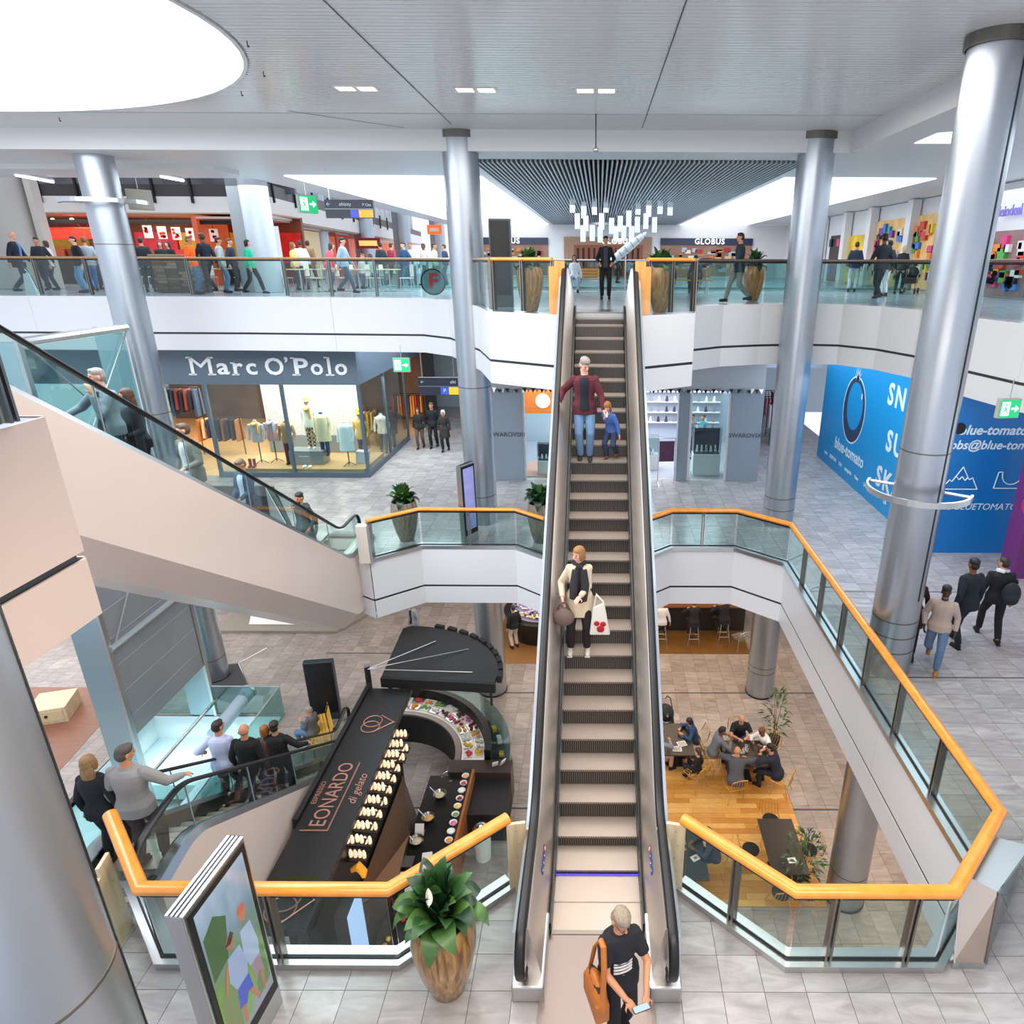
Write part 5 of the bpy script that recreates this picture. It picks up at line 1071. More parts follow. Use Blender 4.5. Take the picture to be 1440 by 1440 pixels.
# ================================================================== cafe wooden floor, tables, chairs
cf = struct('floor_cafe', MB().bx(-.4, 4.9, 10.3, 14.9, Z0+.012, Z0+.02), C('#4a3018'))
M_PL = [mat('plank_'+str(i), c_, rough=.35, noise=.12, nscale=5, stretch=(1, 6, 1)) for i, c_ in enumerate(('#d39a4e', '#c98c40', '#dba558', '#bf8038'))]
pls = [[MB().bx(0, L_-.005, 0, .155, 0, .014).mesh('plank', m_) for m_ in M_PL] for L_ in (1.2, 1.6, .8)]
for r in range(28):
    x = -.4-(r*.37 % 1.1); y = 10.3+r*.16
    while x < 4.9:
        k = random.randrange(3); L_ = (1.2, 1.6, .8)[k]
        if x < -.4 or x+L_ > 4.9:
            a_, b_ = max(x, -.4), min(x+L_, 4.9)
            if b_-a_ > .05: MB().bx(a_, b_-.005, y, y+.155, Z0+.018, Z0+.034).build('plank', random.choice(M_PL), cf)
        else: inst('plank', pls[k][random.randrange(4)], cf, (x, y, Z0+.02))
        x += L_
def tabl(label, x, y, w, d, rz=0, top='#2f2722', h=.74, z=Z0+.034):
    t = thing('cafe_table', label, 'table', (x, y, z), rz); MB().bx(-w/2, w/2, -d/2, d/2, h-.03, h).build('tabletop', C(top, .35), t, bevel=.006)
    MB().bx(-.22, .22, -.22, .22, 0, .02).build('base', M_BLACKM, t); MB().cyl((0, 0, h/2), .035, h-.04, 12).build('pedestal', M_BLACKM, t); return t
def chair(label, x, y, rz, z=Z0+.034, m=None, grp=None, pad=None):
    t = thing('wire_chair', label, 'chair', (x, y, z), rz, grp); m = m or mat('wire_gold', '#c79a4c', rough=.3, metal=.6)
    n = 7; a_ = []
    g = MB()
    for k in range(n):       # seat to back wires
        x_ = -.22+.44*k/(n-1); g.tube([(x_*.9, .24, .45), (x_, 0, .43), (x_, -.2, .46), (x_*1.05, -.27, .6), (x_*.9, -.3, .80-.06*(abs(k-3)/3))], .006, 4)
    for q in range(5): g.tube([(-.22, .2-.1*q, .435), (.22, .2-.1*q, .435)], .005, 4)
    g.build('wire_seat', m, t, kind='stuff')
    g = MB(); g.tube([(-.2, .25, .45), (.2, .25, .45), (.23, 0, .44), (.23, -.22, .5), (.2, -.3, .78), (0, -.31, .82), (-.2, -.3, .78), (-.23, -.22, .5), (-.23, 0, .44), (-.2, .25, .45)], .010, 6); g.build('rim', m, t)
    for sx_ in (-1, 1):
        for sy_ in (-1, 1): MB().tube([(sx_*.12, sy_*.1, .43), (sx_*.24, sy_*.23, 0)], .009, 5).build('leg', m, t)
    if pad: MB().cyl((0, 0, .46), .19, .03, 20).build('cushion', C(pad), t)
    return t
tabl('cafe table where five men sit near the tall plant', 3.85, 14.15, 1.15, 1.0); tabl('cafe table beside the pushchair', 2.1, 14.7, .9, 1.3)
tabl('empty long dark cafe table with white card', 4.1, 11.2, .8, 1.5); tabl('dark cafe table with laptop behind the railing', 1.95, 10.95, .8, 1.3, top='#3a3e40')
M_GW = mat('wire_gold', '#c79a4c', rough=.3, metal=.6)
chair('wire chair under the man in grey jumper with his back to us', 3.45, 13.35, radians(15)); chair('wire chair under the man in navy at the five men table', 4.72, 13.55, radians(60))
chair('wire chair under the left man at the five men table', 3.05, 14.5, radians(-80)); chair('wire chair under the man in white behind the five men table', 4.65, 14.75, radians(125)); chair('wire chair at the far side of the five men table', 3.9, 15.25, radians(180))
chair('empty wire chair at left table, facing the pushchair table', 2.9, 14.1, radians(85)); chair('wire chair under the seated child in black', 2.55, 13.75, radians(40)); chair('wire chair under the woman in blue with head wrap', 2.75, 15.1, radians(100))
for k, (x, y, rz_) in enumerate(((4.1, 12.2, 180), (3.45, 11.35, -90), (4.75, 11.35, 90), (3.85, 10.25, 0), (4.4, 10.25, 0))):
    chair(['black padded wire chair at the far end of the empty table', 'black padded wire chair left of the empty table', 'black padded wire chair right of the empty table', 'black padded wire chair at the near end of the empty table, left', 'black padded wire chair at the near end of the empty table, right'][k], x, y, radians(rz_), m=M_GW, pad='#151515')
chair('wire chair of the man working on the laptop', 2.55, 11.1, radians(90)); chair('empty padded wire chair nearest the timber guard panel', 2.15, 10.05, radians(20), pad='#202020')
for (x, y, lb, rz_) in ((4.2, 10.8, 'white card lying on the empty long table', .1), (2.12, 10.85, 'white card standing on the laptop table', .5), (1.85, 11.1, 'grey booklet on the laptop table', .3)):
    t = thing('table_card', lb, 'card', (x, y, Z0+.034+.74), rz_); MB().bx(-.09, .09, -.07, .07, 0, .008).build('card', M_WHITE if 'white' in lb else C('#9a9a90'), t); MB().bx(-.04, .04, -.03, .03, .008, .01).build('print', M_COP, t)
t = thing('laptop', 'open laptop on the dark table behind the guard panel', 'laptop', (1.85, 11.35, Z0+.034+.74), radians(95)); MB().bx(-.16, .16, -.11, .11, 0, .015).build('base', M_STEEL, t); MB().box((0, .14, .1), (.32, .012, .21), rx=-.25).build('screen', mat('laptop_screen', '#9fb8c8', rough=.2, emis=.3, ecol='#a9c4d8'), t)
for k in range(6):
    x, y = 3.85+random.uniform(-.35, .35), 14.15+random.uniform(-.3, .3); t = thing('paper_cup', 'white paper cup, '+ORD[k]+' of six on the busy five men table', 'cup', (x, y, Z0+.774), 0, 'cups on the five men table'); MB().lathe([(.03, 0), (.038, .09), (.034, .09), (.028, .01)], 12).build('cup', M_WHITE, t, 1); MB().cyl((0, 0, .08), .033, .004, 12).build('drink', C('#5a3418'), t)
for k, (x, y) in enumerate(((2.1, 14.3), (2.25, 14.5))):
    t = thing('paper_sheet', ('large' if k else 'small')+' white paper on the pushchair table', 'paper', (x, y, Z0+.774), .3*k); MB().bx(-.12, .12, -.1, .1, 0, .004).build('sheet', M_WHITE, t); MB().bx(-.1, .1, -.08, .08, .004, .005).build('print', C('#b8b0a4'), t)
# pushchair
pc = thing('pushchair', 'black pushchair with hood and curved handles', 'pushchair', (1.95, 15.65, Z0+.012), radians(8))
MB().ell((0, .12, .78), (.24, .28, .26), 14, 10).build('hood', M_BLACKM, pc, 1); MB().box((0, -.12, .5), (.42, .5, .2), rx=.35).build('seat', C('#22242a'), pc, bevel=.04)
for s_ in (-1, 1):
    MB().tube([(s_*.22, -.3, .1), (s_*.22, .25, .85), (s_*.2, .42, 1.05), (s_*.12, .47, 1.1), (s_*.05, .42, 1.04)], .015, 7).build('handle', C('#4a2c1c'), pc, 1)
    for y_ in (-.32, .3): MB().cyl((s_*.25, y_, .1), .1, .04, 16, 'X').build('wheel', M_BLACK, pc)
MB().box((0, -.35, .25), (.4, .3, .12)).build('basket', M_BLACKM, pc, bevel=.02)
# bar below the far gallery
bar = thing('bar_counter', 'dark bar counter with brown top beneath the far gallery', 'counter', (0, 0, Z0)); MB().bx(1.2, 5.4, 21.6, 22.3, 0, 1.05).build('body', mat('bar_dark', '#1d1a18', rough=.5), bar); MB().bx(1.1, 5.5, 21.45, 22.4, 1.05, 1.12).build('worktop', mat('bar_top', '#7a4a2c', rough=.3), bar, bevel=.01)
struct('floor_bar', MB().bx(.8, 5.35, 20.05, 25, Z0+.012, Z0+.03), mat('bar_floor', '#6b4a22', rough=.35, noise=.2, nscale=3)); struct('wall_bar', MB().bx(.8, 8, 24.5, 24.6, Z0, -1.5), M_BLACKM)
def stool(label, x, y):
    t = thing('bar_stool', label, 'stool', (x, y, Z0+.03)); MB().cyl((0, 0, .75), .18, .05, 20).build('seat', M_BLACKM, t)
    for sx_ in (-1, 1):
        for sy_ in (-1, 1): MB().tube([(sx_*.12, sy_*.12, .73), (sx_*.2, sy_*.2, 0)], .014, 6).build('leg', M_STEEL, t)
    for s_ in (-1, 1): MB().tube([(-.17, s_*.17, .25), (.17, s_*.17, .25)], .01, 5).build('footrest', M_STEEL, t)
    return t
stool('bar stool under the man in white shirt', 2.25, 20.75); stool('bar stool under the black coated guest, middle', 3.4, 20.75); stool('bar stool under the black coated guest nearest the column', 4.5, 20.9)
chair('steel wire chair beside the bar end and column', 5.0, 20.4, .4, m=M_STEEL)
# round fish/cheese counter behind column
rc = thing('round_counter', 'round black counter heaped with small items behind the column', 'counter', (-2.1, 21.6, Z0)); MB().lathe([(1.1, 0), (1.25, .6), (1.35, .95), (1.3, 1.0), (1.1, .98)], 40).build('body', M_KB, rc, 1); MB().lathe([(1.1, .98), (.05, 1.06)], 32).build('display_bed', mat('bed_violet', '#8d88a8', rough=.4), rc)
g = MB()
for k in range(220):
    a = random.uniform(0, 2*pi); r_ = 1.0*sqrt(random.random()); g.mi = random.randrange(4); g.ell((r_*cos(a), r_*sin(a), 1.07), (.05, .05, .035), 6, 4)
g.build('small_items', [M_WHITE, C('#e2c77a'), C('#2c2a36'), C('#c9b0d0')], rc, 1, kind='stuff')
struct('floor_round_counter', MB().bx(-3.6, -.6, 19.4, 22.5, Z0+.012, Z0+.02), mat('rc_floor', '#8a6238', rough=.35))
# left shop floors, platform, mats
struct('floor_shop_left_far', MB().prism([(-24, 21.5), (-18.6, 21.1), (-18.4, 28), (-24, 28)], Z0+.012, Z0+.02), mat('shop_dark_wood', '#6a4a3a', rough=.4, noise=.15, nscale=3))
struct('floor_shop_left', MB().prism([(-20, 12), (-14.4, 14.2), (-14.7, 16.6), (-15.85, 17.95), (-20, 17.95)], Z0+.012, Z0+.02), mat('shop_red_wood', '#8a5a45', rough=.35, noise=.12, nscale=2, stretch=(1, 6, 1)))
t = thing('pale_chest', 'pale timber chest with drawer on the reddish shop floor', 'chest', (-16.3, 16.6, Z0+.02), .3); MB().bx(-.5, .5, -.5, .5, 0, .5).build('body', M_PLYW, t, bevel=.01); MB().bx(-.42, .42, -.52, -.5, .1, .42).build('drawer', C('#cdb98f'), t); MB().cyl((0, -.53, .28), .04, .03, 12, 'Y').build('knob', M_BLACKM, t)
garment_rail('rack of red and dark clothes under the escalator at left', -19.0, 23.6, Z0+.02, 12, 2.0, ['#c0243c', '#1f1f24', '#b02a48', '#3a3a44'], .4)
t = thing('garment_stand', 'thin dark metal display frame on the far shop floor', 'frame', (-20.2, 21.6, Z0+.02), .3); g = MB(); g.tube([(-.3, 0, 0), (-.3, 0, 1.2), (.3, 0, 1.2), (.3, 0, 0), (.3, -.4, 0), (-.3, -.4, 0), (-.3, 0, 0)], .02, 6); g.build('frame', M_DARKM, t); MB().bx(-.3, .3, -.4, 0, .0, .03).build('shelf', M_DARKM, t)
pf = thing('display_podium', 'low podium with white sloping slab below the escalator end', 'podium', (-11.6, 22.2, Z0)); MB().prism([(-2.3, -.9), (2.0, -.9), (2.7, .3), (2.7, 1.5), (-2.3, 1.5)], .02, .12).build('base', mat('podium_grey', '#8e8578', rough=.4), pf); MB().plate([(-1.4, -.5, .15), (1.6, -.5, .15), (1.4, .9, 1.2), (-1.5, .9, 1.2)], .05).build('white_slab', M_WHITE, pf)
MB().box((.1, .05, .75), (.5, .12, .4), rx=-.6).build('dark_device', M_DARKM, pf)
struct('wall_ground_rear', MB().bx(-30, .8, 30, 30.2, Z0, -1.5), mat('rear_dark', '#7c7672', rough=.6, noise=.2, nscale=.7))
mt = MB(); mt.prism([(-13.2, 18.0), (-11.0, 17.0), (-10.9, 17.6), (-12.2, 19.3), (-13.2, 19.1)], Z0+.012, Z0+.022); m_ = mt.build('floor_mat', mat('mat_dark', '#4b4a4c', rough=.9)); m_['label'] = 'dark triangular floor inlay at the left column foot'; m_['category'] = 'mat'
for a_, b_ in (((-12.2, 19.35), (-10.9, 17.62)), ((-12.2, 19.35), (-13.3, 19.1)), ((-12.2, 19.35), (-11.7, 20.3))):
    g = MB(); g.tube([V((*a_, Z0+.02)), V((*b_, Z0+.02))], .025, 4); g.build('joint_strip', M_STEEL, floor0)
# bench
bn = thing('slat_bench', 'yellow slatted bench with the seated man, ground floor', 'bench', (-7.85, 15.35, Z0), radians(-62))
for k in range(6): MB().bx(-.75, .75, -.24+k*.085, -.17+k*.085, .43, .46).build('slat', C('#d8a23c', .4), bn)
for k in range(3): MB().box((0, .30+.03*k, .56+k*.1), (1.5, .02, .07), rx=-.2).build('slat', C('#d8a23c', .4), bn)
for s_ in (-1, 1): MB().tube([(s_*.6, -.22, 0), (s_*.6, -.2, .42), (s_*.6, .25, .42), (s_*.6, .28, 0)], .02, 6).build('leg', M_DARKM, bn); MB().tube([(s_*.6, .25, .42), (s_*.6, .37, .85)], .018, 6).build('back_arm', M_DARKM, bn)

# ================================================================== upper level: food court
FCW = mat('food_white', '#e6dfd8', rough=.5)
fw = struct('wall_food_front', MB().bx(-29, -13.7, 30.0, 30.4, 8.85, 9.45), FCW)
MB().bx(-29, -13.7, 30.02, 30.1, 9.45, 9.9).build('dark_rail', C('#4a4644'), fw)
for k in range(7): MB().bx(-22.9+k*1.55, -22.82+k*1.55, 29.9, 30.02, 9.2, 10.2).build('bracket', M_BLACKM, fw)
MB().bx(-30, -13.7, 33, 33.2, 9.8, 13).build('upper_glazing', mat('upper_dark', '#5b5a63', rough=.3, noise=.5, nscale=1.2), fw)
MB().bx(-31, -13.7, 30.0, 33.2, 8.80, 8.85).build('soffit', C('#c9a98c'), fw)
MB().bx(-29, -13.7, 30.3, 30.5, 8.42, 8.58).build('dark_channel', M_BLACKM, fw)
rw = struct('wall_food_rear', MB().bx(-31, -13.7, 33.2, 33.4, 6, 8.85), mat('food_rear', '#7c4a2c', rough=.5, noise=.4, nscale=1.0))
for (x0, x1, c_) in ((-30.5, -28.2, '#8a2a22'), (-28.0, -26.2, '#b0243c'), (-26.0, -23.6, '#b38a1c'), (-23.4, -21.6, '#c22a22'), (-21.4, -19.5, '#b0243c'), (-19.4, -17.2, '#b38a1c'), (-17.0, -15.2, '#c9a21f'), (-15.0, -13.8, '#c22a22')): MB().bx(x0, x1, 33.1, 33.2, 6.9, 8.2).build('lit_panel', mat('food_'+c_.strip('#'), c_, rough=.5, emis=.22, ecol=c_, noise=.3, nscale=3), rw)
area('food_light', (-18.5, 30.8, 8.7), (9, 1.5), 260, WARM)
rr_ = mat('lamp_red', '#e0301c', rough=.4, emis=.6, ecol='#ff3a20', noise=.5, nscale=6); rwm = mat('sign_redwhite', '#e8dcd8', rough=.4, emis=.25, ecol='#ffe9e4')
for k in range(4):
    c0_ = Q(52+27*k, 328, 31.3); t = thing('pendant_sign', ['leftmost', 'second', 'third', 'fourth'][k]+' glowing red hanging menu lamp left of the column', 'lamp', tuple(c0_)); MB().box((0, 0, 0), (.85, .25, .46)).build('lamp_body', rr_, t, bevel=.03)
    for s_ in (-1, 1): MB().tube([(s_*.3, 0, .23), (0, 0, .6)], .012, 5).build('hanger', M_DARKM, t)
    MB().ell((0, 0, .55), (.08, .08, .06), 8, 6).build('bulb', mat('bulb_warm', '#ffe0b0', emis=2, ecol='#ffd090'), t, 1)
for k in range(5):
    c0_ = Q(208+20*k+(13 if k == 4 else 0), 326+k*1.2, 31.0); t = thing('menu_board', ['first', 'second', 'third', 'fourth', 'fifth'][k]+' red and white hanging menu board right of the column', 'sign', tuple(c0_)); MB().box((0, 0, 0), (.36, .05, .5)).build('board', rwm, t)
    for q in range(5): MB().box((random.uniform(-.1, .1), -.03, random.uniform(-.18, .18)), (.12, .01, .1), ry=random.uniform(-.5, .5)).build('red_print', C('#c8202c'), t)
    MB().tube([(0, 0, .25), (0, 0, .6)], .01, 5).build('hanger', M_DARKM, t)
ct = thing('food_counter', 'long serving counter behind the food court crowd', 'counter', (-21.5, 32, 6)); MB().bx(-7.8, 4.8, -.4, .4, 0, 1.1).build('body', C('#3a2d28'), ct); MB().bx(-4.8, 4.8, -.45, .45, 1.1, 1.15).build('worktop', C('#a89a8a', .3), ct)
for k in range(12): MB().bx(-4.6+k*.8, -3.95+k*.8, -.2, .25, 1.15, 1.45).build('display', C(random.choice(['#d2622a', '#e9c46a', '#b8342c', '#c9c2b6', '#7a4a2c']), .4), ct)
t = thing('stone_divider', 'low brown slate clad divider wall behind the upper rail', 'divider', (-13.95, 23.6, 6)); MB().bx(-.85, .85, -.15, .15, 0, 1.15).build('core', C('#5a4636'), t)
for r in range(12):
    for q in range(4): MB().bx(-.84+q*.42+(.1 if r % 2 else 0)*(q < 3), -.84+q*.42+.4, -.17-random.random()*.02, -.15, .02+r*.093, .1+r*.093).build('slate_piece', C(random.choice(['#7d6450', '#6a5242', '#8f7660', '#594536'])), t)
MB().bx(-.9, .9, -.2, .2, 1.15, 1.2).build('cap', C('#a48a6c'), t)
# receding facade on the left
def side_x(Y): return -13.7-(Y-30)*.12
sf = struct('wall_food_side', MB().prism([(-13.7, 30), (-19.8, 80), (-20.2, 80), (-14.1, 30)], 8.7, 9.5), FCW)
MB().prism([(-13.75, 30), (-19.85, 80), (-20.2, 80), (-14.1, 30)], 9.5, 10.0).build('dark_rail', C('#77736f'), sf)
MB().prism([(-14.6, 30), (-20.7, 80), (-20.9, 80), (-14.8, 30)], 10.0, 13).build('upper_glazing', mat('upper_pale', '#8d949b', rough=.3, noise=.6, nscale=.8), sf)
MB().prism([(-16.7, 30), (-22.7, 80), (-22.9, 80), (-16.9, 30)], 6, 8.7).build('shop_rear', mat('shop_glow', '#b5452e', rough=.5, emis=.25, ecol='#ff7a4a', noise=.7, nscale=.9), sf)
MB().prism([(-13.8, 30), (-19.9, 80), (-22.8, 80), (-16.7, 30)], 8.62, 8.7).build('soffit', C('#c9b0a0'), sf)
for k in range(14):
    Y_ = 31+k*3; MB().box((side_x(Y_)+.03, Y_, 9.75), (.08, .1, .9)).build('bracket', M_BLACKM, sf)
for k, (Y_, c_, lb) in enumerate(((31.5, '#d8321f', 'bright red shop wall left of the grey pilaster'), (39, '#c9b48a', 'small beige shop panel in the receding food row'), (46, '#b03a2a', 'small dark red shop panel in the receding food row'), (54, '#e0982a', 'small orange shop panel in the receding food row'))):
    t = thing('storefront_panel', lb, 'storefront', (side_x(Y_)-.9, Y_, 6)); MB().box((0, 0, 1.3), (.1, 3.2, 2.4), rz=.12).build('panel', mat('sp_'+c_.strip('#'), c_, rough=.5, emis=.2, ecol=c_), t); MB().box((.06, 0, 2.7), (.1, 3.2, .3), rz=.12).build('header', M_WHITE, t)  # plain glowing panel standing in for a shop front
for k, (x_, y_, c_) in enumerate(((518, 346, '#7a1f2a'), (710-168, 0, None))):
    if c_: t = thing('shop_sign', 'oval red and gold shop sign under the direction sign', 'sign', tuple(Q(x_, y_-4, 36))); MB().bx(-.6, .6, -.04, .04, -.25, .25).build('board', C('#8a1f2a'), t); MB().bx(-.45, .45, -.05, -.04, -.12, .12).build('gold_field', mat('gold_lit', '#f0b860', emis=.5, ecol='#ffc070'), t)
t = thing('shop_sign', 'orange square shop sign in the receding food row', 'sign', tuple(Q(611, 323, 50))); MB().bx(-.5, .5, -.05, .05, -.3, .3).build('board', mat('or_lit', '#ff6a2a', emis=.5, ecol='#ff6a2a'), t); MB().bx(-.3, .3, -.06, -.05, -.1, .1).build('lettering_bar', M_WHITE, t)
# roll up banner and round F sign
t = thing('roll_up_banner', 'white roll up banner with oval emblem beside the pale column', 'banner', tuple(P(385, 402, 6)), .1); z1 = Q(385, 318, t.location.y).z-6; MB().bx(-.55, .55, -.01, .01, .06, z1).build('banner_sheet', M_WHITE, t); MB().bx(-.6, .6, -.1, .1, 0, .06).build('foot', M_STEEL, t)
g = MB(); g.tube([(.32*cos(a), -.02, z1-.75+.42*sin(a)) for a in [2*pi*i/24 for i in range(25)]], .012, 5); g.build('emblem_ring', C('#3a3a44'), t); g = MB(); g.tube([(-.38, -.025, z1-.95), (0, -.03, z1-1.05), (.38, -.025, z1-.92)], .05, 6); g.build('emblem_ribbon', C('#c0303c'), t)
t = thing('roll_up_banner', 'white narrow roll up banner partly behind the larger one', 'banner', tuple(P(358, 398, 6)), -.1); MB().bx(-.4, .4, -.01, .01, .06, z1).build('banner_sheet', M_WHITE, t); MB().bx(-.45, .45, -.1, .1, 0, .06).build('foot', M_STEEL, t); MB().bx(-.2, .2, -.015, -.01, z1-.3, z1-.15).build('print_line', M_GREYP, t)
t = thing('round_sign', 'round glass sign with red letter behind the upper rail', 'sign', (-4.95, 20.95, 6.45)); MB().cyl((0, 0, 0), .36, .03, 30, 'Y').build('disc', mat('disc_teal', '#5f8f94', rough=.2), t); g = MB(); g.tube([(.36*cos(a), -.02, .36*sin(a)) for a in [2*pi*i/30 for i in range(31)]], .02, 6); g.build('rim', M_DARKM, t); text('lettering', 'F', .6, C('#e2383c'), (0, -.03, .0), (pi/2, 0, 0), t, ext=.006, bold=.02)
# food court furniture
for k, px_ in enumerate((150, 240, 300, 425, 460, 500, 545)):
    c0_ = P(px_, 410, 6); t = thing('food_table', 'small pale food court table, '+ORD[k]+' from left behind the upper rail', 'table', (c0_.x, 24.5+random.random(), 6), 0, 'food court tables'); MB().bx(-.35, .35, -.35, .35, .72, .75).build('tabletop', C('#d8c8a8', .4), t); MB().cyl((0, 0, .36), .03, .72, 8).build('pedestal', M_STEEL, t); MB().cyl((0, 0, .01), .22, .02, 16).build('base', M_STEEL, t)
    for s_ in (-1, 1):
        q = thing('food_chair', 'pale shell chair on the '+('left' if s_ < 0 else 'right')+' of the '+ORD[k]+' food court table', 'chair', (c0_.x+s_*.6, t.location.y+.1, 6), s_*pi/2, 'food court chairs'); MB().box((0, 0, .45), (.42, .42, .03)).build('seat', C('#d9d4c8', .4), q); MB().box((0, -.2, .7), (.42, .03, .4)).build('backrest', C('#d9d4c8', .4), q)
        for a_ in (-1, 1):
            for b_ in (-1, 1): MB().tube([(a_*.18, b_*.18, .44), (a_*.2, b_*.2, 0)], .012, 4).build('leg', M_STEEL, q)
# ================================================================== upper level: far department store and right shops
GY = 50
gw = struct('wall_far', MB().bx(-9.5, 13, GY, GY+.2, 6, 9.4), M_WHITE)
def shopfront(x0, x1, z0, z1, n, cols_, par, y=GY-.05, hb=.45):
    MB().bx(x0, x1, y-.02, y, z0, z1).build('shop_interior', mat('si_dark', '#6b5a50', rough=.6, emis=.12, ecol='#ffb080', noise=.5, nscale=1), par)
    MB().bx(x0, x1, y-.12, y-.02, z1-hb, z1).build('sign_band', mat('band_navy', '#27304a', rough=.4), par)
    for k in range(n):
        x = random.uniform(x0+.2, x1-.5); z = random.uniform(z0+.2, z1-hb-.35); MB().bx(x, x+random.uniform(.2, .6), y-.1, y-.02, z, z+random.uniform(.12, .35)).build('goods', mat('gd_'+random.choice(cols_).strip('#'), '#888888') if False else C(random.choice(cols_), .5), par)
GC = ['#d9b48a', '#c8742c', '#e9dcc4', '#8a5a3a', '#b0b8c0', '#e0a060', '#a03028']
shopfront(-8.8, -3.6, 6.1, 8.55, 40, GC, gw); shopfront(4.2, 10.6, 6.1, 8.55, 60, GC, gw)
MB().bx(-2.5, 3.6, GY-.14, GY-.02, 6, 8.6).build('timber_portal', wood_mat('portal_wood', '#b58a6a', '#9a6f50'), gw); MB().bx(-1.8, 3.0, GY-.16, GY-.13, 6, 8.1).build('portal_opening', mat('portal_dark', '#5a3526', rough=.5, emis=.1, ecol='#ff9060'), gw)
for (s_, x_, sz) in (('GLOBUS', 1.15, .5), ('GLOBUS', 7.6, .5), ('GLOBUS', -6.6, .5)): text('lettering', s_, sz, mat('letters_lit', '#e8eef8', emis=.7, ecol='#eef4ff'), (x_, GY-.2, 8.33), (pi/2, 0, 0), gw, ext=.01, bold=.012, space=1.15)
for k in range(12): MB().bx(-1.6+k*.38, -1.45+k*.38, GY-.2, GY-.16, 6.1, 7.9).build('timber_slat', C('#3f2820'), gw)
# right hand shops along a receding wall
def rwall(s): return (12.6-.0*s, 46-s)
rs = struct('wall_right_shops', MB().bx(12.9, 13.1, 20, GY, 6, 9.4), M_WHITE)
def rshop(y0, y1, z1, c_, n, cols_, nm, hdr=None):
    MB().bx(12.82, 12.9, y0, y1, 6.05, z1).build('shop_interior', mat('ri_'+c_.strip('#'), c_, rough=.6, emis=.15, ecol=c_, noise=.3, nscale=2), rs)
    for k in range(n):
        y = random.uniform(y0+.2, y1-.5); z = random.uniform(6.2, z1-.5); MB().bx(12.7, 12.82, y, y+random.uniform(.15, .5), z, z+random.uniform(.15, .4)).build('goods', C(random.choice(cols_), .5), rs)
    if hdr: MB().bx(12.75, 12.9, y0, y1, z1, z1+.3).build('header', C(hdr, .4), rs)
MC = ['#e0387a', '#3a7ac8', '#e8d23a', '#d0402c', '#58a84a', '#e9e4dc', '#7a3a9a', '#2aa0b0', '#f08a2c', '#2a2a30']
rshop(42.5, 46.5, 8.1, '#b03a30', 24, MC, 'a', '#c8282c'); rshop(37.5, 40, 8.4, '#3a2c2c', 4, MC, 'b'); rshop(34.5, 37, 8.3, '#d8b21c', 6, MC, 'c'); rshop(24.8, 33.5, 8.8, '#d9b070', 120, MC, 'd'); rshop(21.2, 24.0, 8.0, '#8a6a6a', 40, MC, 'e')
for y_ in (24.2, 29.5, 33.8, 37.2, 41): MB().bx(12.5, 12.85, y_-.25, y_+.25, 6, 9.4).build('pier', M_WHITE, rs)
text('lettering', 'DENNER', .5, WH, (12.7, 44.3, 8.25), RX, rs, ext=.004, bold=.01); 
text('lettering', 'deindeal', .42, C('#8a7ac8'), (12.66, 22.6, 8.55), RX, rs, ext=.01, bold=.012)
sp = thing('sale_poster', 'red sale poster on the white shop pier at right', 'poster', (12.45, 24.2, 7.5)); MB().bx(-.02, 0, -.42, .42, -.75, .45).build('poster', C('#c8323c', .5), sp); MB().bx(-.02, 0, -.42, .42, .45, .9).build('poster_top', C('#8f9ab0', .5), sp); text('lettering', 'SALE', .34, WH, (-.025, 0, -.05), RX, sp, ext=.002, bold=.012)
for k, (px_, py_) in enumerate(((1080, 0),)): pass
# benches on the upper level
for k, (x_, y_) in enumerate(((-.9, 25.3), (2.9, 24.6))):
    t = thing('upper_bench', ['slatted timber bench left of the standing woman, upper level', 'slatted timber bench right of the escalator head, upper level'][k], 'bench', (x_, y_, 6))
    for q in range(4): MB().bx(-1.0, 1.0, -.25+q*.12, -.16+q*.12, .42, .46).build('slat', C('#c99a50', .4), t)
    for q in range(3): MB().bx(-1.0, 1.0, .25, .28, .52+q*.1, .6+q*.1).build('slat', C('#c99a50', .4), t)
    for s_ in (-1, 1): MB().tube([(s_*.85, -.2, 0), (s_*.85, -.2, .42), (s_*.85, .26, .42), (s_*.85, .3, .8), (s_*.85, .26, .42), (s_*.85, .26, 0)], .02, 5).build('leg', M_STEEL, t)
# cylinder pendants
pm = MB().lathe([(.11, 0), (.11, .62), (.1, .62), (.1, .02)], 16).mesh('shade', mat('pendant_white', '#f2f6f8', rough=.3, emis=.0), 1); wm = MB().cyl((0, 0, .9), .006, .4, 5).mesh('cord', M_DARKM)
spots = [(805, 292), (821, 300), (836, 295), (852, 292), (897, 295), (912, 298), (928, 294), (942, 296), (812, 315), (824, 318), (846, 316), (884, 312), (896, 320), (908, 315), (920, 320), (820, 333), (833, 332), (844, 334), (866, 333), (877, 332), (888, 334), (860, 322), (872, 319)]
def plab(k):
    row = 'top' if spots[k][1] < 305 else ('middle' if spots[k][1] < 328 else 'lowest'); same = sorted(x_ for x_, y_ in spots if (y_ < 305) == (row == 'top') and (305 <= y_ < 328) == (row == 'middle')); return ORD[same.index(spots[k][0])]+' from left in the '+row+' row'
for k, (x_, y_) in enumerate(spots):
    c0_ = Q(x_, y_+7, 30+(k % 5)*.5); t = thing('pendant_lamp', 'white cylinder pendant, '+plab(k)+' beyond escalator head', 'lamp', tuple(c0_), 0, 'white cylinder pendants'); inst('shade', pm, t); inst('cord', wm, t); MB().bx(-.004, .004, -.004, .004, .75, 9.4-c0_.z).build('suspension_wire', M_STEEL, t)
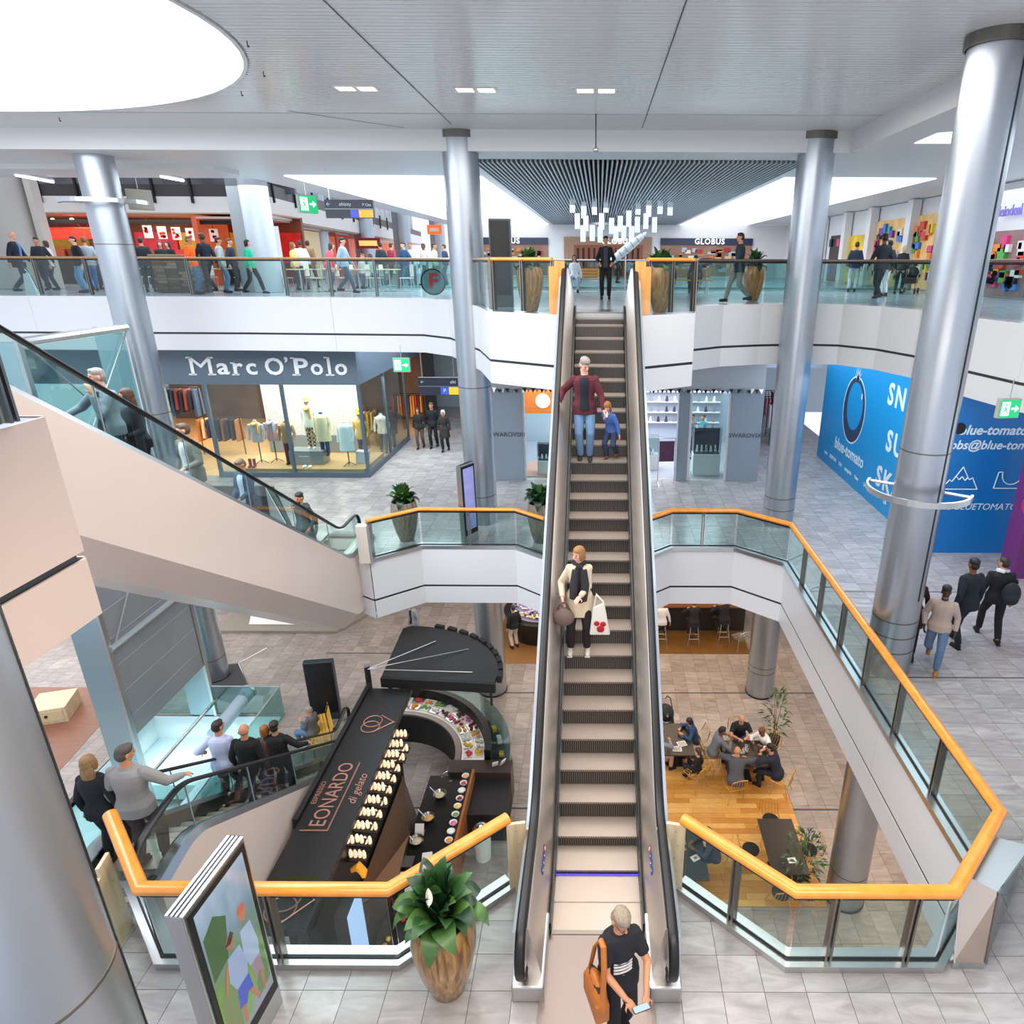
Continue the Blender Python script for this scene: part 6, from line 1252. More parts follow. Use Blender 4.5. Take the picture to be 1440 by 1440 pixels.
# ellipsoid glass sculpture
t = thing('sculpture', 'slanted pale glass boat shaped sculpture above the bench', 'sculpture', tuple(Q(880, 351, 27.0)), 0); g = MB(); g.X = Matrix.Rotation(-radians(38), 4, 'Y'); g.ell((0, 0, 0), (.98, .26, .16), 20, 10); g.build('hull', mat('pale_glass', '#dfe8ea', rough=.1, noise=.15, nscale=8), t, 1); g = MB(); g.X = Matrix.Rotation(-radians(38), 4, 'Y')
for k in range(7): g.tube([(-.8+k*.27, -.3*cos((k-3)*.4), -.12), (-.8+k*.27, -.32*cos((k-3)*.4), .12)], .012, 4)
g.build('ribs', C('#6a7478'), t); MB().tube([(0, 0, -.2), (0, 0, 6-t.location.z)], .03, 8).build('stand', M_STEEL, t)
# ceiling downlights and small ceiling fittings
for k, (x_, y_) in enumerate(((501, 124), (669, 126), (838, 127))):
    c0_ = P(x_, y_, 9.9); t = thing('downlight', ['left', 'middle', 'right'][k]+' twin square downlight in the slatted ceiling', 'downlight', (c0_.x, c0_.y, 9.9))
    MB().bx(-.38, .38, -.17, .17, -.012, 0).build('frame', M_WHITE, t)
    for s_ in (-1, 1): MB().bx(s_*.19-.14, s_*.19+.14, -.12, .12, -.016, -.012).build('lamp_square', mat('lamp_warm_white', '#fff4e0', emis=6, ecol='#fff0d8'), t)
t = thing('ceiling_camera', 'thin rod with small camera dome hanging above the escalator', 'camera', tuple(P(838, 160, 9.88))); MB().tube([(0, 0, 0), (0, 0, -.62)], .012, 6).build('rod', M_DARKM, t); MB().ell((0, 0, -.66), (.06, .06, .05), 10, 8).build('dome', M_STEEL, t, 1)
for k, (x_, y_) in enumerate(((83, 165), (347, 57), (370, 100), (339, 128))):
    c0_ = P(x_, y_, 9.88); t = thing('ceiling_sprinkler', ['hook shaped fitting left of the skylight edge', 'tiny fitting right of the skylight, upper', 'tiny fitting right of the skylight, middle', 'tiny fitting right of the skylight, lower'][k], 'fitting', tuple(c0_)); MB().tube([(0, 0, .0), (0, 0, -.05), (.01, 0, -.07)], .008, 6).build('stem', M_DARKM, t); MB().ell((.01, 0, -.07), (.02, .02, .012), 8, 4).build('head', M_DARKM, t, 1)
for k, (x0, y0, x1, y1) in enumerate(((22, 246, 75, 256), (226, 248, 258, 254), (1290, 200, 1340, 200))):
    if k < 2:
        a_, b_ = P(x0, y0, 9.32), P(x1, y1, 9.32); t = thing('strip_light', ['slim ceiling strip light above the left food counters', 'slim ceiling strip light right of the left column'][k], 'light', (0, 0, 0)); g = MB(); g.tube([a_, b_], .04, 4); g.build('tube', mat('strip_lit', '#ffffff', emis=2.5, ecol='#ffffff'), t); g = MB(); g.tube([a_+V((0, 0, .05)), b_+V((0, 0, .05))], .05, 4); g.build('housing', M_WHITE, t)
lp_ = [P(1285, 202, 9.44), P(1355, 202, 9.44), P(1345, 186, 9.44), P(1318, 188, 9.44)]
g = MB(); g.add([tuple(p) for p in lp_], [(0, 1, 2, 3)]); ob = g.build('window_6', M_LUM, None, kind='structure')
# ================================================================== people
SKIN = {'pale': '#dba58a', 'tan': '#c48a68', 'brown': '#7a4b34', 'dark': '#4a2f24', 'rosy': '#e2a893'}
def skinm(k): return mat('skin_'+k, SKIN[k], rough=.5, spec=.35)
def clothm(h): return mat('cloth_'+h.strip('#'), h, rough=.85)
def ik(a, b, l1, l2, pole):
    d = b-a; L = d.length; mx = (l1+l2)*.995
    if L > mx: d = d*(mx/L); b = a+d; L = mx
    L = max(L, abs(l1-l2)+.02)
    x = (l1*l1-l2*l2+L*L)/(2*L); h = sqrt(max(0, l1*l1-x*x)); u = d.normalized(); p = pole-u*pole.dot(u); p = p.normalized() if p.length > 1e-4 else u.orthogonal().normalized()
    return a+u*x+p*h, b
def eloft(mb, sts, n=14):          # sts: centre, right axis, forward axis, rx, ry
    vs_ = []
    for c, rt, fw, rx, ry in sts:
        for j in range(n):
            th = 2*pi*j/n; cx_, sy_ = cos(th), sin(th); vs_.append(c+rt*rx*abs(cx_)**.85*(1 if cx_ > 0 else -1)+fw*ry*abs(sy_)**.85*(1 if sy_ > 0 else -1))
    k = len(sts); mb.add(vs_, [(i*n+j, i*n+(j+1) % n, (i+1)*n+(j+1) % n, (i+1)*n+j) for i in range(k-1) for j in range(n)]+[tuple(range(n))[::-1], tuple(range((k-1)*n, k*n))])
def limb(mb, pts, rs, n=10):
    # smooth interpolation through joint for natural bend
    P_, R_ = [], []
    for i in range(len(pts)-1):
        for t in (0, .33, .66): P_.append(pts[i].lerp(pts[i+1], t)); a, b = rs[i], rs[i+1]; R_.append(a+(b-a)*t+(.10*min(a, b)*sin(pi*t)))
    P_.append(pts[-1]); R_.append(rs[-1]); mb.tube(P_, R_, n)
def hand(mb, w, d, nrm, side, k, curl=.5, r=.0085, thumb=1):
    # w wrist, d direction, nrm palm normal, side = toward thumb
    d = d.normalized(); nrm = (nrm-d*nrm.dot(d)).normalized(); sd = d.cross(nrm)*thumb
    M = Matrix((sd, d, nrm)).transposed(); mb.ell(w+d*.05*k, (.04*k, .055*k, .017*k), 10, 6, M); mb.tube([w-d*.02*k, w+d*.03*k], [.026*k, .025*k], 8)
    for q, (o_, L_) in enumerate(((.030, .068), (.011, .078), (-.009, .072), (-.028, .056))):
        b = w+d*.088*k+sd*o_*k; a1 = curl*.5+.05*q; a2 = curl*1.3+.1*q; p1 = b+(d*cos(a1)+nrm*sin(a1))*L_*.45*k; p2 = p1+(d*cos(a2)+nrm*sin(a2))*L_*.32*k; a3 = a2+curl*.6; p3 = p2+(d*cos(a3)+nrm*sin(a3))*L_*.25*k
        mb.tube([b-d*.015*k, p1, p2, p3], [r*k*1.05, r*k, r*k*.95, r*k*.75], 6)
    b = w+d*.03*k+sd*.03*k; p1 = b+(d*.6+sd*.75+nrm*.2).normalized()*.038*k; p2 = p1+(d*.85+sd*.2+nrm*(.2+curl*.4)).normalized()*.03*k; mb.tube([b-sd*.012*k, p1, p2], [r*k*1.3, r*k*1.1, r*k*.9], 6)
def remesh(o, vx, sm=2):
    m = o.modifiers.new('remesh', 'REMESH'); m.mode = 'VOXEL'; m.voxel_size = vx; m.use_smooth_shade = True
    if sm: s = o.modifiers.new('smooth', 'SMOOTH'); s.iterations = sm; s.factor = .5
def person(label, loc, rz, H=1.74, lod=1, skin='pale', hip=None, lean=0.0, side=0.0, rh=None, lh=None, rf=None, lf=None, yaw=0.0, pitch=0.0, top='#30343c', short=False, hem=-.10, inner=None, legs='#2a2c33', skirt=None, shoes='#1c1a19',
           hair='#3a2a1e', style='short', fem=False, curl=.5, group=None, extra=None, wide=1.0, glasses=False, beard=None, scarf=None, name='person', headk=1.0, xs=.5, pole_r=None, pole_l=None, sit=False, hands=True, twist=0.0):
    k = H/1.75; t = thing(name, label, 'person', loc, rz, group); wd = wide
    if sit: hip = hip or .52; rf = rf or (.12, .42, 0); lf = lf or (-.12, .40, 0)
    hip = hip or .93; rf = V(rf or (.10, .02, 0))*k; lf = V(lf or (-.10, -.02, 0))*k
    Pv = V((0, 0, hip*k)) if not sit else V((0, 0, hip*k))
    up = V((sin(side), sin(lean), cos(lean)*cos(side))).normalized(); rt = V((cos(twist), -sin(twist)*1.0, 0)); rt = (rt-up*rt.dot(up)).normalized(); fw = up.cross(rt).normalized()
    prt = V((1, 0, 0)); pfw = V((0, 1, 0))
    S = lambda z: Pv+up*z*k
    sh = (.178 if not fem else .158)*wd; SR, SL = S(.455)+rt*sh*k, S(.455)-rt*sh*k; HR, HL = Pv+prt*.09*k-V((0, 0, .03*k)), Pv-prt*.09*k-V((0, 0, .03*k))
    rh = V(rh)*k if rh else SR+V((.09, .03, -.52))*k; lh = V(lh)*k if lh else SL+V((-.09, .03, -.52))*k
    if rh.z < 0: pass
    ER, WR = ik(SR, rh, .285*k, .255*k, V(pole_r) if pole_r else -fw*1.0+rt*.5-V((0, 0, .3))); EL, WL = ik(SL, lh, .285*k, .255*k, V(pole_l) if pole_l else -fw*1.0-rt*.5-V((0, 0, .3)))
    ank = V((0, 0, .085*k)); KR, AR = ik(HR, rf+ank, .43*k, .42*k, V((.12, 1, .1))); KL, AL = ik(HL, lf+ank, .43*k, .42*k, V((-.12, 1, .1)))
    hc = S(.575)+fw*.02*k+V((0, 0, .105*k*headk)); Rh = Matrix.Rotation(yaw, 3, 'Z') @ Matrix.Rotation(pitch, 3, 'X')
    base = Matrix((rt.cross(V((0, 0, 1))).length and V((cos(twist), -sin(twist), 0)) or V((1, 0, 0)), V((sin(twist), cos(twist), 0)), V((0, 0, 1)))).transposed(); Rh = base @ Rh
    kb = k; hp = lambda x, y, z: hc+Rh @ (V((x, y, z))*k*headk)
    w_ = (1.0 if not fem else .88)
    TS = [(-.09, .07, .075), (-.04, .15, .105), (.03, .165, .112), (.12, .145*w_, .10), (.20, .138*w_, .098), (.30, .155*w_, .11 if not fem else .12), (.39, .168*w_, .11), (.45, .165*w_, .10), (.49, .12, .08), (.52, .07, .062)]
    def torso(mb, inf, z0, z1, xs=1.0, fs=0.0, flare=0.0):
        st = []; zs_ = [z0]+[q[0] for q in TS if z0 < q[0] < z1]+[z1]
        for z in zs_:
            zc = max(TS[0][0]+.0 if inf < .014 else .02, min(TS[-1][0], z)); i = max(0, min(len(TS)-2, next((j for j in range(len(TS)-1) if TS[j+1][0] >= zc), len(TS)-2))); f = (zc-TS[i][0])/(TS[i+1][0]-TS[i][0]); rx = (TS[i][1]+(TS[i+1][1]-TS[i][1])*f)*wd; ry = (TS[i][2]+(TS[i+1][2]-TS[i][2])*f)*(1+(wd-1)*1.3)
            c = S(z) if z > -.02 else Pv+V((0, 0, z*k)); fl = flare*max(0, -z); jf = .018*min(1, max(0, (.12-z)/.1)) if inf > .0135 else 0
            b = min(1, max(0, z/.3)); r_ = prt.lerp(rt, b).normalized(); f_ = pfw.lerp(fw, b).normalized()
            st.append((c+f_*fs*k, r_, f_, (rx*xs+inf+fl+jf)*k, (ry+inf+fl+jf)*k))
        eloft(mb, st)
    vx = (.020, .0125, .0078)[lod]
    # body
    b = MB(); torso(b, 0, -.09, .50); b.tube([S(.47), S(.56)+fw*.005*k, hp(0, -.012, -.06)], [.068*k, .058*k*w_, .056*k*w_], 12)
    limb(b, [SR-rt*.03*k, ER, WR], [.056*k*w_*wd, .042*k*w_, .026*k]); limb(b, [SL+rt*.03*k, EL, WL], [.056*k*w_*wd, .042*k*w_, .026*k])
    limb(b, [HR, KR, AR], [.088*k, .055*k, .038*k]); limb(b, [HL, KL, AL], [.088*k, .055*k, .038*k])
    for A_, s_ in ((AR, 1), (AL, -1)): b.ell(A_+V((s_*.02, .06, -.05))*k, (.036*k, .10*k, .03*k), 8, 6)
    b.ell(hp(0, 0, .025), (.073*k*headk, .092*k*headk, .098*k*headk), 16, 12, Rh); b.ell(hp(0, .022, -.045), (.055*k*headk, .062*k*headk, .07*k*headk), 14, 10, Rh); b.ell(hp(0, .05, -.088), (.026*k*headk, .024*k*headk, .022*k*headk), 10, 8, Rh)
    b.tube([hp(0, .083, .025), hp(0, .108, -.012), hp(0, .095, -.024)], [.009*k*headk, .015*k*headk, .010*k*headk], 8); b.ell(hp(0, .085, -.052), (.022*k*headk, .014*k*headk, .010*k*headk), 8, 6, Rh)
    for s_ in (-1, 1): b.ell(hp(s_*.076, -.008, .0), (.011*k*headk, .021*k*headk, .032*k*headk), 8, 6, Rh); b.ell(hp(s_*.03, .078, .032), (.022*k*headk, .012*k*headk, .008*k*headk), 8, 6, Rh); b.ell(hp(s_*.035, .062, -.015), (.022*k*headk, .02*k*headk, .02*k*headk), 8, 6, Rh)
    hd = []
    if hands:
        for W_, E_, s_ in ((WR, ER, 1), (WL, EL, -1)):
            d = (W_-E_).normalized(); nrm = (-rt*s_*.8-V((0, 0, .3))+fw*.0) if abs(d.z) > .55 else (V((0, 0, -1))-rt*s_*.3)
            if lod >= 1: hand(b, W_, d, nrm, s_, k, curl, .0092 if lod == 1 else .0085, thumb=-s_ if abs(d.z) > .55 else s_*-1)
            else:
                g = MB(); hand(g, W_, d, nrm, s_, k, curl, .010, thumb=-s_); g.build('hand', skinm(skin), t, 1)
    o = b.build('body', skinm(skin), t); remesh(o, vx if not (lod == 1 and hands) else .0095, 1)
    # face details
    for s_ in (-1, 1):
        MB().ell(hp(s_*.029, .083, .018), (.0125*k, .006*k, .007*k), 8, 6, Rh).build('eye', mat('eye_dark', '#241a16', rough=.2), t, 1)
    if lod >= 1:
        MB().ell(hp(0, .0965, -.053), (.019*k, .005*k, .0045*k), 8, 5, Rh).build('mouth', mat('lips', '#a05a50', rough=.5), t, 1)
        for s_ in (-1, 1): MB().tube([hp(s_*.045, .081, .038), hp(s_*.03, .091, .043), hp(s_*.014, .091, .038)], .0035*k, 5).build('eyebrow', clothm(hair if hair != 'none' else '#4a3a30'), t)
    if glasses:
        g = MB()
        for s_ in (-1, 1): g.tube([hp(s_*.032+.022*cos(a), .10, .018+.017*sin(a)) for a in [2*pi*i/10 for i in range(11)]], .0022*k, 4); g.tube([hp(s_*.054, .10, .02), hp(s_*.078, .0, .022)], .0022*k, 4)
        g.build('glasses', M_BLACK, t)
    # clothes
    cv = (.022, .016, .010)[lod]
    if legs:
        g = MB(); torso(g, .012, -.085, .06)
        for H_, K_, A_ in ((HR, KR, AR), (HL, KL, AL)): limb(g, [H_+V((0, 0, .02)), K_, A_+(K_-A_).normalized()*.02], [.090*k*min(1.08, wd), .068*k, .057*k])
        o = g.build('trousers', clothm(legs), t); remesh(o, cv)
    if skirt:
        g = MB(); torso(g, .02, -skirt[1], .08, flare=.18); o = g.build('skirt', clothm(skirt[0]), t, 1)
    g = MB(); torso(g, .016, hem, .505, flare=.10 if hem < -.2 else 0)
    for S_, E_, W_, s_ in ((SR, ER, WR, 1), (SL, EL, WL, -1)):
        if short: limb(g, [S_-rt*s_*.03*k, S_.lerp(E_, .75)], [.072*k*wd, .060*k])
        else: limb(g, [S_-rt*s_*.03*k, E_, W_+(E_-W_).normalized()*.015], [.070*k*w_*wd, .055*k*w_, .040*k])
        g.ell(S_-rt*s_*.015*k, (.066*k*w_,)*3, 10, 6)
    g.tube([S(.48), S(.535)], [.085*k, .064*k], 12)
    o = g.build('coat' if hem < -.2 else ('shirt' if short else 'jacket'), top if not isinstance(top, str) else clothm(top), t); remesh(o, cv)
    if inner: g = MB(); torso(g, .018, -.04, .50, xs=xs, fs=.014); o = g.build('shirt_front', clothm(inner), t, 1)
    if scarf: g = MB(); g.tube([S(.50)+fw*.09*k+rt*(-.05)*k, S(.545)+rt*.085*k, S(.55)-fw*.07*k, S(.545)-rt*.085*k, S(.50)+fw*.1*k+rt*.02*k], .035*k, 8, squash=1.2); o = g.build('scarf', clothm(scarf), t, 1)
    for A_, s_ in ((AR, 1), (AL, -1)):
        g = MB(); c = A_+V((s_*.012, .05, -.048))*k; g.ell(c, (.045*k, .125*k, .042*k), 12, 8); g.ell(c+V((0, -.06, .035))*k, (.042*k, .055*k, .05*k), 10, 6); g.box(c+V((0, 0, -.028))*k, (.075*k, .22*k, .018*k)); g.build('shoe', clothm(shoes), t, 1)
    # hair
    hcol = hair if hair != 'none' else '#4a3a30'; hm = mat('hair_'+hcol.strip('#'), hcol, rough=.55, noise=.25, nscale=60, stretch=(1, 1, .2), bump=.3, bscale=150); g = MB()
    if style != 'bald':
        g.ell(hp(0, -.006, .058), (.080*k*headk, .094*k*headk, .070*k*headk), 14, 10, Rh); g.ell(hp(0, -.035, .012), (.079*k*headk, .070*k*headk, .085*k*headk), 14, 10, Rh)
        if style in ('short', 'thick'):
            g.ell(hp(0, .055, .095), (.055*k*headk, .036*k*headk, .022*k*headk), 10, 6, Rh)
            if style == 'thick': g.ell(hp(0, -.01, .085), (.085*k*headk, .10*k*headk, .065*k*headk), 12, 8, Rh)
        if style in ('long', 'bob'):
            for s_ in (-1, 1): g.ell(hp(s_*.068, .01, -.01), (.024*k*headk, .05*k*headk, .09*k*headk), 10, 8, Rh)
            if style == 'long': g.ell(hp(0, -.06, -.11), (.085*k*headk, .05*k*headk, .16*k*headk), 12, 8, Rh); 
            else: g.ell(hp(0, -.045, -.05), (.08*k*headk, .055*k*headk, .08*k*headk), 12, 8, Rh)
        if style == 'bun': g.ell(hp(0, -.11, .05), (.04*k*headk,)*3, 10, 8, Rh)
        o = g.build('hair', hm, t); remesh(o, (.018, .011, .007)[lod], 1)
    elif hair != 'none':
        g.tube([hp(.074, .0, .0), hp(.066, -.06, .0), hp(0, -.095, -.005), hp(-.066, -.06, .0), hp(-.074, .0, .0)], .018*k*headk, 8, squash=.6); g.build('hair', hm, t, 1)
    if beard: g = MB(); g.ell(hp(0, .04, -.078), (.050*k*headk, .045*k*headk, .038*k*headk), 12, 8, Rh); g.build('beard', clothm(beard), t, 1)
    t['_j'] = 1; del t['_j']
    return t, dict(WR=WR, WL=WL, SR=SR, SL=SL, S=S, fw=fw, rt=rt, ER=ER, EL=EL, k=k, hp=hp)
def w2l(loc, rz, p):
    d = V(p)-V(loc); return (d.x*cos(rz)+d.y*sin(rz), -d.x*sin(rz)+d.y*cos(rz), d.z)
def l2w(loc, rz, p):
    return V((loc[0]+p[0]*cos(rz)-p[1]*sin(rz), loc[1]+p[0]*sin(rz)+p[1]*cos(rz), loc[2]+p[2]))
def Wl(loc, rz, k, p): q = w2l(loc, rz, p); return (q[0]/k, q[1]/k, q[2]/k)
PI_ = pi
# ---- on the central escalator
msteps = sorted([(c.location.y+5.30, c.location.z) for c in ESC.children if c.name.startswith('step')])
def pjy(p):
    y, z = p[1], p[2]-CAMZ; d = y*cos(PITCH)-z*sin(PITCH); return CYP-FPX*(y*sin(PITCH)+z*cos(PITCH))/d
def step_near(py): return min(msteps, key=lambda s_: abs(pjy((0, s_[0]+.1, s_[1]))-py))
def xat(px, Y, z):
    d = Y*cos(PITCH)-(z-CAMZ)*sin(PITCH); return (px-CXP)*d/FPX+.004*d*0
s1 = step_near(640); Y1, z1_ = s1[0]+.22, s1[1]
L_ = (xat(822, Y1, z1_), Y1, z1_)
hr_ = (-.735, Y1-.12, z1_+.98+.02)
mar, J = person('man in maroon quilted jacket holding the handrail, descending the central escalator', L_, PI_, 1.84, 2, 'rosy', rh=Wl(L_, PI_, 1.84/1.75, (-.70, Y1-.1, z1_+1.05)), lh=Wl(L_, PI_, 1.84/1.75, (L_[0]+.36, Y1-.22, z1_+.88)), rf=(.07, .02, 0), lf=(-.08, .05, 0), yaw=.55, pitch=-.45, top='#561c28', inner='#161a26', xs=.55, legs='#6a8cb0', shoes='#2c3138', hair='#8c867e', style='thick', hem=-.12, wide=1.08, lean=.05)
Lc = (xat(860, Y1, z1_), Y1+.02, z1_)
person('small child in blue jacket bending forward beside the man in maroon', Lc, PI_-.5, 1.14, 2, 'rosy', headk=1.35, lean=.5, hip=.88, rh=Wl(Lc, PI_-.5, 1.08/1.75, (L_[0]+.40, Y1-.24, z1_+.86)), lh=(-.30, .15, .75), rf=(.1, .1, 0), lf=(-.1, -.12, .1), pitch=-.5, yaw=.2, top='#4668b0', legs='#2b3a5c', shoes='#6b4a38', hair='#8a5526', style='bob')
s2 = step_near(935); Y2, z2_ = s2[0]+.18, s2[1]; L2_ = (xat(816, Y2, z2_), Y2, z2_); k2 = 1.70/1.75
wb_, J2 = person('woman in beige coat and dark scarf standing on the central escalator', L2_, PI_, 1.72, 2, 'rosy', fem=True, rh=(.24, .16, .98), lh=(-.02, .27, 1.06), rf=(.13, .05, 0), lf=(-.11, .05, 0), yaw=-.75, pitch=-.12, top='#d6c3a8', inner='#141416', legs='#1c161a', shoes='#e9e3da', hair='#94693a', style='bob', hem=-.28, scarf='#2c2b30')
g = MB(); g.tube([V((.05, .10, 1.38)), V((.075, .14, 1.15)), V((.08, .15, .95))], [.04, .055, .05], 8, squash=1.2); g.build('scarf_end', clothm('#2c2b30'), wb_, 1); g = MB(); g.tube([V((-.07, .10, 1.38)), V((-.09, .14, 1.15)), V((-.06, .16, .92))], [.04, .055, .05], 8, squash=1.2); g.build('scarf_end', clothm('#2c2b30'), wb_, 1)
hb = thing('handbag', 'slouchy grey brown handbag held by the woman in beige coat', 'bag', tuple(l2w(L2_, PI_, (.22, .24, .70)))); g = MB(); g.ell((0, 0, 0), (.16, .10, .14), 16, 10); g.ell((0, 0, .08), (.11, .07, .08), 12, 8); o = g.build('bag_body', clothm('#75605a'), hb); remesh(o, .012); g = MB(); g.tube([(-.1, 0, .08), (-.05, -.02, .22), (.03, -.02, .25), (.1, 0, .1)], .014, 6); g.build('handle', clothm('#5a4642'), hb)
tb = thing('tote_bag', 'white shopping bag with red mark hanging from her left arm', 'bag', tuple(l2w(L2_, PI_, (-.30, .20, .62)))); g = MB(); g.add([(-.15, -.04, -.22), (.15, -.04, -.22), (.15, .05, -.22), (-.15, .05, -.22), (-.10, -.02, .22), (.06, -.02, .30), (.06, .02, .30), (-.10, .02, .22)], [(3, 2, 1, 0), (4, 5, 6, 7), (0, 1, 5, 4), (1, 2, 6, 5), (2, 3, 7, 6), (3, 0, 4, 7)]); g.build('bag_body', clothm('#e6e1d9'), tb, bevel=.02)
g = MB()
for (x_, z_, r_) in ((-.045, .0, .04), (.045, -.01, .042), (.01, -.09, .055)): g.ell((x_, -.052, z_-.02), (r_, .012, r_), 12, 8)
g.build('red_mark', clothm('#b81c2c'), tb, 1); g = MB(); g.tube([(-.09, 0, .2), (-.05, 0, .42), (.05, 0, .3)], .012, 6); g.build('handle', clothm('#e6e1d9'), tb)
# ---- foreground woman with phone
Lf = (.20, 4.28, .028); rzf = PI_+.35; kf = 1.66/1.75
wf, J3 = person('woman in navy striped top looking at her phone at the escalator foot', Lf, rzf, 1.68, 2, 'tan', fem=True, rh=(.06, .34, 1.02), lh=(-.13, .36, 1.03), rf=(.09, .12, 0), lf=(-.09, -.06, 0), yaw=.25, pitch=-.45, short=True, top='#15161f', legs='#101114', hair='#8d8070', style='thick', hem=-.16, shoes='#1a1a1c', glasses=True, curl=.8, pole_r=(.9, -.4, -.4), pole_l=(-.9, -.4, -.4), wide=1.06, twist=0)
def strip(z, h, m, nm, par=wf, s=kf, w=.12, f0=.147):
    g = MB(); A = []
    for i in range(9):
        a = (i/8-.5)*1.1; A.append((w*sin(a)*1.5, f0*cos(a*.9)-.004, z))
    vs_ = [(x_*s, y_*s+0, (z_+.012*x_*20*0)*s) for x_, y_, z_ in A]+[(x_*s, y_*s+.0, (z_+h)*s) for x_, y_, z_ in A]+[(x_*s, y_*s-.012, z_*s) for x_, y_, z_ in A]+[(x_*s, y_*s-.012, (z_+h)*s) for x_, y_, z_ in A]
    n_ = 9; g.add(vs_, [(i+1, i, n_+i, n_+i+1) for i in range(8)]+[(2*n_+i, 2*n_+i+1, 3*n_+i+1, 3*n_+i) for i in range(8)]+[(i, i+1, 2*n_+i+1, 2*n_+i) for i in range(8)]+[(n_+i+1, n_+i, 3*n_+i, 3*n_+i+1) for i in range(8)]); return g.build(nm, m, par)
strip(1.23, .05, clothm('#b02a6a'), 'magenta_band', f0=.139)
for q in range(8): strip(1.185-q*.042, .015, clothm('#e6e3e6'), 'white_stripe', f0=.137)
ph = thing('smartphone', 'smartphone held by the woman at the escalator foot', 'phone', tuple(l2w(Lf, rzf, (-.035*kf, .475*kf, 1.05*kf))), rzf); MB().box((0, 0, 0), (.15, .075, .009), rx=.3).build('case', M_BLACK, ph, bevel=.003); MB().box((0, .001, .006), (.14, .067, .002), rx=.3).build('screen', mat('phone_screen', '#8fa6c9', rough=.1, emis=.3, ecol='#a9bde0'), ph)
bg = thing('shoulder_bag', 'large tan leather shoulder bag at the phone woman\'s side', 'bag', tuple(l2w(Lf, rzf, (.24, .06, .86))), rzf); g = MB()
g.ell((0, 0, -.05), (.085, .21, .20), 16, 12); g.box((0, 0, -.12), (.13, .36, .22)); o = g.build('bag_body', mat('tan_leather', '#b0641f', rough=.4, noise=.1), bg); remesh(o, .010); g = MB(); g.tube([(0, -.17, .02), (-.03, -.12, .35), (-.05, -.03, .53), (-.05, .05, .54), (-.03, .12, .38), (0, .17, .02)], .018, 6, squash=1.5); g.build('strap', mat('tan_leather', '#b0641f'), bg)
g = MB(); g.ell((0, 0, .09), (.055, .15, .05), 12, 6); g.build('opening', clothm('#3a2414'), bg, 1)
MB().tube([V((0, 0, 0)), V((0, 0, .001))], .035, 10).build('wristband', M_BLACKM, wf).location = J3['WR']
# ---- three men walking on the right, one more behind the column
def walk(s=1): return dict(rf=(.09, .30*s, .0 if s > 0 else .06), lf=(-.09, -.30*s, .08 if s > 0 else 0), rh=(.27, -.12*s, .84), lh=(-.27, .22*s, .86))
a_ = P(1318, 938, 0); person('bearded man in beige shirt and jeans walking beside the right column', tuple(a_+V((-.12, 0, .012))), PI_-.55, 1.73, 2, 'dark', top='#b3a196', legs='#5b7394', shoes='#a8743c', hair='#15110f', style='thick', beard='#6e665f', lean=.05, rf=(.09, -.34, .12), lf=(-.09, .22, 0), rh=(.24, .16, .90), lh=(-.27, .02, .84), yaw=.2, pitch=.0, hip=.90, wide=1.08)
a_ = P(1348, 912, 0); person('man in dark navy jacket walking away, back to us, by the hoarding', tuple(a_+V((.03, .1, .012))), .25, 1.86, 2, 'brown', top='#141c26', legs='#181c26', hair='#14100e', style='thick', lean=.03, rf=(.09, .25, 0), lf=(-.09, -.1, 0), rh=(.30, .05, .86), lh=(-.30, -.05, .88), wide=1.12, hem=-.15)
a_ = P(1390, 900, 0); person('man with white collar and backpack walking away at right', tuple(a_+V((0, .05, .012))), -.25, 1.80, 2, 'tan', top='#0f1116', legs='#0f1014', hair='#2a211c', style='short', lean=.05, rf=(.10, -.24, .02), lf=(-.12, .22, 0), yaw=.6, scarf='#cdd3de', hip=.90, wide=1.08, glasses=True)
bp = thing('backpack', 'dark backpack on the man walking away at the right edge', 'backpack', tuple(a_+V((.10, -.18, 1.12))), -.25); g = MB(); g.ell((0, 0, 0), (.17, .12, .24), 14, 10); g.ell((0, -.08, -.08), (.13, .07, .12), 12, 8); o = g.build('pack', clothm('#1d252b'), bp); remesh(o, .014)
for s_ in (-1, 1): MB().tube([(s_*.1, .08, .2), (s_*.13, .22, .2), (s_*.13, .26, .0), (s_*.1, .1, -.18)], .016, 6).build('strap', M_BLACKM, bp)
a_ = P(1275, 930, 0); person('person in dark red coat mostly hidden behind the right column', (5.95, 11.15, .012), PI_-.4, 1.72, 1, 'tan', fem=True, top='#2a1014', legs='#231519', hem=-.35, hair='#1a1412', style='long', **walk(-1))
# ---- side escalator going up (left)
s2_ = [(15.75-c.location.y, c.location.z) for c in ESC2.children if c.name.startswith('step')]; s3_ = [tuple(ESC3.matrix_basis @ c.location) for c in ESC3.children if c.name.startswith('step')]
def on2(px, py, H, X=-6.8):
    h_ = QX(px, py, X); return min(s2_, key=lambda s_: (s_[0]-.2-h_.y)**2*.3+(s_[1]+H-.14-h_.z)**2)
def put2(label, px, py, H, X=-6.8, **kw):
    s_ = on2(px, py, H, X); loc = (X, s_[0]-.2, s_[1]); return person(label, loc, kw.pop('rz', PI_-.3), H, kw.pop('lod', 1), **kw), loc
put2('grey haired man in grey and black top touching his face on the left escalator', 128, 530, 1.78, skin='pale', top='#7f8b95', inner='#15181c', legs='#23262c', hair='#8f8a86', style='short', lh=(-.08, .2, 1.42), rh=(.42, .3, 1.1), yaw=-.5)
put2('woman with long brown hair in black jacket on the left escalator', 186, 552, 1.68, X=-6.7, fem=True, skin='pale', top='#17181c', legs='#191a1f', hair='#4a2c1c', style='long', yaw=-.6, lh=(-.1, .28, 1.05), rh=(.05, .3, 1.08))
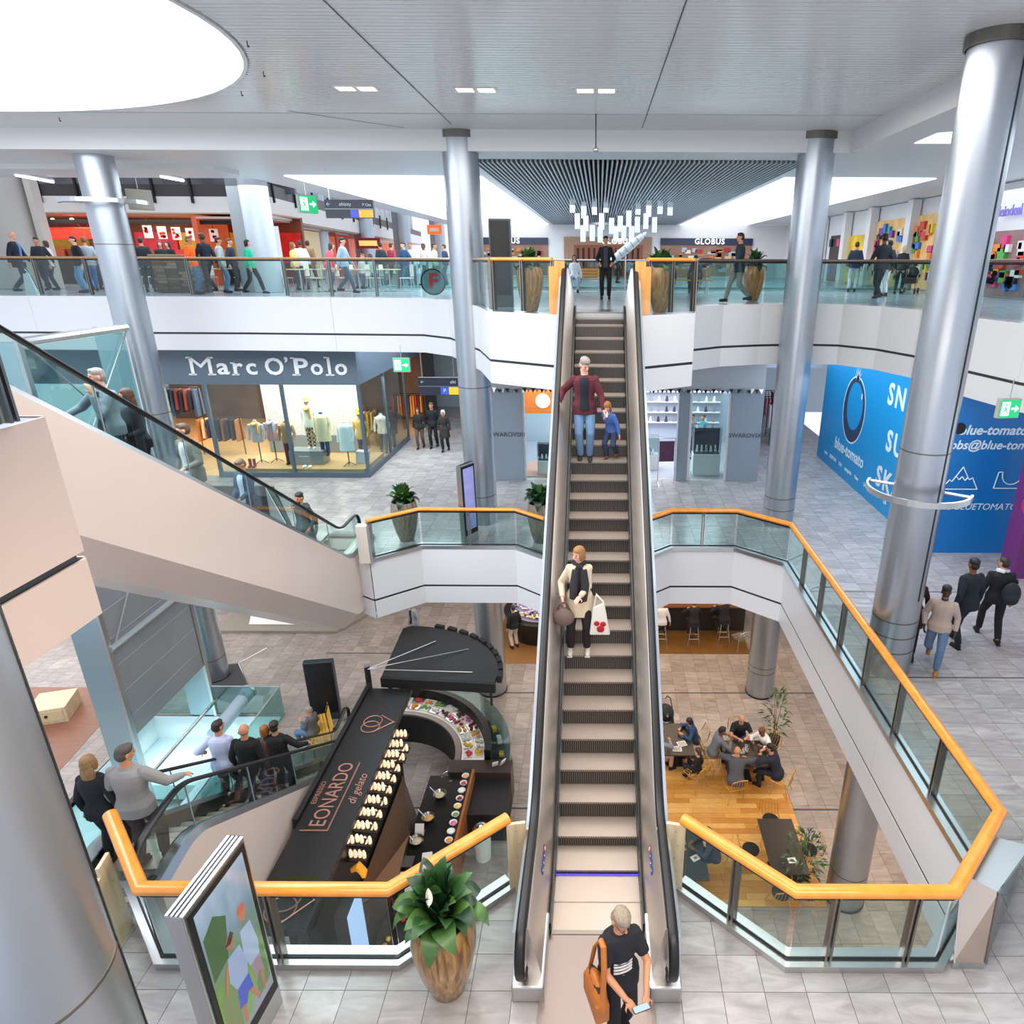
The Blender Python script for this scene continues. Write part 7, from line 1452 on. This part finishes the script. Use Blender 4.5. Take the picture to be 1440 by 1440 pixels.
put2('man in olive grey blazer and white shirt on the left escalator', 272, 575, 1.80, X=-6.85, skin='pale', top='#7d776a', inner='#e3e3ea', legs='#2a2c33', hair='#5a4632', style='short', yaw=-.7, lh=(-.15, .28, 1.05), hem=-.18)
put2('man in dark blue jacket with pale scarf lower on the left escalator', 336, 663, 1.74, X=-6.75, skin='tan', top='#27415c', inner='#c3d2e2', legs='#31353d', hair='#6a5a4a', style='short', lh=(-.08, .28, 1.0), rh=(.08, .28, 1.0), pitch=-.4, hem=-.15, yaw=-.3)
put2('bearded man in dark grey coat with lanyard near escalator foot', 427, 700, 1.76, X=-6.7, skin='tan', top='#3b4145', inner='#55606a', legs='#2a3038', hair='#2a211a', style='thick', beard='#2a211a', rh=(.02, .2, 1.45), lh=(-.24, .12, .95), hem=-.35)
# ---- side escalator going down (lower left)
def put3(label, px, py, H, X, **kw):
    h_ = QX(px, py, X); c_ = s3_+[(X, 5.9, 0), (X, 5.4, 0)]; s_ = min(c_, key=lambda q: (q[1]-.2-h_.y)**2*.3+(q[2]+H-.14-h_.z)**2)
    return person(label, (X, s_[1]-.2, s_[2]+.012), kw.pop('rz', .0), H, 2, **kw)
put3('man in grey patterned hoodie holding the escalator handrail, back to us', 163, 1048, 1.80, -5.62, skin='tan', top='#8d8c8c', legs='#4a3a3c', hair='#4b443e', style='short', rh=(.40, .34, 1.06), lean=.06, yaw=-.5, pitch=-.15, wide=1.1, rf=(.1, .1, 0), lf=(-.1, -.06, 0))
put3('woman with long fair brown hair beside the hoodie man', 124, 1062, 1.68, -6.05, skin='pale', fem=True, top='#12171f', legs='#1a1d24', hair='#8a6a44', style='long', yaw=.1)
put3('man in pale blue shirt leaning on the left handrail', 317, 1010, 1.80, -6.52, skin='tan', top='#b9c4e0', legs='#3a3d48', hair='#2a221d', style='short', lh=(-.42, .15, 1.02), yaw=-.4, lean=.1)
put3('balding man in black jacket and jeans on the down escalator', 350, 1020, 1.76, -6.05, skin='tan', top='#101012', legs='#3c5576', hair='#8a7358', style='bald', wide=1.1, hem=-.14, rh=(.2, .15, .95))
put3('person with orange brown hair hidden behind the balding man', 372, 1022, 1.66, -6.3, skin='pale', fem=True, top='#5a3c34', legs='#2a2c33', hair='#9a5c28', style='bob')
put3('man in black hooded jacket holding the rail on the down escalator', 392, 1008, 1.74, -6.1, skin='tan', top='#17171a', legs='#15161a', hair='#2c2019', style='thick', rh=(.46, .25, 1.06), wide=1.1)
# ---- ground floor
def seated(label, x, y, rz, H=1.74, z=Z0+.034, hipz=.53, **kw): return person(label, (x, y, z), rz, H, kw.pop('lod', 1), sit=True, hip=hipz, **kw)
seated('grey haired man in checked jacket sitting on the yellow bench', -7.95, 15.25, radians(75), 1.74, Z0, .54, skin='tan', top='#5c5f60', legs='#5a7494', hair='#8f8a84', style='short', rh=(.15, .25, .85), lh=(-.05, .3, .85), yaw=.3, pitch=-.1)
person('woman in grey cardigan carrying a red bag beyond the fan shaped roof', tuple(P(585, 905, Z0)+V((0, 0, .012))), PI_*.8, 1.68, 1, skin='tan', fem=True, top='#8a8d92', inner='#1a1a1e', legs='#1c1c20', hair='#2a1d18', style='bun', hem=-.3, yaw=.2)
rb = thing('red_handbag', 'small red handbag of the woman in grey cardigan', 'bag', tuple(P(597, 890, Z0+.65))); MB().box((0, 0, 0), (.24, .1, .2)).build('bag_body', clothm('#8f1c24'), rb, bevel=.02); MB().tube([(-.08, 0, .1), (0, 0, .25), (.08, 0, .1)], .01, 6).build('handle', clothm('#8f1c24'), rb)
person('person in black top and pale trousers at the round counter', (-2.95, 20.4, Z0+.02), .6, 1.7, 0, skin='tan', top='#15161a', legs='#cfc0b0', hair='#2a1d18', style='short')
# five men at the table (table centre 3.85, 14.15)
seated('bald man in black t-shirt at the far side of the busy table', 3.9, 15.15, PI_, 1.8, skin='tan', short=True, top='#14141a', legs='#3a4a66', style='bald', hair='none', rh=(.12, .55, .82), lh=(-.12, .5, .82), lean=.35, pitch=-.3, wide=1.1)
seated('man in grey shirt on the left side of the busy table', 3.08, 14.45, -radians(78), 1.76, skin='brown', top='#6a6c70', legs='#2f323a', hair='#1c1512', style='short', rh=(.1, .45, .88), lh=(-.15, .42, .9), lean=.35, pitch=-.3)
seated('bald headed man in dark grey jumper with his back to us at the table', 3.5, 13.4, radians(-10), 1.8, skin='tan', top='#4b4c52', legs='#26272d', style='bald', hair='none', rh=(.25, .5, .82), lh=(-.1, .5, .82), lean=.6, pitch=-.4, wide=1.12)
seated('man in navy jumper on the right side of the busy table', 4.62, 13.65, radians(55), 1.8, skin='tan', top='#171b2c', legs='#1c1f2a', hair='#1a1411', style='thick', rh=(.2, .45, .9), lh=(-.12, .45, .92), lean=.4, pitch=-.3, wide=1.08)
seated('man in white shirt at the far right of the busy table', 4.6, 14.65, radians(120), 1.76, skin='brown', top='#e2dcd4', legs='#2c2e36', hair='#6a3a20', style='short', rh=(.1, .48, .84), lh=(-.2, .4, .84), lean=.45, pitch=-.5)
seated('woman in blue jacket and dark head wrap at the pushchair table', 2.7, 15.0, radians(100), 1.66, skin='tan', fem=True, top='#2c4468', legs='#23252e', hair='#1a1a24', style='bob', rh=(.1, .45, .88), lh=(-.15, .45, .85), lean=.35, pitch=-.4)
seated('child in black with brown hair seen from behind at the left table', 2.6, 13.9, radians(50), 1.3, hipz=.60, headk=1.25, skin='pale', top='#14151a', legs='#1c1c22', hair='#4a3420', style='thick', lf=(-.1, .35, .1), rf=(.1, .35, .1))
seated('person in grey top with arm raised at the left end of the table', 1.55, 14.35, radians(-70), 1.68, skin='tan', fem=True, top='#84888e', legs='#c0a08c', hair='#2a1d18', style='bob', rh=(.1, .35, 1.0), lean=.2)
seated('baby in white top lying in the black pushchair', 1.95, 15.58, radians(188), .8, Z0+.28, .55, headk=1.5, skin='rosy', top='#dfe3ea', legs='#2c2f3c', hair='#5a4230', style='short', lod=1)
seated('man in blue grey jacket typing on the laptop behind the guard panel', 2.6, 11.15, radians(95), 1.76, skin='brown', top='#38404f', inner='#e6e6ea', legs='#2c3c5c', hair='#1f1713', style='short', rh=(.1, .48, .84), lh=(-.12, .5, .84), lean=.3, pitch=-.5)
def onstool(label, x, y, **kw): return person(label, (x, y, Z0+.03), kw.pop('rz', 0), 1.74, 1, sit=True, hip=.86, rf=(.15, .2, .3), lf=(-.15, .2, .3), **kw)
onstool('man in white shirt sitting on a stool at the dark bar', 2.25, 20.75, skin='tan', top='#cfcad0', legs='#16161a', hair='#2a1f18', style='short', rh=(.35, .1, .62), lh=(-.1, .4, 1.15), lean=.15)
onstool('bar guest in long black coat with head bowed, middle stool', 3.4, 20.75, skin='tan', top='#0f0f12', legs='#15151a', hair='#5a3c28', style='short', lh=(-.2, .45, 1.15), rh=(.1, .45, 1.15), lean=.3, hem=-.3)
onstool('bar guest in broad black jacket nearest the right column', 4.5, 20.95, skin='tan', top='#0c0c10', legs='#101014', hair='#14100e', style='thick', lh=(-.2, .45, 1.15), rh=(.1, .45, 1.15), lean=.35, wide=1.15, hem=-.25, rz=.3)
# ---- middle level, far
for (px_, py_, lb, kw) in ((591, 632, 'woman in black jacket and brown trousers, left of the corridor trio', dict(top='#1c1f22', legs='#5a4a3c', hair='#2a1f1a', fem=True, style='bob', H=1.66)), (610, 631, 'tall man in black, middle of the corridor trio', dict(top='#14161c', legs='#14161c', hair='#6a4a3a', style='short', H=1.84)), (626, 636, 'white haired woman in dark coat, right of the corridor trio', dict(top='#2c2a28', legs='#17181c', hair='#d8d4ce', fem=True, style='bob', H=1.66, hem=-.35))):
    c0_ = P(px_, py_, 0); person(lb, tuple(c0_+V((0, .15, .012))), PI_, kw.pop('H'), 1, skin='tan', rf=(.08, .12, 0), lf=(-.08, -.18, .03), **kw)
person('man in grey shirt inside the jewellery shop', (3.5, 24.6, .015), 2.2, 1.74, 0, skin='tan', top='#5a5f6a', legs='#22242c', hair='#4a3226', style='short'); person('woman in teal top with dark bun inside the jewellery shop', (3.95, 24.8, .015), 2.4, 1.66, 0, skin='tan', fem=True, top='#2a8a96', legs='#22242c', hair='#201612', style='bun')
# ---- upper level
c0_ = P(851, 419, 6); person('woman in black jacket standing at the escalator head, upper level', (c0_.x, 20.5, 6), PI_, 1.74, 1, skin='tan', fem=True, top='#101216', legs='#0e0f13', hair='#14100f', style='bun', inner='#3a3f4a', rh=(.18, .15, 1.0), lh=(-.18, .15, 1.0))
c0_ = P(1042, 429, 6); person('man in dark suit jacket and grey trousers walking left, upper level', (3.72, 18.95, 6), PI_/2, 1.78, 1, skin='tan', top='#26303c', legs='#8a8580', hair='#2a1e16', style='short', hem=-.16, **walk(1))
c0_ = P(1240, 423, 6); person('man in dark jacket walking away on the upper right gallery', (c0_.x, c0_.y+.4, 6), .1, 1.84, 1, skin='brown', top='#24292f', legs='#10182a', hair='#15110f', style='thick', **walk(1))
person('person in white trousers beyond the man in dark jacket', tuple(P(1252, 418, 6)+V((0, .6, 0))), .3, 1.74, 0, skin='brown', top='#2a2f36', legs='#e3e6ea', hair='#15110f', style='short')
c0_ = P(1197, 410, 6); person('man in navy jumper and pale jeans facing the toy shop', tuple(c0_), -.3, 1.78, 0, skin='tan', top='#1c2c44', legs='#a9c0d4', hair='#2a1e16', style='short')
c0_ = P(1262, 413, 6); person('grey blonde woman in black pushing the upper level pushchair', tuple(c0_), -.6, 1.64, 0, skin='pale', fem=True, top='#15161a', legs='#1a1b20', hair='#b9a27c', style='bob', lean=.15)
t = thing('pushchair', 'black pushchair on the upper level by the purple lettered shop', 'pushchair', tuple(P(1278, 413, 6)), -.6); MB().ell((0, .1, .7), (.22, .25, .22), 12, 8).build('hood', M_BLACKM, t, 1); MB().box((0, -.1, .45), (.4, .5, .2)).build('seat', M_BLACKM, t, bevel=.03)
for s_ in (-1, 1):
    MB().tube([(s_*.2, -.3, .1), (s_*.2, .3, 1.0)], .014, 6).build('handle', M_STEEL, t)
    for y_ in (-.3, .3): MB().cyl((s_*.23, y_, .1), .1, .04, 12, 'X').build('wheel', M_BLACK, t)
c0_ = P(1432, 440, 6); person('person in dark coat at the far right edge of the upper gallery', (9.6, 14.4, 6), .4, 1.74, 0, skin='tan', top='#3a3d44', legs='#15161c', hair='#2a1e16', style='short', hem=-.3)
for (px_, py_, lb, top_, leg_) in ((1198-88+2, 405, 'person in pale top beside the yellow shop, upper level', '#c9d0d6', '#7a8a9a'), (822, 402, 'woman with dark hair sitting on the left upper bench', '#dfe5ea', '#9fb6c8'), (868, 398, 'person in dark coat right of the standing woman, distant', '#2a3444', '#20242c'), (945, 399, 'dark haired person sitting on the right upper bench, left', '#15161a', '#1a1a20'), (972, 399, 'dark haired person sitting on the right upper bench, right', '#1c1d22', '#1a1a20'), (884, 397, 'distant child in grey near the sculpture', '#7a7f86', '#3a3d44')):
    c0_ = P(px_, py_, 6)
    if 'bench' in lb: person(lb, ((-.9 if px_ < 900 else (2.4 if px_ < 960 else 3.3)), (25.2 if px_ < 900 else 24.5), 6), PI_ if px_ < 900 else 0, 1.66, 0, sit=True, hip=.53, skin='tan', top=top_, legs=leg_, hair='#1c1512', style='long', fem=True)
    else: person(lb, tuple(c0_), random.uniform(0, 6), 1.7 if 'child' not in lb else 1.2, 0, skin='tan', top=top_, legs=leg_, hair='#2a1e16', style='short')
person('bald man in navy suit jacket walking at the far left upper edge', (-18.0, 22.0, 6), -PI_/2+.3, 1.84, 1, skin='pale', top='#17222e', inner='#4f7cc0', legs='#3c4046', hair='none', style='bald', hem=-.18, wide=1.08, **walk(1))
t = thing('carrier_bag', 'white carrier bag beside the bald man in navy', 'bag', tuple(Q(42, 398, 21.9))); MB().add([(-.2, -.05, -.38), (.2, -.05, -.38), (.2, .05, -.38), (-.2, .05, -.38), (-.13, -.02, .3), (.05, -.02, .3), (.05, .02, .3), (-.13, .02, .3)], [(3, 2, 1, 0), (4, 5, 6, 7), (0, 1, 5, 4), (1, 2, 6, 5), (2, 3, 7, 6), (3, 0, 4, 7)]).build('bag_body', clothm('#dfe6ea'), t, bevel=.015); MB().tube([(-.1, 0, .3), (-.04, 0, .4), (.03, 0, .3)], .01, 5).build('handle', clothm('#dfe6ea'), t)
crowd = [ (60, 372, 24.5, 'short', '#2c2f36', '#2a2c33', 'dark haired person behind the rail, right of the beige pillar'), (72, 370, 25.2, 'bob', '#e0ddd8', '#3a3d44', 'person in black and white top behind the rail at left'), (112, 372, 23.2, 'short', '#141a22', '#6a9ac0', 'person in green cap, dark hoodie and pale jeans left of the column'), (126, 372, 23.6, 'short', '#9aa4ae', '#3f6fa8', 'person in grey hoodie and blue jeans left of the column'), (138, 374, 26, 'short', '#5f6468', '#33363c', 'person in grey jumper just left of the column'),
    (206, 378, 24.0, 'short', '#23262c', '#2c2f36', 'dark haired man in dark jumper right of the column'), (232, 378, 24.6, 'long', '#20242c', '#4a6a90', 'dark haired seated looking woman beyond the slate divider'), (243, 378, 25.3, 'long', '#14151a', '#2a2c33', 'woman with long black hair at the food tables'),
    (271, 372, 22.4, 'short', '#ff6a1a', '#54708e', 'person in bright orange jacket and jeans at the upper rail'), (290, 366, 22.9, 'short', '#182230', '#20242c', 'tall man in navy coat beside the orange jacket'), (312, 374, 23.4, 'short', '#a9b8b8', '#5f7f9c', 'man in grey shirt and jeans behind the pushchair, upper left'), (328, 376, 25.0, 'short', '#2a3442', '#2a2c33', 'man in navy at the tables left of the green jacket'),
    (352, 374, 22.6, 'bob', '#17b287', '#17191f', 'woman in emerald green jacket walking at the upper rail'), (415, 376, 26.0, 'long', '#e6c078', '#3a3d44', 'woman in yellow top at the food court counter'), (426, 376, 26.6, 'short', '#dfe0e4', '#4a4d56', 'person in white top at the food court tables'), (437, 378, 27.4, 'short', '#8a6a4a', '#3a3d44', 'person in brown top at the food court tables'),
    (461, 376, 24.6, 'long', '#e05a68', '#3f4f66', 'woman in coral pink top leaning forward at the tables'), (484, 372, 23.4, 'short', '#a4bcd0', '#4c5f6a', 'man in pale blue jacket walking at the upper rail'), (512, 380, 28, 'short', '#c9c2b8', '#5a5d66', 'seated guest in beige at the distant tables'), (523, 380, 28.6, 'long', '#e9ecef', '#5a6a7c', 'seated guest in white at the distant tables'), (538, 381, 29.4, 'short', '#2a2f3a', '#5a6a7c', 'dark haired guest at the distant tables'), (553, 381, 30.5, 'short', '#b04050', '#4a4d56', 'guest in red at the distant tables'),
    (570, 374, 29, 'short', '#2d4f7c', '#4a6a90', 'man in blue jacket walking in the distant concourse'), (579, 374, 29.6, 'short', '#e9edf2', '#4a6a90', 'man in white jumper beside the distant blue jacket'), (598, 376, 31, 'short', '#dfe4e8', '#5a6a7c', 'person in white and navy left of the central column'), (612, 374, 30.2, 'short', '#c9cfae', '#6a7a8c', 'person in pale green jacket left of the central column'), (627, 378, 32.5, 'short', '#27405c', '#4a5a6c', 'person in navy just left of the central column')]
sk_ = ['tan', 'pale', 'rosy', 'tan', 'brown']; hr2 = ['#2a1e16', '#4a3424', '#1a1411', '#7a5a3a', '#3a2a20']
for k, (px_, py_, Y_, st_, tp_, lg_, lb) in enumerate(crowd):
    c0_ = Q(px_, py_, Y_); kw = walk(1 if k % 2 else -1) if 'walk' in lb or k % 3 == 0 else {}
    if 'seated guest' in lb: person(lb, (c0_.x, Y_, 6), random.uniform(0, 6), 1.7, 0, sit=True, skin=sk_[k % 5], top=tp_, legs=lg_, hair=hr2[k % 5], style=st_, fem=st_ != 'short')
    else: person(lb, (c0_.x, Y_, 6), (PI_/2*(-1) if 'green jacket' in lb or 'pale blue' in lb else random.uniform(0, 6)), 1.66 if st_ != 'short' else (1.85 if 'tall' in lb else 1.75), 0 if Y_ > 23.5 else 1, skin=sk_[k % 5], top=tp_, legs=lg_, hair=hr2[k % 5], style=st_, fem=st_ != 'short', lean=.35 if 'leaning' in lb else 0, **kw)
